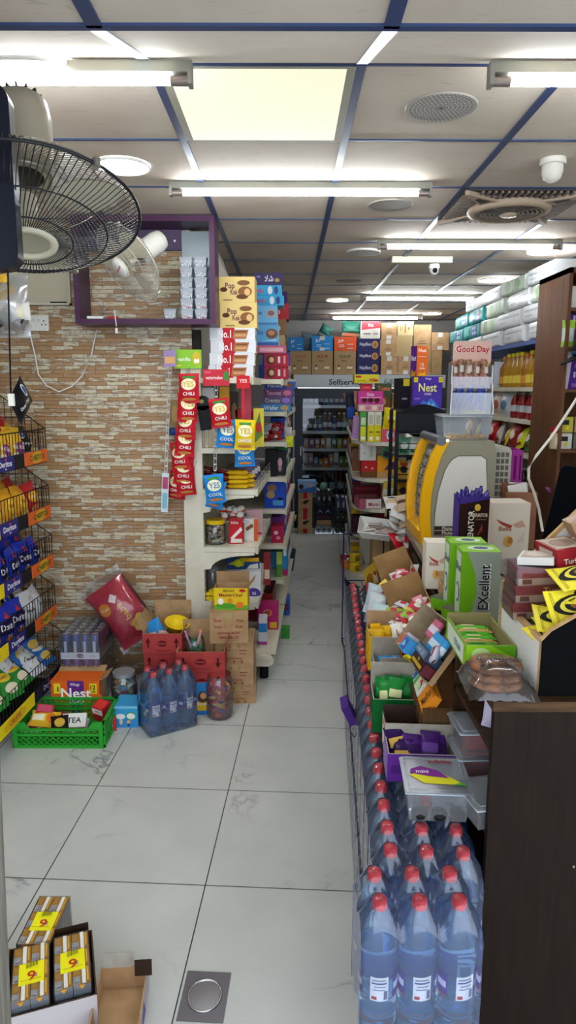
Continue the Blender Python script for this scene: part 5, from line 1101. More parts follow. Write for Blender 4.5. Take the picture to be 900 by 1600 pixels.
for k, kk in enumerate(sec):
    x = FX0 + .145 + .062 * (k % 10) + (.94 if k > 9 else 0)
    {'dark': DBL, 'blue': DBB, 'red': DBR, 'green': DBG}[kk].put((x, FY + .15, 1.246), 0, '%s drink bottle, %s from the left on the second fridge shelf' % (kk, ORD[k]), 'drinks on the second fridge shelf')
for k, (c, n) in enumerate((('#c9a0b8', 'pale pink'), ('#b0709a', 'pink'), ('#b0709a', 'pink'), ('#d0a040', 'yellow'), ('#e0e0dc', 'white-topped'), ('#5a8f6a', 'green'), ('#a9b84a', 'lime'), ('#b07a3a', 'orange'))):
    pbo = carton('juice_carton', '%s juice carton, %s from the left on the third fridge shelf' % (n, ORD[k]), 'carton', .058, .06, .135, M(c, .4), (FX0 + .155 + .072 * k, FY + .12, 1.021), 0, 'drinks on the third fridge shelf', [('r', .15, .5, .85, .85, '#d9d6cc'), ('e', .5, .25, .3, .14, '#8a3a4a' if k % 2 else '#d9b04a')])
for k, (c, n, h) in enumerate((('#d9c9a0', 'cream', .19), ('#c99aa8', 'pink', .19), ('#6f9ac9', 'blue', .14), ('#c97a2a', 'orange', .12), ('#d98a2a', 'bright orange', .13), ('#b98a5a', 'tan', .18), ('#d9d9d6', 'white', .20), ('#8a9a5a', 'olive', .15), ('#7a8f5a', 'green', .15))):
    carton('juice_carton', '%s carton, %s from the left on the fourth fridge shelf' % (n, ORD[k]), 'carton', .057, .06, h, M(c, .4), (FX0 + .15 + .066 * k, FY + .12, .776), 0, 'drinks on the fourth fridge shelf', [('e', .5, .6, .32, .14, '#e6ddc8'), ('r', .15, .15, .85, .35, '#a35a3a' if k % 3 else '#4a6a9a')])
COKE = Proto(tag(soda(M('#4a1e18', .12), M('#1c1c20', .3), .33, .045), '', 'drink bottle'))
for k in range(6): COKE.put((FX0 + .40 + .105 * k, FY + .18, .421), 0, 'large brown cola bottle, %s from the left on the bottom fridge shelf' % ORD[k], 'cola bottles in the fridge')
# stock in front of the fridge
for k in range(2):
    t = thing('drinks_carton', 'tan drinks carton with red tape, %s of the pair in front of the fridge' % ('lower', 'upper')[k], 'carton', (.215, 8.38, .262 * k), 0, 'tan cartons before the fridge')
    carton_mb(.175, .2, .26, KRAFT, [('p', [(.25, .5), (.5, .42), (.85, .62), (.55, .62)], '#2a241c'), ('r', .3, .12, .7, .15, '#4a3a28')]).build('box', t)
    for z0, z1 in ((.18, .2605), (0, .06)): b = MB(); b.box(-.025, -.001, z0, .025, -.0004, z1, RED); b.build('tape', t)
carton('snack_box', 'flat blue and white box on the tan cartons in front of the fridge', 'box', .225, .2, .14, M('#7f9fc9', .4), (.235, 8.36, .5235), 0, None, [('p', [(0, 0), (1, .0), (1, .55), (0, .2)], '#3a66a8'), ('e', .18, .5, .13, .22, '#3a2420'), ('e', .68, .62, .14, .16, '#c9a0a8')])
def multipack(label, x, y, z, nx, ny, h, c, art, group=None):
    t = thing('drinks_multipack', label, 'drinks pack', (x, y, z), 0, group); r = .032
    cm = can_mb(r, h, c); cm.art(art, (-.02, -r - .0002, h * .1), (.04, 0, 0), (0, 0, h * .75)); c0 = cm.build('can', t)
    for i in range(nx):
        for j in range(ny):
            q = c0 if i == j == 0 else c0.copy()
            if q is not c0: COL.objects.link(q); q.parent = t
            q.location = ((i - (nx - 1) / 2) * .066, .04 + .066 * j, .002)
    b = MB(); w = nx * .033 + .006; b.box(-w, 0, 0, w, ny * .066 + .016, h + .012, WRAP); b.build('shrink_wrap', t)
multipack('shrink-wrapped pack of black cola cans on the dark carton in front of the fridge', .45, 8.36, .352, 3, 3, .19, M('#16161a', .3), [('e', .5, .5, .3, .2, '#c9c9cc')])
carton('drinks_carton', 'dark navy carton with two red and white swooshes in front of the fridge', 'carton', .20, .22, .24, M('#1d2130', .5), (.45, 8.37, .1115), 0, None, [('r', .05, 0, .95, .25, KRAFT2), ('p', [(.08, .6), (.25, .82), (.45, .6), (.25, .72)], '#8a8f9a'), ('p', [(.55, .6), (.75, .82), (.92, .6), (.75, .72)], '#8a8f9a'), ('r', .1, .38, .45, .44, '#8a2a30'), ('r', .55, .38, .9, .44, '#8a2a30')])
multipack('shrink-wrapped pack of silver cans on the floor under the dark navy carton', .45, 8.36, 0, 3, 3, .098, M('#8d9096', .3, .4), [('e', .5, .5, .4, .3, '#2a2c32')])
multipack('shrink-wrapped pack of blue and silver cans, top of the stack right of the navy carton', .69, 8.34, .29, 3, 3, .17, M('#3f4a70', .3, .3), [('r', .2, .2, .8, .8, '#c3c6cf')])
multipack('shrink-wrapped pack of dark cans, bottom of the stack right of the navy carton', .69, 8.36, 0, 3, 3, .13, M('#1a1b20', .3), [('r', .2, .4, .8, .6, '#6a6c74')], 'dark can packs')
multipack('shrink-wrapped pack of dark cans, middle of the stack right of the navy carton', .69, 8.35, .145, 3, 3, .13, M('#22242a', .3), [('r', .2, .4, .8, .6, '#7a7c84')], 'dark can packs')
tag(MB().lathe([(0, 0), (.045, 0), (.045, .06), (.03, .075), (.012, .085), (0, .086)], M('#5f8f78', .35), 16).build('green_tub', None, (.44, 8.42, .5545)), 'small green lidded tub on the black cola pack', 'tub')
tag(carton_mb(.085, .01, .03, M('#c9cdd2', .4)).build('fridge_sticker', None, (FX0 + .148, FY + .012, .66)), 'small white sticker at the lower left of the fridge glass', 'sticker')
# cartons on top of the fridge
TZ = FZ + .001
def top_box(u0, u1, v0, v1, c, art, label, name='drinks_carton', Y=8.74, d=.3, z0=None, group='cartons on top of the fridge', tape=False):
    a, e = at(u0, v0, Y=Y), at(u1, v1, Y=Y); z0 = TZ if z0 is None else z0; h = a.z - z0; w = e.x - a.x - .004
    t = thing(name, label, 'carton', ((a.x + e.x) / 2, Y, z0), 0, group)
    carton_mb(w, d, h - .002, c, art).build('box', t)
    if tape:
        b = MB()
        for (p0, p1) in ((.72, .98), (.02, .22)): b = MB(); b.box(-.03, -.0012, h * p0, .03, -.0004, h * p1, M('#c9c9c6', .35)); b.build('tape', t)
    return z0 + h
SOUP = lambda c: [('t', 'SOUP', .5, .76, .13, c, .6), ('t', 'Maker', .48, .58, .07, '#5a4632', .3), ('r', .16, .34, .26, .4, '#4a3a2a'), ('r', .16, .22, .28, .30, '#d9d0bd'), ('r', .6, .24, .84, .33, '#d9d0bd'), ('r', .6, .18, .8, .2, '#4a3a2a')]
zz = [top_box(u0, u1, 548, 583, M('#a08562', .7), SOUP(c), 'brown soup carton with %s lettering, %s from the left on the fridge' % (n, ORD[k])) for k, (u0, u1, c, n) in enumerate(((453, 486, '#a8564a', 'pale red'), (487, 520, '#8a1f28', 'dark red'), (522, 556, '#1f5a38', 'green')))]
BL = [('t', 'JLP', .3, .68, .26, '#dfe8f0', .25), ('r', .22, .4, .45, .43, '#cfe0ee'), ('r', .22, .28, .45, .31, '#cfe0ee'), ('r', .6, .45, .85, .48, '#cfe0ee'), ('r', .6, .15, .85, .19, '#cfe0ee')]
top_box(450, 474, 527, 548, M('#2a7fc4', .5), BL, 'blue carton at the left end on top of the fridge cartons', z0=zz[0])
top_box(487, 520, 525, 548, M('#2a86cc', .5), BL, 'blue taped carton above the dark red soup carton', z0=zz[1], tape=True)
top_box(522, 557, 526, 548, M('#dd5a30', .5), BL, 'orange carton above the green soup carton', z0=zz[2])
z = TZ
for k in range(3):
    v = (565, 547.5, 529)[k]
    z = top_box(558, 593, v, 583, M('#2b2c5c', .5), [('t', 'NayBun', .36, .5, .36, '#c9cbe0', .5), ('e', .78, .5, .14, .32, '#b98a52'), ('e', .78, .5, .08, .2, '#8a6236')], 'navy biscuit carton with cream script, %s of the three on the fridge' % ('bottom', 'middle', 'top')[k], 'biscuit_carton', z0=z)
top_box(565, 594, 502, 528, M('#d6d4ce', .5), [('r', 0, .5, 1, 1, '#c2404a'), ('t', 'Kit', .5, .78, .18, '#f0e0de', .4), ('r', .1, .25, .5, .32, '#5a5a58'), ('r', .6, .22, .9, .34, '#9a9a98'), ('p', [(0, .5), (1, .62), (1, .5)], '#d6d4ce')], 'red and white carton on top of the navy biscuit cartons', z0=z)
TANA = [('r', .3, .34, .75, .37, '#5a4630'), ('r', .35, .44, .7, .46, '#7a6244')]
z1 = top_box(595.5, 621, 556, 583, KRAFT, TANA, 'taped tan carton on the fridge right of the navy ones', tape=True)
z2 = top_box(594, 619.5, 530, 556, KRAFT, TANA, 'taped tan carton second up right of the navy ones', z0=z1, tape=True)
top_box(596, 620, 504, 530, KRAFT, TANA, 'taped tan carton third up right of the red and white one', z0=z2, tape=True)
z1 = top_box(622, 646, 556, 583, KRAFT, TANA, 'taped tan carton on the fridge half behind the tall cone carton', tape=True)
z2 = top_box(620, 644, 524, 556, M('#b09a70', .6), [], 'plain yellowish carton under the cream carton with red marks', z0=z1)
top_box(621.5, 646, 502, 523.5, M('#c9b98a', .6), [('r', .44, .2, .54, .85, '#a8352e'), ('r', .5, .24, .52, .8, '#c9b98a'), ('r', .16, .3, .2, .75, '#8a5a3a'), ('r', .26, .35, .3, .7, '#6a7a4a'), ('r', .64, .4, .74, .6, '#8a6a4a')], 'cream carton with red characters near the ceiling', z0=z2)
z1 = top_box(647, 673, 545, 583, KRAFT2, [], 'tan carton on the fridge behind the cone cartons')
top_box(647, 673, 507, 545, KRAFT, [('r', .3, .3, .7, .33, '#7a6244'), ('r', .25, .2, .75, .23, '#5a4630')], 'tall tan carton near the ceiling behind the cone cartons', z0=z1)
z1 = top_box(674.5, 690, 547, 583, KRAFT2, [], 'narrow tan carton at the right end on the fridge')
top_box(674.5, 701, 519, 547, KRAFT, TANA, 'taped tan carton at the right end near the ceiling', z0=z1, tape=True)
for (u, v0, v1, lb, c, r) in ((548, 502, 527, 'dark green wrapped bundle on the orange carton', '#24584a', .2), (504, 507, 526, 'dark green and blue bundle leaning on the blue taped carton', '#2c5a52', -.5)):
    t = ppouch(lb, u, v0, v1, 8.90, .26 if r > 0 else .16, .12, M(c, .3), [('r', .05, .05, .95, .22, '#c9c4a8'), ('r', .1, .35, .9, .5, '#3f7a6a')], (0, r * .3 if r > 0 else .5, 0), None, 'wrapped_bundle', 3, 'bundle', TZ + .47)
ppouch('grey clear bundle behind the left blue carton', 480, 520, 548, 8.95, .24, .1, M('#6a7a86', .25), [], (0, .2, 0), None, 'wrapped_bundle', 5, 'bundle', TZ + .29)

# ================================================================== middle shelf unit with a rounded end facing the entrance
CX, CYr, HW = .86, 6.12, .29
MX = Matrix.Translation((CX, CYr, 0)) @ Matrix.Rotation(-.061, 4, 'Z') @ Matrix.Translation((-CX, -CYr, 0))
MU = thing('end_shelf_unit', 'cream shelf unit with rounded end shelves in the middle of the shop', 'shelf', (0, 0, 0)); MU.matrix_world = MX
def rounded(y0, hw, bul, n=14): return [(CX + hw * math.sin(-PI / 2 + PI * i / n), y0 - bul * math.cos(-PI / 2 + PI * i / n)) for i in range(n + 1)]
ES = [1.352, 1.045, .79, .55]
for z in ES:
    b = MB(); pts = rounded(5.96, HW, .34); b.slab(pts + [(CX + HW, CYr), (CX - HW, CYr)], z - .03, z, CREAM)
    b.build('end_shelf', MU)
b = MB(); pts = rounded(6.0, .33, .42); b.slab(pts + [(CX + .33, CYr), (CX - .33, CYr)], .10, .20, CREAM); b.slab([(x, y + .03) for x, y in pts] + [(CX + .33, CYr), (CX - .33, CYr)], .02, .10, M('#1b1a1a', .6)); b.build('end_base', MU)
b = MB(); b.box(CX - .2, CYr, .1, CX + .2, CYr + .04, 1.75, CREAM); b.build('end_panel', MU)
b = MB(); b.box(CX - .02, CYr + .04, .1, CX + .02, 8.1, 1.75, CREAM); b.build('spine', MU)
for z in (1.35, 1.05, .79, .52, .18):
    for s in (-1, 1):
        b = MB(); b.box(CX + s * .02, CYr + .05, z - .03, CX + s * .29, 8.1, z, CREAM) if s > 0 else b.box(CX - .29, CYr + .05, z - .03, CX - .02, 8.1, z, CREAM); b.build('shelf', MU)
rn = random.Random(21)
for zi, zz in enumerate((.181, .521, .791, 1.051, 1.351)):
    for k in range(8):
        ci = rn.randrange(10); hh = rn.uniform(.13, .2)
        carton('shelf_carton', '%s carton facing the aisle, %s along, %s row of the middle unit' % (FCN[ci], ORD[k], ORD[zi]), 'carton', .19, .1, hh, M(FC[ci], .4), MX @ Vector((CX - .275, 6.27 + .215 * k, zz)), -PI / 2 - .061, 'cartons on the aisle side of the middle unit', [('r', .1, .55, .9, .85, '#d9d4c8'), ('e', .5, .3, .3, .18, FC[(ci + 3) % 10])])
E1 = 1.3528; Ym = 5.72
pbox('cereal_box', 'slim green and yellow box at the left of the top end shelf', 'box', 563, 573, 643, Ym, .10, M('#4f9a4a', .4), E1, None, 0, 'slim boxes on the end shelf', front=[('r', .1, 0, .9, .5, '#d9cf2a'), ('r', .15, .55, .85, .8, '#c9d9b0'), ('r', .2, .06, .8, .16, '#f0f0e6')])
for k in range(2): pbox('cereal_box', 'slim white and yellow box, %s of the pair on the top end shelf' % ('left', 'right')[k], 'box', 575 + 11 * k, 585.5 + 11 * k, 643.5, Ym, .10, M('#d9d8c8', .4), E1, None, 0, 'slim boxes on the end shelf', front=[('r', 0, 0, 1, .55, '#d9cb1e'), ('r', .2, .6, .8, .9, '#b9b8a0'), ('r', .25, .05, .75, .16, '#f2f0dc'), ('r', .2, .3, .8, .34, '#5a5a2a')])
b0 = at(578, 643, Y=Ym).z + .002
pbox('cake_box', 'pale pink patterned box lying on the slim boxes', 'box', 560, 599, 632, Ym + .01, .12, M('#d9a8b4', .4), b0, None, 0, None, front=[('e', .15, .5, .1, .35, '#e8d0b0'), ('e', .4, .5, .1, .35, '#c97a94'), ('e', .65, .5, .1, .35, '#e8d0b0'), ('e', .88, .5, .09, .35, '#c97a94')])
b1 = at(578, 632, Y=Ym).z + .003
pbox('cake_box', 'bright pink cake box with chocolate cakes on the pale pink box', 'box', 560, 599, 611, Ym + .01, .12, M('#cf3f94', .4), b1, None, 0, None, front=[('t', 'Stix', .5, .74, .26, '#f0d8e6', .4), ('e', .25, .3, .11, .2, '#4a2418'), ('e', .5, .3, .11, .2, '#4a2418'), ('e', .75, .3, .11, .2, '#4a2418'), ('r', .08, .46, .92, .54, '#e2a0c4')])
b2 = at(578, 611, Y=Ym).z + .004
pbox('red_packet', 'small red packet on top of the bright pink cake box', 'packet', 564, 582, 599.5, Ym + .03, .08, M('#c8283a', .4), b2, None, 0, None, front=[('r', .2, .3, .8, .6, '#d9606a')])
b3 = at(578, 599.5, Y=Ym).z + .005
pbox('yellow_box', 'flat yellow biscuit box at the very top of the end display', 'box', 554, 592, 585, Ym + .0, .14, M('#d9cc2e', .4), b3, None, 0, None, front=[('r', .06, .62, .28, .86, '#b8302e'), ('e', .75, .35, .16, .2, '#c97a3a'), ('e', .88, .3, .1, .16, '#a85a2a'), ('r', .1, .2, .5, .34, '#b9a81e')])
pbox('snack_box', 'dark green snack box with a red name behind the pink cake boxes', 'box', 588, 612, 599, Ym + .14, .1, M('#41543a', .4), E1 + .20, None, 0, None, front=[('t', 'Toms', .5, .85, .14, '#d9704a', .8), ('e', .5, .4, .4, .25, '#7a4a34'), ('e', .45, .45, .2, .12, '#c9a070')], right=[('r', 0, 0, 1, 1, '#8fae2a')])
pbox('snack_box', 'brown snack box beside the dark green one', 'box', 613, 628, 615, Ym + .10, .1, M('#8a6234', .4), E1 + .18, None, 0, None, front=[('e', .5, .5, .4, .2, '#c99a4a'), ('r', .2, .75, .8, .9, '#3a2a1a')])
ppouch('bright yellow snack bag on the end shelf above the pink box', 609, 637, 671, Ym + .02, .13, .06, M('#d9c71e', .3), [('e', .5, .55, .3, .12, '#e9e28a'), ('r', .3, .3, .7, .45, '#b03a2a')], (0, .08, 0), None, 'snack_bag', 4, 'snack bag')
pbox('pink_box', 'pink box with a round blue emblem at the right of the top end shelf', 'box', 597, 620, 671, Ym - .04, .12, M('#d0566f', .4), E1, None, 0, None, front=[('e', .55, .55, .24, .4, '#dfe4ee'), ('e', .55, .55, .15, .26, '#3a6ac0')])
carton('support_box', 'plain grey box holding up the dark green and brown snack boxes', 'box', .26, .12, .178, M('#6a6a66', .5), (at(610, 660, Y=5.88).x, 5.87, E1))
ppouch('lilac snack bag hanging at the aisle corner of the end shelf', 555, 650, 685, 5.80, .075, .04, M('#b086b8', .3), [('p', [(.4, .1), (.7, .1), (.5, .8)], '#d9b8dc')], (0, .1, 0), None, 'snack_bag', 6, 'snack bag')
ppouch('black and blue snack bag above the lilac one', 549, 612, 655, 5.95, .08, .04, M('#2a2c3c', .3), [('r', .1, .05, .9, .45, '#2f50a8')], (0, -.1, 0), None, 'snack_bag', 7, 'snack bag')
ppouch('peach snack bag leaning at the left of the pink cake boxes', 552, 612, 640, 5.99, .12, .04, M('#c99a7a', .3), [('e', .5, .5, .3, .2, '#e6c9a8')], (0, -.2, 0), None, 'snack_bag', 8, 'snack bag')
E2 = 1.0458
zq = at(575, 720, Y=5.74).z
pbox('truffle_box', 'red and brown wavy box on the second end shelf', 'box', 565, 589, 720, 5.74, .14, M('#b3262a', .4), E2, None, 0, None, front=[('p', [(0, 0), (1, 0), (1, .5), (.8, .35), (.6, .45), (.35, .3), (.15, .42), (0, .35)], '#6a4426'), ('e', .3, .62, .05, .06, '#e8e0d8'), ('e', .7, .55, .05, .06, '#e8e0d8')])
pbox('white_box', 'white box with faint sketches on the red and brown box', 'box', 563, 588, 694, 5.745, .12, M('#cfcfcc', .4), zq + .002, None, 0, None, front=[('r', .6, .2, .8, .8, '#b5b5b2'), ('r', .2, .4, .35, .5, '#a9a9a6')])
pbox('orange_box', 'orange and purple snack box on the second end shelf', 'box', 590, 620, 712, 5.72, .14, M('#d98f1e', .4), E2, None, 0, None, front=[('p', [(.35, .35), (.95, .4), (.9, .75), (.6, .65)], '#4a2a6a'), ('r', 0, 0, 1, .28, '#b98a5a')])
ppouch('green snack pouch above the orange box', 602, 700, 716, 5.70, .10, .03, M('#3f7f5a', .3), [('e', .4, .4, .3, .3, '#2a2c3a')], (0, .5, 0), None, 'snack_bag', 9, 'snack bag')
E3 = .7908
t = thing('open_box', 'dusky pink open box with a white front label on the third end shelf', 'box', (at(579, 780, Y=5.66).x, 5.66, E3), .12)
tray_mb(.19, .2, .085, M('#a8566a', .4), M('#7a4a4a', .6), .09, front=[('r', .3, .05, .98, .95, '#d9d4d2'), ('t', 'Mami', .66, .45, .4, '#a83a44', .5)]).build('box', t)
for k in range(3): carton('chocolate_box', 'dark red flat chocolate box, %s of the stack behind the open pink box' % ('bottom', 'middle', 'top')[k], 'box', .24, .12, .055, M('#5a1620', .3), (at(573, 780, Y=5.9).x, 5.89, E3 + .056 * k), 0, 'dark red chocolate boxes', [('r', .1, .3, .9, .7, '#7a2a30')])
E4 = .5508
carton('moon_box', 'very dark box with white lettering on the fourth end shelf', 'box', .20, .14, .15, M('#2b1620', .4), (at(568, 815, Y=5.78).x, 5.78, E4), 0, None, [('t', 'Moon', .5, .2, .17, '#e4e0e0', .56), ('r', .1, .5, .9, .9, '#3a1e28')])
carton('red_box', 'dark red box beside the very dark box', 'box', .15, .14, .165, M('#6a1420', .4), (at(597, 815, Y=5.80).x, 5.80, E4), 0, None, [('e', .3, .4, .06, .06, '#c93a3a'), ('r', .1, .1, .9, .25, '#4a2a5a')])
YC = Proto(tag(can_mb(.033, .085, M('#cdbb24', .35)).art([('e', .5, .5, .35, .25, '#3a4a2a')], (-.02, -.0335, .01), (.04, 0, 0), (0, 0, .07)).build('food_can'), '', 'can'))
for k in range(5): YC.put((at(566 + 10.5 * k, 835, Y=5.66).x, 5.655 + .004 * k, E4), .2, 'yellow food can, %s from the left in the row behind the white tray' % ORD[k], 'yellow food cans')
YS = Proto(tag(can_mb(.05, .085, M('#d3b428', .35)).art([('e', .5, .5, .4, .3, '#8a6a2a'), ('r', .2, .1, .8, .3, '#3a3a2a')], (-.03, -.0505, .01), (.06, 0, 0), (0, 0, .07)).build('food_can'), '', 'can'))
cx_ = at(555, 880, Y=5.82).x
for k in range(2): YS.put((cx_, 5.84, .2008 + .086 * k), .3, 'wide yellow food can, %s of the pair on the rounded base' % ('lower', 'upper')[k], 'wide yellow cans')
OC = tag(can_mb(.05, .085, M('#c9722a', .35)).build('food_can', None, (cx_ - .06, 5.94, .2008)), 'orange food can behind the yellow pair on the rounded base', 'can'); 
tag(can_mb(.045, .10, M('#a32430', .35)).build('food_can', None, (cx_ - .07, 6.05, .2008)), 'red food can at the aisle corner of the rounded base', 'can')
# purple hook rack with sachets in front of the rounded base
PW = M('#3a2c66', .35, .3)
hr_ = thing('hook_rack', 'dark purple wire hook rack of sachets in front of the rounded shelf base', 'rack', (.53, 4.52, 0))
b = MB()
for x in (-.14, .14): b.tube([(x, .14, 0), (x, .14, .80)], .006, PW, 6)
for z in (.02, .45, .79): b.tube([(-.14, .14, z), (.14, .14, z)], .005, PW, 6)
for s in (-.14, .14): b.tube([(s, .14, .012), (s, -.1, .012)], .006, PW, 6)
b.build('frame', hr_)
for z, n in ((.62, 3), (.36, 3), (.44, 2)):
    for k in range(n):
        x = -.12 + .11 * k; b = MB(); b.tube([(x, .14, z), (x, -.05, z), (x - .02, -.10, z + .03)], .003, PW, 5); b.build('hook', hr_)
SC1 = Proto(tag(pouch_mb(.15, .14, .012, '#c9a83a', [('e', .35, .5, .25, .3, '#a8702a'), ('r', .55, .3, .9, .7, '#e4d9a0'), ('r', 0, 0, 1, .22, '#3a2418'), ('e', .7, .75, .1, .1, '#b83a2a')], seed=3).build('spice_sachet'), '', 'sachet'))
for k in range(8): SC1.put((at(580 + 3.2 * k, 905, Y=4.42).x, 4.32 + .034 * k, .485), (-.18, .0, .75), 'yellow and brown spice sachet, %s from the front on the hook rack' % ORD[k], 'yellow spice sachets')
SC2 = Proto(tag(pouch_mb(.12, .15, .012, '#c9b48a', [('r', .1, .2, .9, .8, '#d9cba8')], seed=4).build('spice_sachet'), '', 'sachet'))
for k in range(5): SC2.put((at(562 + 6 * k, 955, Y=4.05).x, 4.10 + .02 * k, .40), (-.2, 0, 1.0), 'tan sachet, %s from the left in the lower row beside the water packs' % ORD[k], 'tan sachets')
t = thing('display_tray', 'shallow white tray of pale sachets standing above the yellow food cans', 'tray', (at(593, 852, Y=4.72).x, 4.60, .80), (.32, .10, -.15))
b = MB(); w0, w1, d0, h_ = .135, .165, .11, .055
V = [(-w0, -d0 * .8, 0), (w0, -d0 * .8, 0), (w0, d0 * .8, 0), (-w0, d0 * .8, 0), (-w1, -d0, h_), (w1, -d0, h_), (w1, d0, h_), (-w1, d0, h_)]
b.add(V, [(3, 2, 1, 0), (0, 1, 5, 4), (1, 2, 6, 5), (2, 3, 7, 6), (3, 0, 4, 7)], M('#dcdcd8', .4)); b.add([(x * .97, y * .97, z + .004) for x, y, z in V], [(0, 1, 2, 3), (4, 5, 1, 0), (5, 6, 2, 1), (6, 7, 3, 2), (7, 4, 0, 3)], M('#dcdcd8', .4))
b.tube([(x * 1.01, y * 1.01, h_) for x, y in ((-w1, -d0), (w1, -d0), (w1, d0), (-w1, d0))], .004, M('#dcdcd8', .4), 6, None, True); b.build('tray', t)
rn = random.Random(5)
for k in range(14):
    o = tag(pouch_mb(.10, .03, .012, ('#b9aca8', '#a89a94', '#c9c2bc', '#8f7a70')[k % 4], seed=k % 3).build('pale_sachet'), 'slim pale sachet lying in the white tray', 'sachet', 'pale sachets in the white tray')
    o.matrix_world = Matrix.Translation(t.location) @ Euler(t.rotation_euler).to_matrix().to_4x4() @ Matrix.Translation((rn.uniform(-.09, .09), rn.uniform(-.05, .05), .012 + .002 * k)) @ Euler((-1.5, 0, rn.uniform(-.5, .5))).to_matrix().to_4x4()
carton('support_box', 'brown box under the white tray of sachets', 'box', .14, .16, .77, KRAFT2, (at(600, 852, Y=4.72).x - .02, 4.66, 0))
# black wire rack and cone cartons
BR = thing('black_rack', 'black wire display rack with arched blank header behind the yellow cooler', 'rack', (.90, 4.62, 0))
b = MB()
for x in (-.165, .165):
    for y in (0, .28): b.box(x - .012, y - .012, 0, x + .012, y + .012, 1.64, DKMETAL)
b.build('post', BR)
b = MB(); b.box(-.175, -.016, 1.49, .175, -.004, 1.635, M('#16171c', .5)); b.slab([(0, 0)] * 0 + [(x, z) for x, z in [(-.15 + .3 * i / 12, 1.635 + .05 * math.sin(PI * i / 12)) for i in range(13)]], .004, .016, M('#16171c', .5), Matrix.Rotation(PI / 2, 4, 'X')); b.box(-.16, -.018, 1.51, .16, -.0165, 1.62, M('#22242a', .4)); b.build('header', BR)
for z in (1.34, 1.17, 1.02):
    b = MB()
    for k in range(10): b.tube([(-.165 + .033 * k, 0, z), (-.165 + .033 * k, .28, z)], .0025, DKMETAL, 4)
    for k in range(3): b.tube([(-.165, 0, z + .04 * k), (.165, 0, z + .04 * k)], .003, DKMETAL, 4)
    b.box(-.165, -.005, z - .012, .165, .005, z + .004, DKMETAL); b.box(-.165, .0, z - .004, .165, .28, z, DKMETAL); b.build('wire_shelf', BR)
b = MB(); b.box(-.165, -.0, 0, .165, .28, .06, DKMETAL); b.build('base', BR)
for k in range(4): tag(pouch_mb(.09, .12, .04, ('#6fa886', '#c9cfc9', '#7fb394', '#b9c4bb')[k], .3 and [('e', .5, .5, .3, .2, '#e6eae4'), ('r', .2, .1, .8, .22, '#2f6a4a')], seed=k).build('crisp_bag', None, (.79 + .075 * k, 4.69 + .01 * k, 1.342), (-.1, .1, .1 * k)), 'green and white snack bag, %s from the left on the upper rack shelf' % ORD[k], 'crisps', 'bags on the black rack')
for k in range(4): tag(pouch_mb(.09, .13, .04, ('#d9a83a', '#c9c9cc', '#9aa0a8', '#3a3a40')[k], [('e', .5, .5, .3, .2, '#2a2a2e'), ('r', .2, .7, .8, .85, '#c23a3a')], seed=k + 4).build('crisp_bag', None, (.79 + .075 * k, 4.69, 1.172), (-.15, .1, .2)), '%s snack bag, %s from the left on the middle rack shelf' % (('yellow', 'white', 'silver', 'black')[k], ORD[k]), 'crisps', 'bags on the black rack')
for k in range(4): tag(pouch_mb(.09, .13, .04, ('#c99a1e', '#c9c9cc', '#9a7a2a', '#d9b02a')[k], [('e', .5, .5, .3, .2, '#2a2a2e')], seed=k + 8).build('crisp_bag', None, (.79 + .075 * k, 4.69, 1.022), (-.15, .1, .2)), '%s snack bag, %s from the left on the lower rack shelf' % (('gold', 'white', 'ochre', 'yellow')[k], ORD[k]), 'crisps', 'bags on the black rack')
b = MB(); b.box(-.17, -.0, 1.6405, .175, .295, 1.652, DKMETAL); b.build('top_plate', BR)
NP = [('r', 0, .55, 1, 1, '#4a2f9a'), ('p', [(.12, .0), (.35, .26), (.5, .2), (.62, .34), (.8, .18), (.92, .0)], '#3f7fd6'), ('p', [(.4, 0), (.55, .22), (.62, .12), (.72, .2), (.8, 0)], '#7fb4e8'), ('t', 'Nest', .5, .66, .26, '#e9e28a', .62), ('t', 'CONES', .5, .46, .07, '#d9d0e6', .24), ('r', .02, .82, .16, .98, '#e3d02a'), ('r', .86, .82, .99, .98, '#e3d02a'), ('t', '12', .92, .9, .08, '#221c14', .08), ('t', 'Wings', .5, .92, .08, '#e4dcf0', .2), ('r', .06, .3, .24, .34, '#8a74c4')]
a0, a1 = at(646, 588, Y=4.66), at(690, 636, Y=4.66)
carton('cone_carton', 'violet ice cream cone carton standing on the black rack', 'carton', a1.x - a0.x, .12, a0.z - 1.6525, M('#4f35a4', .4), ((a0.x + a1.x) / 2, 4.66, 1.6525), 0, 'cone cartons', NP)
carton('cone_carton', 'black cone carton half hidden left of the violet one', 'carton', .075, .12, a0.z - 1.665, M('#1c1a24', .4), (a0.x - .045, 4.70, 1.6525), .2, 'cone cartons', [('r', .3, .75, .9, .98, '#c9b42a'), ('r', .2, .3, .7, .36, '#8a8694')])
a2, a3 = at(647, 541, Y=4.68), at(675, 588, Y=4.68); h2 = a2.z - a0.z - .001
carton('cone_carton', 'tall orange and purple cone carton on top of the violet one', 'carton', .095, .06, h2, M('#dd6a2c', .4), ((a2.x + a3.x) / 2 - .01, 4.66, a0.z + .001), .55, 'cone cartons', [('t', 'Nest', .5, .86, .12, '#f0e6dc', .7), ('t', '12', .5, .38, .12, '#f4efe6', .4), ('t', 'cones', .5, .26, .05, '#f4efe6', .5), ('p', [(.1, 0), (.3, .14), (.5, .08), (.75, .16), (.9, 0)], '#e0b02a'), ('r', .1, .64, .9, .66, '#f0d8c4')], left=[('r', 0, 0, 1, 1, '#5a2a7a'), ('t', 'Nest', .5, .6, .18, '#e8dcf0', .8), ('p', [(.1, 0), (.3, .22), (.6, .12), (.9, .2), (.9, 0)], '#c9902a')])
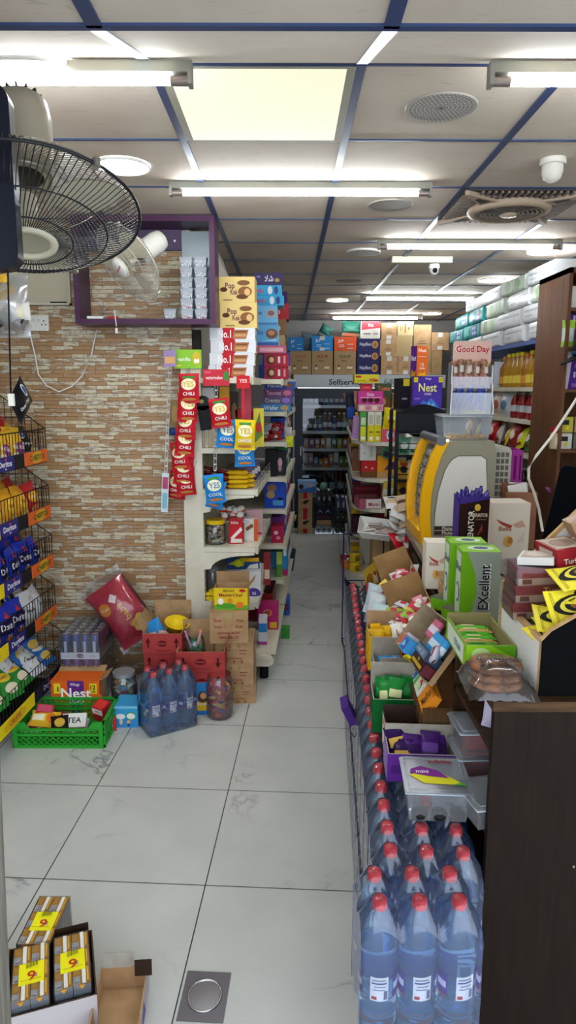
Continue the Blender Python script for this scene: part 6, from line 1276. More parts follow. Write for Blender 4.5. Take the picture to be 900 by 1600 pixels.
# heap of white and red packets on a brown stand left of the cooler
STB = carton('brown_stand', 'brown wooden stand under the heap of white and red packets', 'stand', .24, .30, .80, WOODBR, (.80, 4.15, 0), 0)
rn = random.Random(14)
WR = [Proto(tag(pouch_mb(.10, .12, .04, c, art, seed=k).build('snack_packet'), '', 'packet')) for k, (c, art) in enumerate((('#c9cacc', [('r', .1, .3, .9, .6, '#b9a080'), ('e', .5, .75, .3, .1, '#2a2a2e')]), ('#d2d0cc', [('p', [(.1, .1), (.6, .3), (.3, .8)], '#c2303a')]), ('#c2202c', [('e', .5, .5, .3, .2, '#e6d8d4')]), ('#2a2422', [('e', .5, .5, .3, .2, '#b98a5a')]), ('#b9a48a', [('r', .1, .4, .9, .6, '#5a3a2a')])))]
for k in range(34):
    lay = k // 6; c = (0, 1, 0, 4, 0, 1)[k % 6] if k > 10 else (2, 3, 0, 2, 1, 3)[k % 6]
    WR[c].put((.72 + .05 * (k % 4) + rn.uniform(-.015, .015) - .008 * lay, 4.16 + .04 * (k % 3), .802 + .048 * lay), (-.9 + rn.uniform(-.3, .3), rn.uniform(-.5, .5), rn.uniform(-.8, .8)), '%s snack packet in the heap by the yellow cooler, about %s layer up' % (('white', 'white and red', 'red', 'dark', 'tan')[c], ORD[lay]), 'snack packets heaped by the cooler')
for k in range(3): tag(pouch_mb(.05, .12, .02, '#b99a4a', [('r', .1, .1, .9, .5, '#c9c4b8')], seed=k).build('hanging_sachet', None, (at(602 + 5 * k, 795, Y=5.2).x, 5.25, (.96, .80, .97)[k]), (0, .1, .2)), ('left', 'middle', 'right')[k] + ' gold sachet hanging beside the second end shelf', 'sachet', 'hanging gold sachets')
# ================================================================== water packs along the right side
def wp(x, y, z, rz, lb): WP.put((x, y, z), rz, lb, 'shrink-wrapped water bottles')
wp(.315, 1.362, 0, -.01, 'shrink-wrapped water six-pack on the floor under the nearest one')
wp(.2935, 1.378, .3385, .01, 'nearest shrink-wrapped water six-pack, on top of another beside the dark cabinet')
for k in range(13):
    x, y = .345 + .0533 * .184 * k, 1.545 + .1845 * k
    wp(x - .003, y, 0, FA + .004 * (k % 2), 'water six-pack on the floor layer, %s in the row behind the nearest stack' % ORD[k])
    wp(x, y, .3385, FA - .003 * (k % 2), 'water six-pack on the upper layer, %s in the row behind the nearest stack' % ORD[k])

# ================================================================== counter, cabinet, slanted display
KM = Matrix.Translation((.628, 1.965, 0)) @ Matrix.Rotation(FA, 4, 'Z')
def kp(a, b, z): return KM @ Vector((a, b, z))
GRAN = speck('#5f5a55', '#a39d95', 120, .35, 0, .42, .58)
t = thing('counter', 'long dark wooden counter with speckled granite top on the right', 'counter', (.628, 1.965, 0), FA)
b = MB(); b.box(0, 0, .0, .52, 2.12, .915, WOODDK); b.build('body', t)
b = MB(); b.box(-.02, 0, .916, .55, 2.16, .95, GRAN); b.build('worktop', t)
CB = thing('cabinet', 'dark brown wooden cabinet standing nearest at the right edge', 'cabinet', (0, 0, 0))
WD2 = wood('#17100b', '#211710', .5)
b = MB(); b.box(.489, 1.50, 0, 1.45, 1.522, 1.035, WD2); b.box(.705, 1.4992, .62, .709, 1.5, .626, '#8a8272'); b.build('front_panel', CB)
b = MB(); b.box(.484, 1.495, 1.035, 1.45, 1.91, 1.06, wood('#2e2016', '#57402a', .4, 'X')); b.build('top', CB)
for z in (.28, .70, .925):
    b = MB(); b.box(.495, 1.524, z - .018, 1.4, 1.90, z, WOODDK); b.build('shelf', CB)
b = MB(); b.box(.495, 1.885, 0, 1.4, 1.905, 1.034, WOODDK); b.build('back_panel', CB)
b = MB(); b.box(.75, 1.524, 0, .77, 1.884, 1.034, WOODDK); b.build('divider', CB)
# slanted sweet display on the cabinet
SD = thing('sweet_display', 'slanted plywood sweet display with white inside and dark near side on the cabinet', 'display', (0, 0, 0))
LX, NY, FYd = .599, 1.525, 1.83
b = MB(); b.prism([(LX, 1.0605), (LX, 1.197), (LX + .022, 1.222), (1.35, 1.68), (1.35, 1.0605)], NY, NY + .002, M('#0d0e10', .8, ior=1.05)); b.prism([(LX, 1.0605), (LX, 1.2), (LX + .022, 1.225), (1.35, 1.683), (1.35, 1.0605)], NY + .002, NY + .016, PLY); b.build('near_side', SD)
b = MB(); b.prism([(LX, 1.0605), (LX, 1.255), (1.05, 1.735), (1.35, 1.735), (1.35, 1.0605)], FYd, FYd + .014, PLY); b.prism([(LX + .008, 1.07), (LX + .008, 1.245), (1.05, 1.725), (1.34, 1.725), (1.34, 1.07)], FYd - .002, FYd, M('#d6d6d2', .5)); b.build('far_side', SD)
b = MB(); b.box(LX, NY + .0165, 1.0605, LX + .014, FYd - .0025, 1.197, M('#d9d9d6', .5)); b.box(LX - .0005, NY + .0165, 1.19, LX + .0145, FYd - .0025, 1.199, PLY); b.build('front_lip', SD)
b = MB(); b.prism([(LX + .0145, 1.13), (LX + .0145, 1.142), (1.34, 1.56), (1.34, 1.548)], NY + .0165, FYd - .0025, M('#dddcd8', .5)); b.build('slope_board', SD)
sl = math.atan2(.418, 1.34 - LX - .0145)
DM = Matrix.Translation((LX + .0145, NY + .0165, 1.1425)) @ Matrix.Rotation(-sl, 4, 'Y')
def on_slope(o, a, b_, h, rot=(0, 0, 0)): o.matrix_world = DM @ Matrix.Translation((a, b_, h)) @ Euler(rot).to_matrix().to_4x4(); return o
# boxes of sweets on the display
TUR = [('r', 0, 0, 1, .42, '#a98a72'), ('t', 'Turkish', .62, .68, .36, '#d9b06a', .42), ('r', .06, .08, .2, .36, '#5a2a22'), ('r', .86, .1, .97, .8, '#7a2a2a')]
for k in range(3):
    w_ = .172; a = at(818, 930, Y=1.86)
    t = tag(carton_mb(w_, .11, .045, M('#7a1f26', .3), TUR, [('r', 0, 0, 1, .4, '#8f6f60')]).build('lokum_box'), 'flat wine-red Turkish sweet box in clear film, %s of the stack on the display' % ('bottom', 'middle', 'top')[k], 'box', 'wine-red sweet boxes')
    t.location = (.675 + .004 * k, 1.70, 1.195 + .0455 * k); t.rotation_euler = (0, -.06, -.05)
    b = MB(); b.rbox(-w_ / 2 - .006, -.004, -.0005, w_ / 2 + .004, .114, .0465, WRAP, .008, 'y', 3); b.build('clear_film', t)
tag(carton_mb(.09, .09, .02, M('#d2cfca', .4), top=[('r', .08, .08, .92, .92, '#b9a898'), ('e', .5, .5, .35, .35, '#c9bdb0')]).build('lokum_box', None, (.642, 1.715, 1.333), (0, -.1, -.5)), 'small white box with clear lid on the wine-red stack', 'box')
t = tag(carton_mb(.085, .12, .048, M('#8f2028', .3), [('t', 'Turkish', .55, .3, .3, '#d9cfc6', .7)], left=[('r', .2, .2, .8, .8, '#b9a8a0')], top=[('r', .06, .06, .94, .94, '#b5a596'), ('e', .5, .5, .36, .3, '#9a8070')]).build('lokum_box', None, (.735, 1.70, 1.335), (0, -.12, .12)), 'taller red sweet box with clear top beside the small white one', 'box')
for k, (x, y, z, w_, d_, h_, rz) in enumerate(((.80, 1.77, 1.36, .13, .05, .035, .1), (.86, 1.71, 1.36, .12, .05, .03, -.2), (.81, 1.68, 1.325, .13, .05, .03, .3), (.78, 1.74, 1.41, .05, .06, .045, 0))):
    tag(carton_mb(w_, d_, h_, speck('#a07a58', '#8a6446', 30, .4), top=[('r', .1, .2, .9, .8, '#b9a08a')]).build('brittle_pack', None, (x, y, z), (0, -.5, rz)), ('tan sweet brittle pack lying above the red box', 'tan brittle pack at the right edge beside the red box', 'dark tan brittle pack under the others at the right', 'small upright brown pack at the top of the display')[k], 'sweet pack')
YA = [('r', .05, .08, .95, .12, '#b9a51e'), ('e', .5, .5, .30, .42, '#1d1d18'), ('e', .5, .5, .24, .33, '#dccb4a'), ('e', .5, .5, .19, .26, '#1d1d18'), ('e', .5, .5, .13, .18, '#8a5a36')]
YB = Proto(tag(pouch_mb(.095, .155, .026, M('#e2d23a', .3), YA, seed=31, crimp=.1).build('wafer_bag'), '', 'sweet bag'))
for k, (x, y, z, yw, ln, rl) in enumerate(((.70, 1.62, 1.21, -.12, -1.2, 1.2), (.685, 1.60, 1.222, .05, -1.1, 1.75), (.735, 1.62, 1.25, -.1, -1.15, 1.5), (.71, 1.60, 1.262, .08, -.6, 1.45), (.755, 1.615, 1.29, -.05, -1.1, 1.65), (.735, 1.64, 1.325, -.1, -1.2, 1.3), (.67, 1.60, 1.195, -.12, -1.2, 1.1))):
    r = rotm(yw, ln, rl); c = Euler(r).to_matrix() @ Vector((0, 0, .0775))
    YB.put(Vector((x, y, z)) - c, r, 'bright yellow sweet bag with black ring pattern, %s up in the heap on the display' % ORD[k], 'yellow sweet bags')
def mint_tray(x, y, z, rot, label, c, base, n=6):
    t = thing('mint_tray', label, 'tray', (x, y, z), rot)
    tray_mb(.12, .16, .04, M(base, .4), None, .07, front=[('r', .1, .1, .9, .5, '#d9d9d6' if base == '#1d2222' else '#c96a6a')]).build('tray', t)
    for k in range(n):
        b = MB(); b.rbox(-.024, -.02, 0, .024, .02, .03, M(c, .25), .008, 'z', 3); b.art([('e', .5, .5, .4, .36, '#d5e2d6')], (-.024, -.02, .0302), (.048, 0, 0), (0, .04, 0)); o = b.build('mint_pack'); o.location = (-.028 + .056 * (k % 2), .032 + .047 * (k // 2), .034 + .006 * (k // 2)); free(o, t, 'mint pack lying in the ' + label[:label.index(' of ')] + (' at the top right of the display' if n == 6 and base[1] == 'c' else ' at the right edge'), 'mints', 'mints in the ' + label[:20])
    return t
mint_tray(.815, 1.60, 1.335, (.25, -.35, -.25), 'black and white tray of green mint packs at the right edge, middle one', '#5fae86', '#1d2222')
mint_tray(.785, 1.555, 1.262, (.2, -.35, -.3), 'small tray of bright green mint packs at the right edge above the dark side', '#4aa83a', '#7a2a30', 4)
mint_tray(.94, 1.80, 1.54, (.3, -.5, -.2), 'tray of white and green mint packs at the top right of the display', '#6fb08a', '#c9cfc9')
for k in range(2): tag(carton_mb(.075, .02, .075, M('#2f7fc9', .35), [('p', [(0, 0), (.7, 0), (.3, .3), (.2, .6), (0, .5)], '#16181c'), ('t', 'Nova', .35, .72, .2, '#e4ecf2', .5), ('r', .55, .5, .9, .85, '#b9cfe0')]).build('nova_box', None, (.86 + .083 * k, 1.752 - .02 * k, 1.445 + .03 * k), (0, -.25, -.2)), 'small blue and black mint box, %s of the pair at the top of the display' % ('left', 'right')[k], 'box', 'blue mint boxes')
# bread in clear bag on the cabinet corner
t = thing('bread_bag', 'clear bag of brown flat breads on the near corner of the dark cabinet', 'bread', (.515, 1.585, 1.0605), -.06)
for k in range(3):
    b = MB(); b.lathe([(0, 0), (.056, 0), (.064, .006), (.06, .015), (.03, .019), (0, .019)], speck('#9a6238', '#5f3a20', 40, .6), 20, None, True, 1.05, .95); o = b.build('flat_bread', t); o.location = (0, .005 * k, .004 + .019 * k)
b = MB(); nx, ny = 14, 10; vs = []
for j in range(ny + 1):
    for i in range(nx + 1):
        u, v = i / nx * 2 - 1, j / ny * 2 - 1; q = max(abs(u), abs(v)); vs.append((u * .082, v * .088 - .004, .002 + .066 * max(0, 1 - q ** 3) + .0025 * math.sin(17 * u + 9 * v)))
fs = [(j * (nx + 1) + i, j * (nx + 1) + i + 1, (j + 1) * (nx + 1) + i + 1, (j + 1) * (nx + 1) + i) for j in range(ny) for i in range(nx)]
b.add(vs, fs, WRAP, True)
b.art([('t', 'BROWN BREAD', .5, .5, .5, '#2b2420', .9), ('r', .1, .02, .9, .12, '#2b2420')], (-.06, -.035, .0745), (.12, 0, 0), (0, .035, 0)); b.build('clear_bag', t)
# clear containers by the cabinet
def clear_tub(name, label, loc, rot, w, d, h, lidart=(), inside=()):
    t = thing(name, label, 'container', loc, rot); k = .88
    V = [(-w / 2 * k, -d / 2 * k, 0), (w / 2 * k, -d / 2 * k, 0), (w / 2 * k, d / 2 * k, 0), (-w / 2 * k, d / 2 * k, 0), (-w / 2, -d / 2, h), (w / 2, -d / 2, h), (w / 2, d / 2, h), (-w / 2, d / 2, h)]
    b = MB(); b.add(V, [(3, 2, 1, 0), (0, 1, 5, 4), (1, 2, 6, 5), (2, 3, 7, 6), (3, 0, 4, 7)], CLEARTUB); b.build('tub', t)
    b = MB(); b.rbox(-w / 2 - .005, -d / 2 - .005, h, w / 2 + .005, d / 2 + .005, h + .004, CLEARTUB, .014, 'z', 4); b.tube([(x, y, h + .004) for x, y in ((-w / 2 + .008, -d / 2 + .008), (w / 2 - .008, -d / 2 + .008), (w / 2 - .008, d / 2 - .008), (-w / 2 + .008, d / 2 - .008))], .0025, CLEARTUB, 5, None, True)
    b.tube([(x, y, h - .002) for x, y in ((-w / 2 - .003, -d / 2 - .003), (w / 2 + .003, -d / 2 - .003), (w / 2 + .003, d / 2 + .003), (-w / 2 - .003, d / 2 + .003))], .0022, M('#b9c3cc', .25), 5, None, True)
    if lidart: b.art(lidart, (-w / 2, -d / 2, h + .0045), (w, 0, 0), (0, d, 0))
    b.build('lid', t)
    for nm, mb, p in inside: o = mb.build(nm, t); o.location = p
    return t
puck = lambda: MB().lathe([(0, 0), (.02, 0), (.023, .008), (.02, .016), (0, .016)], M('#1d1a1c', .4), 16)
clear_tub('clear_tub', 'clear lidded tub with a yellow and purple label sitting on the water packs', (.395, 1.672, .678), -.06, .165, .165, .085,
          [('p', [(.08, .45), (.3, .22), (.95, .2), (.62, .52), (.3, .55)], '#d6cf2a'), ('p', [(.12, .62), (.3, .72), (.55, .6), (.72, .38), (.4, .42), (.1, .5)], '#7a2a84'), ('t', 'mini', .3, .55, .09, '#e6d9ea', .2), ('p', [(.72, .18), (.95, .16), (.9, .26)], '#4a9a3a'), ('t', 'white', .62, .85, .12, '#8a2a34', .4)],
          [('dark_puck', puck(), (-.045, -.055, .003)), ('dark_puck', puck(), (.005, -.058, .003)), ('dark_puck', puck(), (.055, -.05, .003)), ('red_puck', MB().cyl(.016, 0, .012, '#a8404a', 14), (-.02, .0, .003))])
clear_tub('clear_tub', 'clear lidded tub poking from the cabinet beside the water packs', (.52, 1.60, .70), .22, .13, .13, .06, [('r', .55, .1, .9, .35, '#3f6ab8'), ('r', .6, .14, .85, .22, '#d9dde4')])
for k in range(2): clear_tub('clear_tub', 'clear tub of red packets inside the cabinet, %s of the pair' % ('lower', 'upper')[k], (.535, 1.80, .7005 + .078 * k), .05, .12, .12, .07, (), [('red_packet', carton_mb(.06, .05, .05, '#a8303a'), (.0, -.03, .004))])
tag(pouch_mb(.07, .09, .03, '#b9b4cf', seed=5).build('lilac_packet', None, (.53, 1.62, .926), (-.2, 0, -.6)), 'pale lilac packet on the cabinet shelf just under its top', 'packet')

# ================================================================== sweets in front of the counter
ST = thing('candy_stand', 'brown wooden candy stand fixed along the front of the counter', 'stand', (.405, 1.90, 0), FA)
EP = wood('#4a3520', '#5f452c', .5)
b = MB(); b.prism([(0, .765), (0, .84), (.178, .84), (.178, .68)], 0, .012, EP); b.build('end_panel', ST)
b = MB(); b.box(.0, .0125, .782, .175, 1.75, .798, WOODBR); b.build('board', ST)
b = MB(); b.box(.179, .0, .0, .193, 1.75, .90, WOODDK); b.build('back_board', ST)
b = MB(); b.box(-.006, .0125, .775, -.0005, 1.75, .815, EP); b.build('edge_strip', ST)
SB = Matrix.Translation((.405, 1.90, .7985)) @ Matrix.Rotation(FA, 4, 'Z')
def slope(x, z, tilt): return SB @ Matrix.Translation((x, 0, z)) @ Matrix.Rotation(-tilt, 4, 'Y')
SM = SB @ Matrix.Translation((.03, .025, .098)) @ Matrix.Rotation(-.2, 4, 'X') @ Matrix.Rotation(-.95, 4, 'Y')
def on_m(o, m, a, b_, h, rot=(0, 0, 0)): o.matrix_world = m @ Matrix.Translation((a, b_, h)) @ Euler(rot).to_matrix().to_4x4(); return o
def on_stand(o, a, b_, h, rot=(0, 0, 0)): return on_m(o, SM, a, b_, h, rot)
# small cartons leaning along the aisle edge of the board
for k, (y, w_, h_, c, art, lb) in enumerate(((.02, .105, .07, '#e08a22', [('tv', 'MaxFun', .5, .5, .4, '#3a2a1a', .7), ('r', 0, .9, 1, 1, '#c9721a')], 'orange gum carton nearest on the candy stand edge'),
      (.135, .105, .075, '#d9d6d0', [('r', 0, 0, .2, 1, '#5faa3a'), ('p', [(.35, .3), (.6, .7), (.8, .4)], '#c23a44'), ('r', .3, .75, .9, .9, '#c9606a'), ('e', .6, .3, .2, .16, '#b9d6a0')], 'white, red and green gum carton second along the candy stand edge'),
      (.25, .06, .065, '#c9d3da', [('r', .5, .2, 1, .9, '#3a6ab0'), ('e', .3, .6, .18, .2, '#4a4a52')], 'white and blue gum carton third along the candy stand edge'),
      (.32, .095, .075, '#8fc83a', [('e', .5, .5, .35, .35, '#d6e6b0'), ('e', .5, .5, .2, .2, '#7aa83a')], 'lime green gum carton fourth along the candy stand edge'))):
    on_m(tag(carton_mb(w_, .025, h_, M(c, .35), art).build('gum_carton'), lb, 'carton', 'gum cartons on the stand edge'), SB, .001, y + w_ / 2, .0175, rotm(-PI / 2, -.55, 0))
# the big tray, tipped up towards the counter, rows running along the aisle
GT = thing('gum_tray', 'long brown cardboard tray of gum rolls tipped up on the candy stand', 'tray')
tray_mb(.19, .47, .016, KRAFT2, INNER, .085, hl=.03, hr=.07).build('tray', GT); on_stand(GT, .096, .01, .001)
on_stand(tag(carton_mb(.24, .036, .045, M('#5a1620', .3), [('t', 'Galaxy', .45, .5, .5, '#4a4fb0', .5), ('r', .02, .1, .08, .9, '#c99a3a'), ('r', .92, .1, .98, .9, '#c99a3a')], top=[('r', 0, 0, 1, 1, '#3c1418'), ('r', .1, .2, .9, .5, '#b99a2a'), ('t', 'Tiffany', .5, .75, .36, '#d9c23a', .4)]).build('gum_box'), 'maroon and gold chocolate box along the front lip of the brown tray', 'box'), .010, .145, .006, (0, 0, -PI / 2))
on_stand(tag(carton_mb(.23, .032, .055, M('#2a3a52', .35), [('r', .1, .2, .9, .7, '#4a6a8f')], top=[('r', .05, .1, .95, .9, '#5a7a94'), ('r', .2, .3, .5, .6, '#8aa4b8'), ('r', .6, .2, .8, .7, '#8a94a4')]).build('gum_box'), 'dark blue grey gum box between the maroon box and the blue rolls', 'box'), .048, .15, .006, (0, 0, -PI / 2))
on_stand(tag(carton_mb(.12, .05, .075, M('#3a93d6', .3), [('p', [(.1, .1), (.5, .4), (.3, .8)], '#a9d6ee'), ('p', [(.5, .2), (.9, .5), (.6, .9)], '#7fc0e6'), ('t', 'Cool', .6, .3, .2, '#c83a44', .4)], top=[('r', .1, .1, .9, .9, '#2a6ab8'), ('p', [(.2, .2), (.8, .4), (.4, .8)], '#8ac4ea')]).build('gum_box'), 'bright blue gum box at the left of the brown tray', 'box'), .012, .345, .006, (0, 0, -PI / 2))
on_stand(tag(carton_mb(.10, .05, .07, M('#d9d3dc', .3), [('r', .1, .1, .6, .9, '#c83a4a'), ('t', 'Mentos', .5, .5, .4, '#3a4aa0', .7)], top=[('r', .1, .1, .9, .9, '#d9642a')]).build('gum_box'), 'white, red and orange candy box at the far left of the brown tray', 'box'), .014, .45, .006, rotm(-PI / 2 + .2, 0, 0))
on_stand(tag(carton_mb(.05, .008, .06, M('#e0cf2a', .35), [('p', [(.4, 0), (1, 0), (1, .8)], '#3a9bd0')]).build('gum_card'), 'yellow and blue card corner at the left of the maroon box', 'card'), .004, .275, .006, rotm(-PI / 2 + .3, 0, 0))
def rolls(n, c, tc, a0, b0, lb, grp, capc, h0=.03):
    p = None
    for k in range(n):
        m = MB(); m.lathe([(0, 0), (.0085, 0), (.0108, .006), (.0108, .062), (.0085, .068), (0, .068)], c, 10); m.lathe([(.011, .02), (.011, .044)], tc, 10); m.lathe([(.0087, .062), (.0108, .0622)], capc, 10)
        o = m.build('gum_roll') if p is None else p.copy()
        if p is None: p = o
        else: COL.objects.link(o)
        tag(o, lb, 'gum', grp); on_stand(o, a0, b0 + .0228 * k, h0, rotm(0, 0, PI / 2))
rolls(9, M('#3f9bd9', .25), M('#c9e0ee', .3), .072, .05, 'pale blue gum roll in the brown tray', 'blue gum rolls', M('#2a6ab0', .3))
rolls(5, M('#d2708a', .25), M('#d9d3e6', .3), .105, .27, 'pink gum roll beyond the blue rolls in the brown tray', 'pink gum rolls', M('#8a2a4a', .3))
on_stand(tag(bar_mb(.075, .035, .025, M('#b9b4c4', .2), [('r', .1, .2, .9, .8, '#8a3a44'), ('t', 'Mint', .5, .5, .4, '#e8e4ea', .6)]).build('gum_pack'), 'silver and red gum pack lying at the near end of the brown tray', 'gum'), .085, .045, .03, (0, 0, .9))
# two open cartons with tall back walls further along
for k, (y0, lb) in enumerate(((.60, 'nearer'), (1.08, 'farther'))):
    t = thing('open_carton', 'open brown carton of wrapped sweets with a tall back wall, %s one on the stand' % lb, 'carton', (0, 0, 0), 0, 'open cartons on the candy stand')
    OMX = slope(.0, .002, .38); tray_mb(.17, .34, .05, KRAFT2, speck('#8f6c40', '#a17d4e', 10, .8), .16, hl=.05, hr=.10).build('box', t); on_m(t, OMX, .09, y0, .002)
    rn = random.Random(30 + k)
    cols = ('#d9d6d2', '#c2404a', '#8fb84a', '#d9c25a', '#c9c4cc', '#d98a9a')
    pr = [Proto(tag(pouch_mb(.045, .065, .02, M(c, .3), [('e', .5, .5, .3, .22, '#e8e4dc' if q % 2 else '#b83a44')], seed=q).build('candy_packet'), '', 'candy')) for q, c in enumerate(cols)]
    for q in range(24):
        cn = ('white', 'red', 'green', 'yellow', 'silver', 'pink')[q % 6]
        o = pr[q % 6].put((0, 0, 0), 0, '%s candy packet lying in the %s open brown carton' % (cn, lb), '%s packets in the %s carton' % (cn, lb))
        on_m(o, OMX, rn.uniform(.03, .16), y0 + .05 + rn.uniform(0, .2), .012 + .014 * (q // 6), (-1.1 + rn.uniform(-.3, .3), rn.uniform(-.3, .3), rn.uniform(-1.5, 1.5)))
rn = random.Random(44)
for k in range(12):
    q = k % 9; c = ('#d9622a', '#cfcac4', '#7fc23a', '#d9d6d0', '#c9b84a', '#e06a3a', '#c9c9cc', '#8fcf4a', '#b83a34')[q]
    on_m(tag(pouch_mb(.05, .08, .02, M(c, .3), [('e', .5, .5, .3, .2, '#e8e4dc')], seed=k).build('candy_packet'), '%s candy packet, %s along the stand edge before the open cartons' % (('orange', 'white', 'lime', 'pale', 'olive', 'bright orange', 'silver', 'light green', 'red')[q], ORD[k]), 'candy', 'candy packets on the stand edge'), SB, -.0 + .03 * (k % 3), .50 + .045 * k, .012 + .018 * (k % 3), (-.8, .2 * k - .8, -.9 + .3 * (k % 4)))
# boxes resting on the water packs
def side_box(label, x, y, w, d, h, hb, c, front=(), left=(), inner=GREYCARD, rot=FA, z=.679, name='sweet_box'):
    t = thing(name, label, 'box', (x, y, z), rot); tray_mb(w, d, h, c, inner, hb, front=front, left=left).build('box', t); return t
def fill_box(x, y, z, w, d, n, cs, nm, lb, grp, sz=(.05, .08, .02), tilt=-.5, seed=1):
    rn = random.Random(seed); pr = [Proto(tag(pouch_mb(*sz, M(c, .28), [('r', .1, .3, .9, .6, c2)], seed=q).build(nm), '', 'candy')) for q, (c, c2) in enumerate(cs)]
    for k in range(n): pr[k % len(pr)].put((x + rn.uniform(-w / 2, w / 2), y + rn.uniform(0, d), z + .01 * (k // 6)), (tilt + rn.uniform(-.2, .2), rn.uniform(-.2, .2), FA + rn.uniform(-.3, .3)), lb, grp)
t = side_box('open purple box of dark purple chocolate packets on the water packs', .385, 1.775, .20, .115, .085, .12, M('#5c2a86', .35), [('r', .05, .3, .95, .6, '#4a2270')], [('r', 0, 0, 1, 1, '#9a7ac0')])
fill_box(.385, 1.80, .70, .12, .05, 16, (('#3a1a5a', '#5a3a86'), ('#2c1446', '#c9a04a'), ('#4a2470', '#33184e')), 'chocolate_packet', 'dark purple chocolate packet in the open purple box', 'dark purple packets', (.06, .09, .02), -.9, 3)
side_box('narrow open box with red and white sides and dark inside on the water packs', .36, 1.915, .125, .10, .10, .12, M('#d6d0cc', .4), [('r', 0, .85, 1, 1, '#c9606a')], [('r', .1, .1, .9, .9, '#c26a5a'), ('e', .5, .5, .3, .3, '#d9d6d0')], M('#3a2a24', .7))
side_box('open dark green box of green packets on the water packs', .352, 2.06, .15, .13, .115, .19, M('#12602a', .35), [('t', 'TAJ', .35, .8, .1, '#b9c9a0', .3)], [('r', 0, 0, 1, 1, '#0f5424'), ('e', .8, .3, .15, .2, '#8a7a5a')])
fill_box(.352, 2.10, .745, .09, .05, 7, (('#1f7a34', '#d6d9a0'), ('#166a2a', '#2a8a44')), 'green_packet', 'green packet standing in the dark green box', 'green packets', (.055, .09, .025), -.4, 4)
side_box('open brown box of red packets between the green and blue boxes', .385, 2.215, .115, .11, .10, .15, M('#2a7ac0', .35))
fill_box(.385, 2.25, .71, .06, .04, 6, (('#c92a34', '#d9606a'), ('#d0363a', '#b8202a')), 'red_packet', 'red packet in the box between the green and blue ones', 'red packets', (.05, .08, .02), -.5, 5)
side_box('open bright blue box of blue and white packets on the water packs', .378, 2.35, .125, .13, .11, .17, M('#2a84d0', .35))
fill_box(.385, 2.385, .71, .07, .05, 6, (('#2f8fd6', '#d9e4ea'), ('#d9dde0', '#5a7a94')), 'blue_packet', 'blue and white packet in the open bright blue box', 'blue and white packets', (.05, .08, .02), -.5, 6)
side_box('open yellow box of upright yellow packets on the water packs', .395, 2.56, .15, .15, .14, .20, M('#dfae16', .35), [('e', .75, .4, .2, .3, '#c9c4b8'), ('t', 'MrM', .75, .4, .12, '#7a6a8a', .3)], [('r', .0, .1, .2, .9, '#c99a12')], KRAFT)
fill_box(.395, 2.60, .74, .10, .07, 8, (('#e6b81e', '#d9a010'), ('#e0ac12', '#f0cf4a')), 'yellow_packet', 'yellow packet standing in the open yellow box', 'yellow packets', (.045, .09, .02), -.25, 7)
tag(pouch_mb(.05, .075, .03, M('#c8242e', .3), seed=2).build('red_packet', None, (.46, 2.50, .80), (-.3, .2, -.3)), 'single bright red packet wedged right of the yellow box', 'packet')
for k, (y, c, c2) in enumerate(((2.95, '#b9cfd6', '#3f8a4a'), (3.10, '#c9d3d9', '#7a8a9a'), (3.25, '#aebfcc', '#c9d6de'))):
    tag(pouch_mb(.10, .15, .04, M(c, .2), [('r', 0, 0, .9, .25, c2)], seed=k).build('clear_packet', None, (.395 + .01 * k, y, .68), (-.25, .1, -.6)), 'pale clear packet, %s behind the yellow box on the water packs' % ORD[k], 'packet', 'pale clear packets')
t = thing('flyer_card', 'purple card with pink print poking out over the aisle beside the water packs', 'card', at(553, 1133, Y=2.42), (.1, -.45, FA))
carton_mb(.03, .08, .085, M('#4a2a7a', .4), left=[('r', .1, .55, .9, .95, '#c98aa0'), ('r', .2, .3, .8, .5, '#7a5ab0')]).build('card', t)
for k in range(5):
    b = MB(); p = Vector((.31 + .02 * k, 2.45 + .24 * k, .46)); b.tube([p + Vector((.03, 0, 0)), p, p + Vector((-.05, -.01, -.004)), p + Vector((-.065, -.012, .018))], .0028, PW, 5); tag(b.build('display_hook', None), 'empty dark wire hook over the aisle, %s from the near end' % ORD[k], 'hook', 'empty wire hooks')
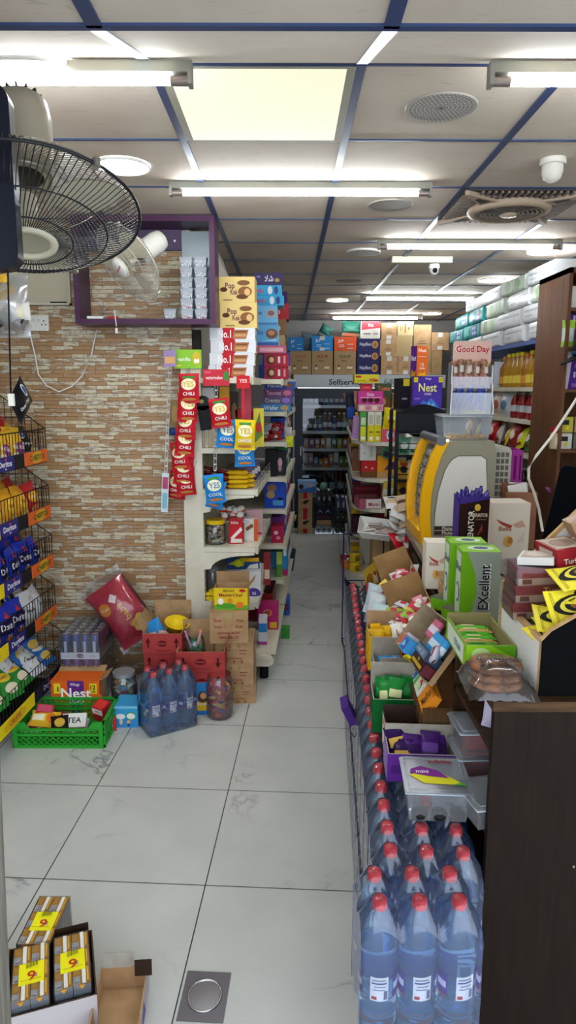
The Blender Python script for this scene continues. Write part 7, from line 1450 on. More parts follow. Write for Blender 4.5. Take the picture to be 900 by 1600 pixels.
# ================================================================== goods on the counter
EX = [('p', [(0, 0), (.0, 1), (.12, 1), (.34, .72), (.40, .45), (.3, .2), (.1, .06)], '#6aa818'), ('p', [(.12, 1), (.34, .72), (.40, .45), (.3, .2), (.1, .06), (1, .06), (1, 1)], '#8f9a8e'), ('r', 0, 0, 1, .07, '#6fae1e'), ('tv', 'EXcellent', .60, .53, .30, '#f4f4ee', .62), ('tv', 'EXcellent', .585, .525, .27, '#1d1f2c', .61), ('r', .2, .10, .75, .115, '#2a3a1a'), ('r', .25, .075, .7, .085, '#2a3a1a')]
EXL = [('r', .15, .05, .85, .95, '#c3d3c4'), ('e', .5, .40, .28, .14, '#5a7a8a'), ('t', 'EXcel', .5, .75, .10, '#2a3a6a', .7), ('e', .5, .40, .2, .1, '#c9d9c9')]
for k, (x, y) in enumerate(((.683, 2.33), (.672, 2.465))):
    t = thing('gum_dispenser', ('tall green gum dispenser box, nearer of the pair on the counter', 'tall green gum dispenser box, farther of the pair on the counter')[k], 'box', (x, y, .9508), FA, 'green gum dispensers')
    carton_mb(.135, .115, .27, M('#7cb81e', .35), EX, EXL, top=[('e', .55, .5, .35, .3, '#c9d6c0'), ('e', .55, .5, .2, .18, '#4a5a6a'), ('p', [(0, .7), (.2, 1), (0, 1)], '#5a9a12')]).build('box', t)
    b = MB(); pts = [(-.0675, .01)] + [(-.0675 - .052 * math.sin(PI * i / 8), .01 + .095 * i / 8) for i in range(1, 8)] + [(-.0675, .105)]
    b.slab(pts, 0, .004, GREYCARD); n = len(pts)
    for i in range(n - 1): b.add([(pts[i][0], pts[i][1], 0), (pts[i + 1][0], pts[i + 1][1], 0), (pts[i + 1][0] - .004, pts[i + 1][1], .045), (pts[i][0] - .004, pts[i][1], .045)], [(0, 1, 2, 3)], GREYCARD); b.add([(pts[i][0] - .0015, pts[i][1], 0), (pts[i + 1][0] - .0015, pts[i + 1][1], 0), (pts[i + 1][0] - .0055, pts[i + 1][1], .045), (pts[i][0] - .0055, pts[i][1], .045)], [(3, 2, 1, 0)], '#6fae1e')
    b.build('outlet', t)
t = thing('gum_tray', 'open lime green tray of green gum packets on the cabinet behind the bread', 'tray', (.530, 1.685, 1.0605), FA * .3)
tray_mb(.128, .235, .065, M('#84c01f', .35), M('#8f8458', .6), .075, front=[('e', .3, .6, .2, .3, '#b9d98a'), ('p', [(.5, 1), (1, 1), (1, .5)], '#5a9a12')], left=[('r', .1, .1, .9, .9, '#c9d6c4'), ('t', 'EXcel', .6, .5, .3, '#5a6a8a', .4)]).build('box', t)
for k in range(9): tag(bar_mb(.105, .026, .016, M(('#4aa82a', '#b9a05a', '#5fb83a')[k % 3], .25), [('r', .1, .2, .6, .8, '#c9b98a' if k % 3 else '#3a8a1e')]).build('gum_packet', None, (.53 + .004 * (k % 2), 1.725 + .02 * k, 1.069 + .003 * k), (0, .05, .1)), ('green', 'tan and green', 'light green')[k % 3] + ' gum packet lying in the open lime green tray', 'gum', ('green', 'tan', 'light green')[k % 3] + ' gum packets in the lime tray')
RAF = [('p', [(.1, .72), (.3, .66), (.55, .60), (.5, .55), (.25, .62)], '#a8463a'), ('p', [(.55, .62), (.8, .70), (.9, .58), (.65, .56)], '#c9a090'), ('t', 'Bella', .36, .55, .08, '#b0604a', .4), ('e', .45, .32, .13, .10, '#d9a85a'), ('e', .5, .34, .07, .06, '#b97a3a'), ('p', [(.7, .3), (.9, .55), (.86, .3)], '#d3c6b4')]
carton('sweet_carton', 'small cream sweet carton standing left of the green gum dispensers', 'carton', .095, .10, .20, M('#d9d1c4', .45), (.628, 2.78, .9508), FA, 'cream sweet cartons', RAF)
t = thing('sweet_tray', 'low tan tray with yellow packets between the cream carton and green dispensers', 'tray', (.665, 2.60, .9508), FA); tray_mb(.09, .14, .05, KRAFT, None, .09).build('box', t)
for k in range(4): tag(bar_mb(.06, .025, .016, M('#c9b83a', .3)).build('gum_packet', None, (.665, 2.63 + .022 * k, .957), (0, 0, .1)), 'yellow packet lying in the low tan tray on the counter', 'gum', 'yellow packets in the tan tray')
a, e = at(770, 786, Y=3.30), at(830, 786, Y=3.30)
t = thing('sweet_carton', 'large cream sweet carton behind the dark chocolate box on the counter', 'carton', ((a.x + e.x) / 2, 3.30, .9508), .03, 'cream sweet cartons'); carton_mb(e.x - a.x, .15, a.z - .9508, M('#ddd3c4', .45), [g if g[0] == 'p' and False else g for g in RAF]).build('box', t)
a, e = at(719, 776, Y=3.05), at(766, 770, Y=3.05); w_ = e.x - a.x
SEN = [('p', [(0, 1), (1, 1), (1, .97), (0, .90)], '#3a2a7a'), ('p', [(.22, .36), (.52, .36), (.46, .86), (.30, .86)], '#101018'), ('tv', 'SENATOR', .40, .62, .20, '#e0d6c0', .40), ('e', .6, .86, .10, .045, '#c9a83a'), ('t', 'SENATOR', .70, .76, .05, '#d6c9b0', .5), ('p', [(.62, .48), (.8, .56), (.78, .66), (.66, .54)], '#7a3a2a'), ('r', .55, .70, .9, .71, '#7a6a5a'), ('e', .5, .36, .34, .05, '#5a3a24')]
t = thing('chocolate_box', 'dark brown chocolate box with vertical lettering in front of the yellow cooler', 'box', ((a.x + e.x) / 2, 3.05, .9508), .0)
tray_mb(w_, .11, a.z - .9508, M('#2a1614', .35), M('#3a2a6a', .5), a.z - .955, front=SEN, left=[('r', 0, 0, 1, 1, '#4a3a8a')]).build('box', t)
for k in range(7): tag(bar_mb(.10, .028, .02, M('#2f2a7a', .2), [('r', .2, .2, .8, .8, '#4a44a0')]).build('chocolate_bar', None, (t.location.x - .05 + .018 * k, 3.08 + .012 * (k % 3), a.z - .025 + .008 * (k % 3)), (0, -PI / 2 + .25 * (k - 3) * .5, .3)), 'dark blue chocolate bar sticking up from the chocolate box, %s from the left' % ORD[k], 'chocolate bar', 'dark blue chocolate bars')

# ================================================================== yellow sweet cooler
YC0, YC1 = 3.60, 4.06
P = lambda u, v: (at(u, v, Y=YC0).x, at(u, v, Y=YC0).z)
front_edge = [P(u, v) for u, v in ((686, 690), (674, 712), (664, 742), (658, 775), (656, 810), (659, 846))]
zb = .9508; zt = P(700, 690)[1]
CO = thing('display_cooler', 'countertop sweet cooler with yellow frame, curved glass front and white side panel', 'cooler')
GB = M('#8a8674', .45); YF = M('#e3a912', .35)
fe = [(x, max(z, zb)) for x, z in front_edge]; fe[-1] = (fe[-1][0], zb)
body = [(x + .052, z) for x, z in fe[::-1]] + [P(704, 690), P(760, 689), P(770, 694), P(775, 706), (P(775, 706)[0] + .002, zb + .02), (P(775, 850)[0] - .01, zb)]
for y0, y1, nm in ((YC0, YC0 + .03, 'side_panel'), (YC1 - .03, YC1, 'side_panel')):
    b = MB(); b.prism(body, y0, y1, GB)
    if y0 == YC0:
        ins = [P(u, v) for u, v in ((678, 836), (679, 805), (684, 770), (695, 735), (706, 718), (716, 712), (752, 712), (760, 718), (762, 836))]
        b.add([(x, YC0 - .001, z) for x, z in ins], [tuple(range(len(ins)))], M('#cfccc6', .4)); b.tube([(x, YC0 - .0005, z) for x, z in ins], .0025, M('#5f5b4e', .5), 5, None, True)
        O_ = P(678, 836); U_ = P(714, 836)[0] - O_[0]
        b.art([('r', 0, .52, 1, .95, '#3a2a22'), ('r', 0, .05, 1, .46, '#3a2a22'), ('t', 'Flutes', .6, .73, .36, '#d9cfc0', .55), ('t', 'Flutes', .6, .25, .36, '#d9cfc0', .55)], (O_[0], YC0 - .0015, O_[1]), (U_, 0, 0), (0, 0, .052))
    b.build(nm, CO)
b = MB(); b.prism([(x + .052, z) for x, z in fe[::-1]][:1] + [(x + .30, z) for x, z in [fe[-1]]] + [P(775, 850), P(775, 706), P(704, 690)][:3] + [], YC0 + .03, YC1 - .03, M('#6f6b5c', .5)) if False else None
bx1 = P(775, 706)[0]
b = MB(); b.box(bx1 - .03, YC0 + .03, zb, bx1, YC1 - .03, zt, GB); b.box(P(700, 690)[0], YC0 + .03, zt - .03, bx1 - .03, YC1 - .03, zt, GB); b.box(fe[-1][0] + .04, YC0 + .03, zb, bx1 - .03, YC1 - .03, zb + .04, GB); b.build('cabinet', CO)
for y0, y1 in ((YC0 - .004, YC0 + .035), (YC1 - .035, YC1 + .004)):
    b = MB(); b.prism(fe[::-1] + [(x + .054, z) for x, z in fe], y0, y1, YF); b.build('yellow_frame', CO)
b = MB(); b.prism([(fe[-1][0] - .0, zb), (fe[-1][0] + .05, zb), (fe[-1][0] + .05, zb + .09), (fe[-1][0] - .004, zb + .065)], YC0 + .035, YC1 - .035, YF); b.build('yellow_sill', CO)
b = MB(); vs = [(x + .012, y, z) for x, z in fe for y in (YC0 + .035, YC1 - .035)]
b.add(vs, [(2 * i, 2 * i + 2, 2 * i + 3, 2 * i + 1) for i in range(len(fe) - 1)], film2('#f4f7f9', .07, .03), True); b.build('curved_glass', CO)
b = MB(); vs = [(x + .17, y, z) for x, z in fe for y in (YC0 + .036, YC1 - .036)]
b.add(vs, [(2 * i, 2 * i + 2, 2 * i + 3, 2 * i + 1) for i in range(len(fe) - 1)], M('#c3cad0', .25, .6), True); b.build('inner_panel', CO)
b = MB(); R = Matrix.Translation((fe[0][0] + .012, 0, zt + .004)) @ Matrix.Rotation(PI / 2, 4, 'X'); b.cyl(.026, -YC1 - .004, -YC0 + .006, M('#6f737c', .3, .5), 16, R); b.build('top_rail', CO)
def fx(z):
    for (xa, za), (xb, zb_) in zip(fe[:-1], fe[1:]):
        if zb_ <= z <= za: return xa + (xb - xa) * (za - z) / (za - zb_)
    return fe[-1][0]
CHR = M('#d3d8dc', .18, .9)
for k in range(8):
    z = zb + .10 + .058 * k; b = MB(); x0 = fx(z) + .05
    b.tube([(x0, YC0 + .04, z), (x0, YC1 - .04, z)], .004, CHR, 6); b.tube([(x0 + .08, YC0 + .04, z), (x0 + .08, YC1 - .04, z)], .004, CHR, 6)
    for q in range(9): b.tube([(x0, YC0 + .05 + .045 * q, z), (x0 + .10, YC0 + .05 + .045 * q, z)], .003, CHR, 5)
    b.build('wire_shelf', CO)
FSP = [Proto(tag(MB().lathe([(0, 0), (.019, 0), (.022, .012), (.019, .034), (.010, .044), (0, .046)], M(c, .2, .7), 10).build('foil_sweet'), '', 'sweet')) for c in ('#c9cfd6', '#b3bdc6', '#dadde0')]
for k in range(8):
    for q in range(8): FSP[(k + q) % 3].put((fx(zb + .10 + .058 * k) + .08, YC0 + .068 + .046 * q, zb + .1045 + .058 * k), 0, 'silver foil sweet inside the yellow cooler', 'silver sweets in the cooler')
b = MB()
for k in range(12):
    f = k / 11 * (len(fe) - 1.001); i = int(f); x = fe[i][0] + (fe[i + 1][0] - fe[i][0]) * (f - i); z = fe[i][1] + (fe[i + 1][1] - fe[i][1]) * (f - i); b.ball(.008, M((1, 1, 1), .3, 0, 40.0), (x + .055, YC0 + .045, z), (1, 1, 1), 8)
b.build('light_strip', CO)
t = b = None
b = MB(); b.rbox(bx1 + .002, YC0 + .05, zb + .06, bx1 + .10, YC1 - .03, zt - .03, M('#a9a599', .45), .03, 'y', 4)
for k in range(12):
    for q in range(3): b.box(bx1 + .02 + .024 * q, YC0 + .0485, zb + .09 + .035 * k, bx1 + .038 + .024 * q, YC0 + .0498, zb + .115 + .035 * k, M('#5f5b52', .5))
b.build('rear_grille', CO)
# biscuit display on the cooler
a, e = at(692, 650, Y=3.70), at(771, 650, Y=3.70)
BZ = zt + .0015
t = clear_tub('clear_bin', 'clear plastic bin of yellow cakes standing on the yellow cooler', ((a.x + e.x) / 2, 3.81, BZ), 0, e.x - a.x, .20, a.z - BZ, ())
for k in range(6): tag(MB().lathe([(0, 0), (.018, 0), (.024, .014), (.014, .026), (0, .028)], speck('#d9a63a', '#c98a2a', 40, .5), 12).build('small_cake', None, ((a.x + .045) + .037 * k, 3.745 + .02 * (k % 2), BZ + .003)), 'yellow cake in the clear bin, %s from the left' % ORD[k], 'cake', 'yellow cakes in the bin')
a2, e2 = at(699, 648, Y=3.86), at(761, 575, Y=3.86); zlid = a.z + .006
GD = thing('biscuit_stand', 'clear tiered biscuit stand with a red lettered pink header on the bin', 'display stand', ((a2.x + e2.x) / 2, 3.80, zlid)); w_ = e2.x - a2.x + .01; hgt = at(700, 535, Y=3.86).z - zlid
b = MB(); b.box(-w_ / 2, .06, 0, w_ / 2, .064, hgt * .72, CLEARTUB)
for s in (-1, 1):
    b.prism([(s * w_ / 2 - .001, 0), (s * w_ / 2 + .001, 0), (s * w_ / 2 + .001, hgt * .68), (s * w_ / 2 - .001, hgt * .68)], -.03, .06, CLEARTUB); b.tube([(s * (w_ / 2 + .006), -.06, .0), (s * (w_ / 2 + .006), -.06, hgt * .10), (s * (w_ / 2), -.045, hgt * .30), (s * (w_ / 2), -.045, hgt * .40), (s * w_ / 2, -.03, hgt * .44), (s * w_ / 2, -.03, hgt * .68)], .004, M('#cfd0d4', .3), 6)
b.box(-w_ / 2, -.045, 0, w_ / 2, -.043, hgt * .30, CLEARTUB); b.box(-w_ / 2, -.03, hgt * .36, w_ / 2, -.028, hgt * .52, CLEARTUB); b.box(-w_ / 2, -.03, hgt * .34, w_ / 2, .06, hgt * .345, CLEARTUB); b.build('tiers', GD)
b = MB(); b.rbox(-w_ / 2 + .02, .052, hgt * .70, w_ / 2 + .012, .058, hgt + .008, M('#c9a59a', .45), .015, 'y', 4)
b.art([('t', 'Good Day', .5, .66, .44, '#e6d6d0', .9), ('t', 'Good Day', .508, .655, .40, '#a80f1e', .87)], (-w_ / 2 + .02, .0515, hgt * .70), (w_ - .008, 0, 0), (0, 0, hgt * .30)); b.build('header_card', GD)
RM2 = Matrix.Translation(GD.location)
SGP = Proto(tag(MB().lathe([(0, 0), (.013, .002), (.015, .02), (.015, .17), (.012, .185), (.018, .20), (.017, .215), (0, .216)], speck('#b08a6a', '#8a5a46', 30, .25), 10).art([('r', .1, .62, .9, .86, '#cfc9c2'), ('r', .1, .1, .9, .5, '#b8707a')], (-.013, -.0155, 0), (.026, 0, 0), (0, 0, .2)).build('biscuit_roll'), '', 'biscuit roll'))
for k in range(7): SGP.put(GD.location + Vector((-w_ / 2 + .03 + .028 * k, .015 + .012 * (k % 2), hgt * .35)), (.0, .10 * ((k % 3) - 1), .3), scale=(1, 1, .70 + .05 * (k % 2)), label= 'gold-wrapped biscuit roll, %s from the left in the upper tier' % ORD[k], group='gold biscuit rolls')
SBP = Proto(tag(bar_mb(.15, .035, .03, M('#3a4aa8', .25), [('r', .1, .2, .4, .8, '#c99a90'), ('r', .6, .2, .9, .8, '#d9d0c4')]).build('biscuit_roll'), '', 'biscuit roll'))
for k in range(6): SBP.put(GD.location + Vector((-w_ / 2 + .045 + .03 * k, .0 + .014 * (k % 2), .085)), (0, -PI / 2 + (.35, .1, .5, -.1, .3, .05)[k], 0), 'blue and pink biscuit roll, %s from the left in the lower tier' % ORD[k], 'blue biscuit rolls')
tag(pouch_mb(.14, .05, .02, M('#d9c42a', .3), seed=3).build('yellow_packet', None, GD.location + Vector((.03, -.012, .003)), (-1.2, 0, 0)), 'flat yellow packet at the bottom of the biscuit stand', 'packet')

# ================================================================== shelves on the right wall
RX = 1.72; RS = thing('grocery_shelf', 'cream wall shelf unit with tissue packs and oil along the right wall', 'shelf', (0, 0, 0))
RZ = [2.13, 1.80, 1.565, 1.32, 1.0, .6, .2]
for z in RZ:
    b = MB(); b.box(RX, 4.45, z - .03, 2.23, 7.4, z, M('#2f55a8', .4) if z > 2 else CREAM); b.build('shelf', RS)
b = MB(); b.box(2.23, 4.45, 0, 2.248, 7.4, 2.3, CREAM); b.build('back_panel', RS)
for y in (4.46, 5.9, 7.38):
    b = MB(); b.box(1.95, y - .012, 0, 2.22, y + .012, 2.1, CREAM); b.build('upright', RS)
def tissue(label, y, z, L, w, h, c, art, rot=0):
    t = thing('tissue_pack', label, 'tissue pack', (RX - .02, y, z), (0, 0, -PI / 2 + rot), 'plastic-wrapped tissue packs')
    n = 4; b = MB()
    for k in range(n): b.rbox(-L / 2 + L * k / n + .003, .005, 0, -L / 2 + L * (k + 1) / n - .003, w, h, c, min(h, .07) * .28, 'x', 4)
    b.art(art, (-L / 2, .004, 0), (L, 0, 0), (0, 0, h)); b.build('rolls', t)
    b = MB(); b.rbox(-L / 2 - .012, -.004, -.0005, L / 2 + .012, w + .004, h + .004, TWRAP, .03, 'x', 4); b.build('clear_wrap', t)
    return t
TW = M('#e2e4e6', .55); TG = M('#cfdccb', .55); TT = M('#35a8a6', .45)
WA = [('r', .05, .6, .95, .7, '#a9b4c0'), ('r', .1, .3, .4, .4, '#b4bcc4')]; GA = [('e', .3, .5, .12, .36, '#8fb87a'), ('e', .7, .5, .12, .36, '#8fb87a'), ('r', .4, .3, .6, .7, '#c9d6c4')]; TA = [('r', .55, .1, .85, .9, '#2f4aa8'), ('e', .64, .32, .05, .16, '#b9c9e0'), ('e', .77, .32, .05, .16, '#b9c9e0'), ('e', .64, .7, .05, .16, '#b9c9e0'), ('e', .77, .7, .05, .16, '#b9c9e0'), ('r', .05, .2, .4, .8, '#5fb8b4')]
rows = [(0, .12, [TW, TW, TW, TW, TT]), (1, .12, [TW, TW, TG, TT, TT]), (2, .12, [TG, TW, TG, TT, TT]), (3, .11, [TW, TG, TW, TW, TT])]
nm = {TW: 'white', TG: 'white and green', TT: 'teal'}
for r, h, cs in rows:
    for k, c in enumerate(cs):
        if r == 3 and k > 3: continue
        tissue('%s tissue pack, %s from the near end, %s layer on the right shelf' % (nm[c], ORD[k], ('bottom', 'second', 'third', 'top')[r]), 4.75 + .56 * k + (.0, .11, -.05, .08)[r] + .02 * ((k * 7 + r) % 3), 2.131 + .124 * r + (.0005 if k else 0), .50 - .04 * ((k + r) % 2), .38, h, c, WA if c is TW else (GA if c is TG else TA), (.03 if r % 2 else -.02))
def oil(capc, c, lab, h=.265, r=.042):
    t = MB(); t.lathe([(0, 0), (r * .95, 0), (r, .012), (r, h * .35), (r * .93, h * .38), (r, h * .42), (r, h * .6), (r * .4, h * .82), (r * .36, h * .92)], c, 16); t.lathe([(r * .42, h * .9), (r * .42, h), (0, h)], capc, 12); t.lathe([(r * 1.01, h * .12), (r * 1.01, h * .34)], lab, 16)
    return t.build('oil_bottle')
OY = Proto(tag(oil(M('#d9c81e', .35), M('#c9951e', .15, 0, 0, .35), M('#d9c04a', .4)), '', 'oil bottle')); OO = Proto(tag(oil(M('#d9702a', .35), M('#b87a2a', .15, 0, 0, .35), M('#c98a3a', .4), .25), '', 'oil bottle')); OL = Proto(tag(oil(M('#e0d21e', .35), M('#d3b82a', .12, 0, 0, .35), M('#d9cf3a', .4), .285, .05), '', 'oil bottle'))
for k in range(12):
    kind = 'LLOYYYOYYYYO'[k]
    {'L': OL, 'O': OO, 'Y': OY}[kind].put((RX + .07, 4.54 + .105 * k + (.02 if kind == 'L' else .05), RZ[1] + .001), .3, '%s oil bottle, %s from the near end of the right shelf' % ({'L': 'large yellow-capped', 'O': 'orange-capped', 'Y': 'slim yellow'}[kind], ORD[k]), 'oil bottles')
ppouch('blue and white rice bag at the far end of the oil shelf', 782, 566, 603, 5.86, .17, .08, M('#c3cbd8', .35), [('p', [(.3, .1), (.95, .1), (.95, .9), (.7, .9)], '#2f4fb0')], (0, .1, -.6), None, 'rice_bag', 3, 'bag', RZ[1] + .001)
tag(can_mb(.055, .17, M('#c9b43a', .35)).art([('r', .1, .5, .9, .95, '#c3c9cf'), ('r', .1, .3, .9, .45, '#7a8a4a')], (-.04, -.0555, 0), (.08, 0, 0), (0, 0, .17)).build('tall_can', None, (RX + .08, 5.98, RZ[1] + .001), -.5), 'tall yellow and white can beside the blue and white rice bag', 'can')
for k in range(3): OY.put((RX + .07, 6.2 + .11 * k, RZ[1] + .001), .3, 'slim yellow oil bottle, %s beyond the rice bag' % ORD[k], 'oil bottles', .8)
KB = Proto(tag(soda(M('#8a1a1e', .2), M('#c9c9c4', .35), .196, .034), '', 'sauce bottle')); KB.o.name = 'sauce_bottle'
for k in range(7): KB.put((RX + .06 + .02 * (k % 2), 4.84 + .095 * k, RZ[2] + .001), .2, 'dark red sauce bottle, %s from the near end of the shelf below the oil' % ORD[k], 'sauce bottles')
carton('patterned_box', 'white box with blue line pattern at the near end below the oil', 'box', .24, .16, .2, M('#c2c8d0', .4), (RX - .0, 4.62, RZ[2] + .001), -PI / 2 + .0, None, [('r', .08, .1, .3, .2, '#5a7ab0'), ('r', .4, .3, .7, .36, '#5a7ab0'), ('r', .2, .5, .5, .56, '#5a7ab0'), ('r', .6, .65, .9, .71, '#5a7ab0'), ('r', .1, .78, .4, .84, '#5a7ab0'), ('r', .55, .1, .62, .25, '#5a7ab0')])
for k in range(6): tag(pouch_mb(.17, .19, .09, M(('#b9c0c9', '#c9b8ac', '#c3cad2', '#d0c2b6', '#b8a294', '#c9c4bc')[k], .35), [('e', .5, .5, .3, .2, ('#5a7a9a', '#a8624a', '#4a6a94', '#b87a5a', '#8a4a3a', '#7a8a6a')[k])], seed=k).build('flour_bag', None, (RX + .05, 5.56 + .2 * k, RZ[2] + .001), (0, 0, -PI / 2 + .2)), '%s flour bag, %s from the sauce bottles along the shelf' % (('grey', 'beige', 'pale blue', 'cream', 'tan', 'off-white')[k], ORD[k]), 'bag', 'flour bags')
rn = random.Random(61)
for k in range(26):
    c = ('#b8242c', '#c9942a', '#3a7a3a', '#cfd02a', '#8f2a24', '#d9b43a', '#c9c4bc')[k % 7]
    tag(pouch_mb(.14, .17, .06, M(c, .3), [('e', .5, .55, .3, .2, '#e2d9c4'), ('r', .2, .15, .8, .25, '#7a2a2a')], seed=k % 4).build('pasta_bag', None, (RX + .01 + .09 * (k // 13), 4.60 + .17 * (k % 13), RZ[3] + .026 + .012 * (k // 13)), (-.35 + rn.uniform(-.2, .2), rn.uniform(-.35, .35), -PI / 2 + rn.uniform(-.3, .3))), '%s food bag, %s from the near end, %s row above the purple basket' % (('red', 'amber', 'green', 'lemon', 'dark red', 'yellow', 'white')[k % 7], ORD[k % 13], ('front', 'back')[k // 13]), 'bag', 'food bags on the right shelf')
DB = Proto(tag(soda(M('#2a1416', .2), M('#8f8f8c', .35), .2, .035), '', 'sauce bottle')); DB.o.name = 'syrup_bottle'
for k in range(10): DB.put((RX + .06, 4.6 + .1 * k, RZ[4] + .001), .1, 'dark syrup bottle, %s from the near end of the lower right shelf' % ORD[k], 'syrup bottles')
for k in range(5): carton('green_box', 'green and white box, %s in the row beside the dark syrup bottles' % ORD[k], 'box', .12, .12, .1, M('#3f9a4a', .4), (RX - .0, 5.75 + .14 * k, RZ[4] + .001), -PI / 2, 'green and white boxes', [('r', .1, .5, .9, .8, '#d9dcd6')])
# purple basket and brown box behind the cooler
t = thing('plastic_basket', 'magenta slotted plastic basket behind the yellow cooler', 'basket', (at(785, 700, Y=4.12).x, 4.12, 1.22), -.1)
b = MB(); MG = M('#a8359a', .4)
b.box(-.12, 0, .0, .12, .008, .02, MG); b.box(-.125, -.004, .17, .125, .012, .20, MG); b.box(-.12, .22, 0, .12, .228, .2, MG); b.box(-.12, 0, 0, .12, .228, .008, MG)
for s in (-1, 1): b.box(s * .12 - .004, 0, 0, s * .12 + .004, .228, .2, MG)
for k in range(7): b.box(-.115 + .034 * k, .001, .02, -.098 + .034 * k, .007, .17, MG)
b.build('basket', t); carton('basket_stand', 'tan carton stack under the magenta basket', 'carton', .24, .22, 1.219, KRAFT, (at(785, 700, Y=4.12).x, 4.125, 0), -.1)
a = at(815, 775, Y=3.52)
t = thing('paper_box', 'tilted brown cardboard box of cards behind the cream sweet carton', 'box', (a.x, 3.52, .9508), (0, 0, -.1)); tray_mb(.16, .12, a.z + .02 - .9508, speck('#7a4a30', '#8a5638', 10, .6), None, a.z + .055 - .9508).build('box', t)
for k in range(5): tag(carton_mb(.10, .006, .08, M(('#d2cfca', '#2a2424', '#c9a0a0', '#d9d6d0', '#3a2a2a')[k], .4)).build('leaflet', None, (a.x, 3.55 + .014 * k, a.z - .02), (-.1, .1 * (k - 2), 0)), '%s leaflet standing in the tilted brown box' % ('white', 'black', 'pink', 'off-white', 'dark brown')[k], 'leaflet')
# brown wooden shelf unit at the right edge
WS = thing('wooden_shelf', 'tall brown wooden shelf unit at the right edge reaching the ceiling', 'shelf', (0, 0, 0))
WX = 1.56; WZ = [2.235, 2.02, 1.785, 1.44, 1.18, .8, .4]
b = MB(); b.box(WX, 3.95, 0, WX + .02, 4.42, 2.45, WOODBR); b.build('side_panel', WS)
b = MB(); b.box(WX, 3.95, 2.42, 2.2, 4.42, 2.45, WOODBR); b.box(WX + .02, 4.36, 2.25, 2.2, 4.38, 2.42, WOODBR); b.build('top', WS)
b = MB(); b.box(WX + .02, 4.40, 0, 2.2, 4.42, 2.42, WOODBR); b.build('back_panel', WS)
for z in WZ:
    b = MB(); b.box(WX + .02, 3.95, z - .018, 2.2, 4.40, z, WOODBR); b.build('shelf', WS)
carton('orange_box', 'orange and white box on the top shelf of the wooden unit', 'box', .30, .2, .12, M('#dc6a1e', .4), (WX + .18, 4.0, WZ[0] + .001), 0, None, [('p', [(0, 0), (.45, 0), (.25, 1), (0, 1)], '#d6d2cc'), ('r', .65, .2, .95, .8, '#d9cfc4'), ('t', 'TA', .8, .5, .5, '#c2361e', .2)])
tag(carton_mb(.16, .15, .15, M('#c9b98a', .5), [('r', .1, .1, .9, .14, '#8a7a5a'), ('r', .1, .3, .9, .34, '#8a7a5a'), ('r', .1, .5, .9, .54, '#8a7a5a'), ('r', .1, .7, .9, .74, '#8a7a5a')]).build('card_stack', None, (WX + .22, 3.965, WZ[1] + .001)), 'cream ruled stack at the right edge before the wooden unit', 'box')
PB = [('p', [(0, 0), (.25, 0), (.35, 1), (0, 1)], '#d9d2e0'), ('r', .45, .1, .95, .3, '#8a6ab0'), ('r', .5, .6, .6, .9, '#d9cfe6')]
for k, (z, dx) in enumerate(((WZ[2], .08), (WZ[2] + .1105, .09), (WZ[1], .05), (WZ[1] + .0955, .055))):
    carton('purple_box', 'purple and white box, %s from the bottom in the wooden shelf unit' % ORD[k], 'box', .12, .15, .11 if k < 2 else .095, M('#5a2a90', .4), (WX + .025 + dx, 4.06, z + .001), 0, 'purple and white boxes', PB)
ppouch('lime and white tissue pack before the purple boxes', 886, 500, 545, 3.97, .075, .03, M('#c9d3c4', .35), [('r', 0, .7, 1, 1, '#9ac83a'), ('r', 0, 0, 1, .2, '#9ac83a')], (0, .0, 0), None, 'tissue_pack', 2, 'tissue pack', WZ[1] + .001)
t = thing('hanging_hat', 'black peaked cap hanging at the right edge before the wooden unit', 'cap', at(922, 562, Y=3.85))
b = MB(); b.lathe([(.095, .02), (.10, .06), (.085, .12), (.05, .15), (0, .158)], M('#15161b', .7), 20, None, True, 1, .9); b.build('crown', t)
b = MB(); b.slab([(-.02 - .10 * math.sin(PI * i / 10), -.085 + .17 * i / 10) for i in range(11)], .012, .02, M('#15161b', .7), Matrix.Translation((-.045, 0, .01)) @ Matrix.Rotation(-.45, 4, 'Y')); b.build('brim', t)
b = MB(); b.lathe([(.1005, .03), (.102, .045)], M('#2a4a6a', .5), 20, None, True, 1, .9); b.build('band', t)
for k, (c, cn) in enumerate((('#d2cfc8', 'white'), ('#6a655c', 'grey'), ('#b9b04a', 'olive'), ('#a38a6a', 'tan'))): tag(carton_mb(.08, .1, .09, M(c, .5), [('r', .2, .5, .7, .8, '#2a2a2a'), ('e', .6, .3, .15, .15, '#d9d240')]).build('small_box', None, (at(884, 600, Y=4.05).x + .09 * (k % 2), 4.0, WZ[3] + .001 + .095 * (k // 2))), '%s patterned small box, %s by the red-lidded jar in the wooden unit' % (cn, ('left', 'right', 'upper left', 'upper right')[k]), 'box')
t = thing('spice_jar', 'red-lidded spice jar on the wooden shelf above the black monitor', 'jar', (at(870, 655, Y=3.99).x, 3.99, WZ[3] + .001)); b = MB(); b.lathe([(0, 0), (.03, 0), (.032, .01), (.032, .085), (.026, .095)], M('#b9a88a', .35), 18); b.art([('r', .1, .1, .9, .9, '#cfc4ac')], (-.02, -.0325, .02), (.04, 0, 0), (0, 0, .055)); b.build('jar', t); b = MB(); b.cyl(.031, .095, .125, M('#a01f2c', .35), 18); b.build('lid', t)
carton('brown_box', 'small brown box behind the spice jar', 'box', .12, .12, .075, M('#6a4632', .5), (at(890, 655, Y=4.1).x + .02, 4.12, WZ[3] + .001))
tag(pouch_mb(.07, .05, .02, '#7a3a6a', seed=2).build('purple_packet', None, (at(866, 705, Y=3.99).x + .02, 4.0, WZ[4] + .001), (-1.0, 0, .3)), 'small purple packet on the lower shelf of the wooden unit', 'packet')
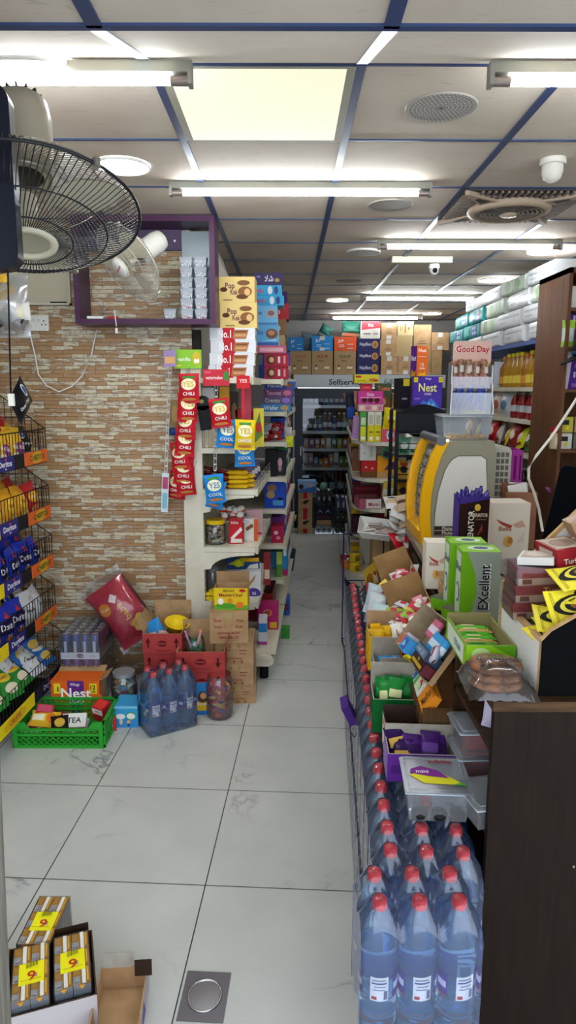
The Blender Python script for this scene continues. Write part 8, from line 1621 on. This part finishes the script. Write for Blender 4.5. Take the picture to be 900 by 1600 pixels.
# monitor and cable
t = thing('till_monitor', 'black till monitor seen from behind at the right edge', 'monitor', (1.16, 2.62, 1.05), (0, .17, -.35))
b = MB(); b.rbox(-.17, 0, .0, .22, .05, .42, M('#0b0c10', .6, ior=1.08), .02, 'y', 5); b.build('casing', t)
b = MB(); b.tube([(-.08, -.002, .04), (-.06, -.003, .14), (.0, -.003, .22), (.1, -.003, .26)], .004, M('#0c0d10', .4), 6); b.build('seam', t)
b = MB(); b.box(-.06, .02, -.10, .06, .06, .02, M('#0b0c10', .6, ior=1.08)); b.box(-.12, -.04, -.10, .12, .12, -.08, M('#0b0c10', .6, ior=1.08)); b.build('stand', t)
b = MB(); b.tube([at(u, v, Y=2.9) for u, v in ((912, 605), (890, 640), (862, 682), (838, 712), (826, 732), (826, 748), (834, 768), (842, 795), (848, 830))], .006, M('#d3cfc4', .45), 7); tag(b.build('power_cord', None), 'thick white cable curving down behind the black monitor', 'cable')
b = MB(); b.tube([kp(.30 + .02 * math.sin(k), .85 + .05 * k, .955) for k in range(6)], .006, BLACK, 6)
tag(b.build('power_cord', None), 'black cable lying on the counter behind the cream sweet carton', 'cable')

# ================================================================== juice packs at the lower left
cf, cq = at(112, 1537, Z=.142), .33; CM = Matrix.Translation((cf.x, cf.y, 0)) @ Matrix.Rotation(cq, 4, 'Z') @ Matrix.Translation((-.135, -.03, 0))
CT = thing('open_carton', 'low open carton holding the juice packs at the lower left corner', 'carton', CM @ Vector((0, 0, 0)), cq)
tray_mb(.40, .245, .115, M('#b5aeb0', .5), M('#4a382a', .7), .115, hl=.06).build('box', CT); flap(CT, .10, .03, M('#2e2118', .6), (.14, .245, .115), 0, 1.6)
C2 = thing('open_carton', 'empty open carton with grey flap right of the juice packs', 'carton', (-.468, 1.535, 0), .08)
tray_mb(.14, .24, .075, M('#b5aeb0', .5), KRAFT, .075, front=[('r', .7, .2, .9, .6, '#5a2a72')], right=[('p', [(.2, .2), (.5, .9), (.6, .2)], '#6a3a8a')]).build('box', C2)
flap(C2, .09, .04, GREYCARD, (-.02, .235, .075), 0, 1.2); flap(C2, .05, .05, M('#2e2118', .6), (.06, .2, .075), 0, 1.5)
JT = [('r', 0, 0, 1, 1, '#d9a23a'), ('r', .0, .0, .42, .46, '#cfd0d2'), ('r', .06, .5, .36, .86, '#e0b04a'), ('r', .52, 0, .74, 1, '#d6d4cc'), ('r', .8, .1, .9, .9, '#c99a3a'), ('r', .1, .1, .34, .3, '#8a8c92')]
JF = [('r', 0, .30, 1, 1, '#77808a'), ('r', 0, 0, 1, .30, '#b07a2a'), ('p', [(.3, 1), (.7, 1), (.5, .9)], '#c98a2a'), ('e', .5, .16, .3, .09, '#2a2420'), ('e', .5, .16, .2, .06, '#b98a3a'), ('r', .15, .7, .85, .73, '#c9ced3'), ('r', .15, .6, .85, .63, '#c9ced3'), ('r', .15, .5, .85, .53, '#c9ced3'), ('tv', 'Juice', .75, .6, .18, '#20242a', .3)]
JR = [('r', 0, 0, 1, 1, '#3a3a40'), ('p', [(.1, .1), (.5, .4), (.4, .8), (.1, .7)], '#a8462a'), ('r', .6, .2, .9, .8, '#77808a'), ('tv', 'Juice', .3, .5, .3, '#d9d2c4', .5)]
def juice_pack(label, loc, rot):
    t = thing('juice_pack', label, 'juice pack', loc, rot, 'juice packs with yellow price labels'); jb = carton_mb(.047, .063, .135, M('#d9a23a', .4), JF, JR, JR, JT); j0 = None
    for i in range(2):
        for j in range(3):
            o = jb.build('juice_box', t) if j0 is None else j0.copy()
            if j0 is None: j0 = o
            else: COL.objects.link(o); o.parent = t
            o.location = (-.0245 + .049 * i, .0645 * j, 0)
    b = MB(); b.box(-.051, -.002, .002, .051, .196, .1375, film('#f0f0ee', .4, .15, .02)); b.build('shrink_wrap', t)
    b = MB(); b.box(-.032, .05, .1378, .036, .125, .1386, M('#e6df1e', .4))
    b.art([('t', '9', .5, .36, .46, '#b83a1e', .4)] + [('r', .28 + .055 * q, .72, .28 + .055 * q + (.03 if q % 2 else .018), .95, '#3a3a10') for q in range(9)] + [('r', .1, .06, .9, .09, '#a89a1e')], (-.032, .05, .1388), (.068, 0, 0), (0, .075, 0)); b.build('price_label', t)
    return t
JP = Proto(juice_pack('', (0, 0, 0), 0))
JP.put(CM @ Vector((.138, .02, .006)), (0, 0, cq), 'juice pack with a yellow nine label, rightmost in the brown carton')
JP.put(CM @ Vector((.026, .015, .006)), (0, 0, cq), 'juice pack with a yellow nine label, middle one beside the grey door edge')
JP.put(CM @ Vector((-.085, .02, .006)), (0, 0, cq), 'juice pack half hidden behind the grey door edge')
JP.put(at(48, 1484, Z=.14) + Vector((0, .02, -.135)), (0, 0, .0), 'juice pack with a yellow nine label standing behind the carton')
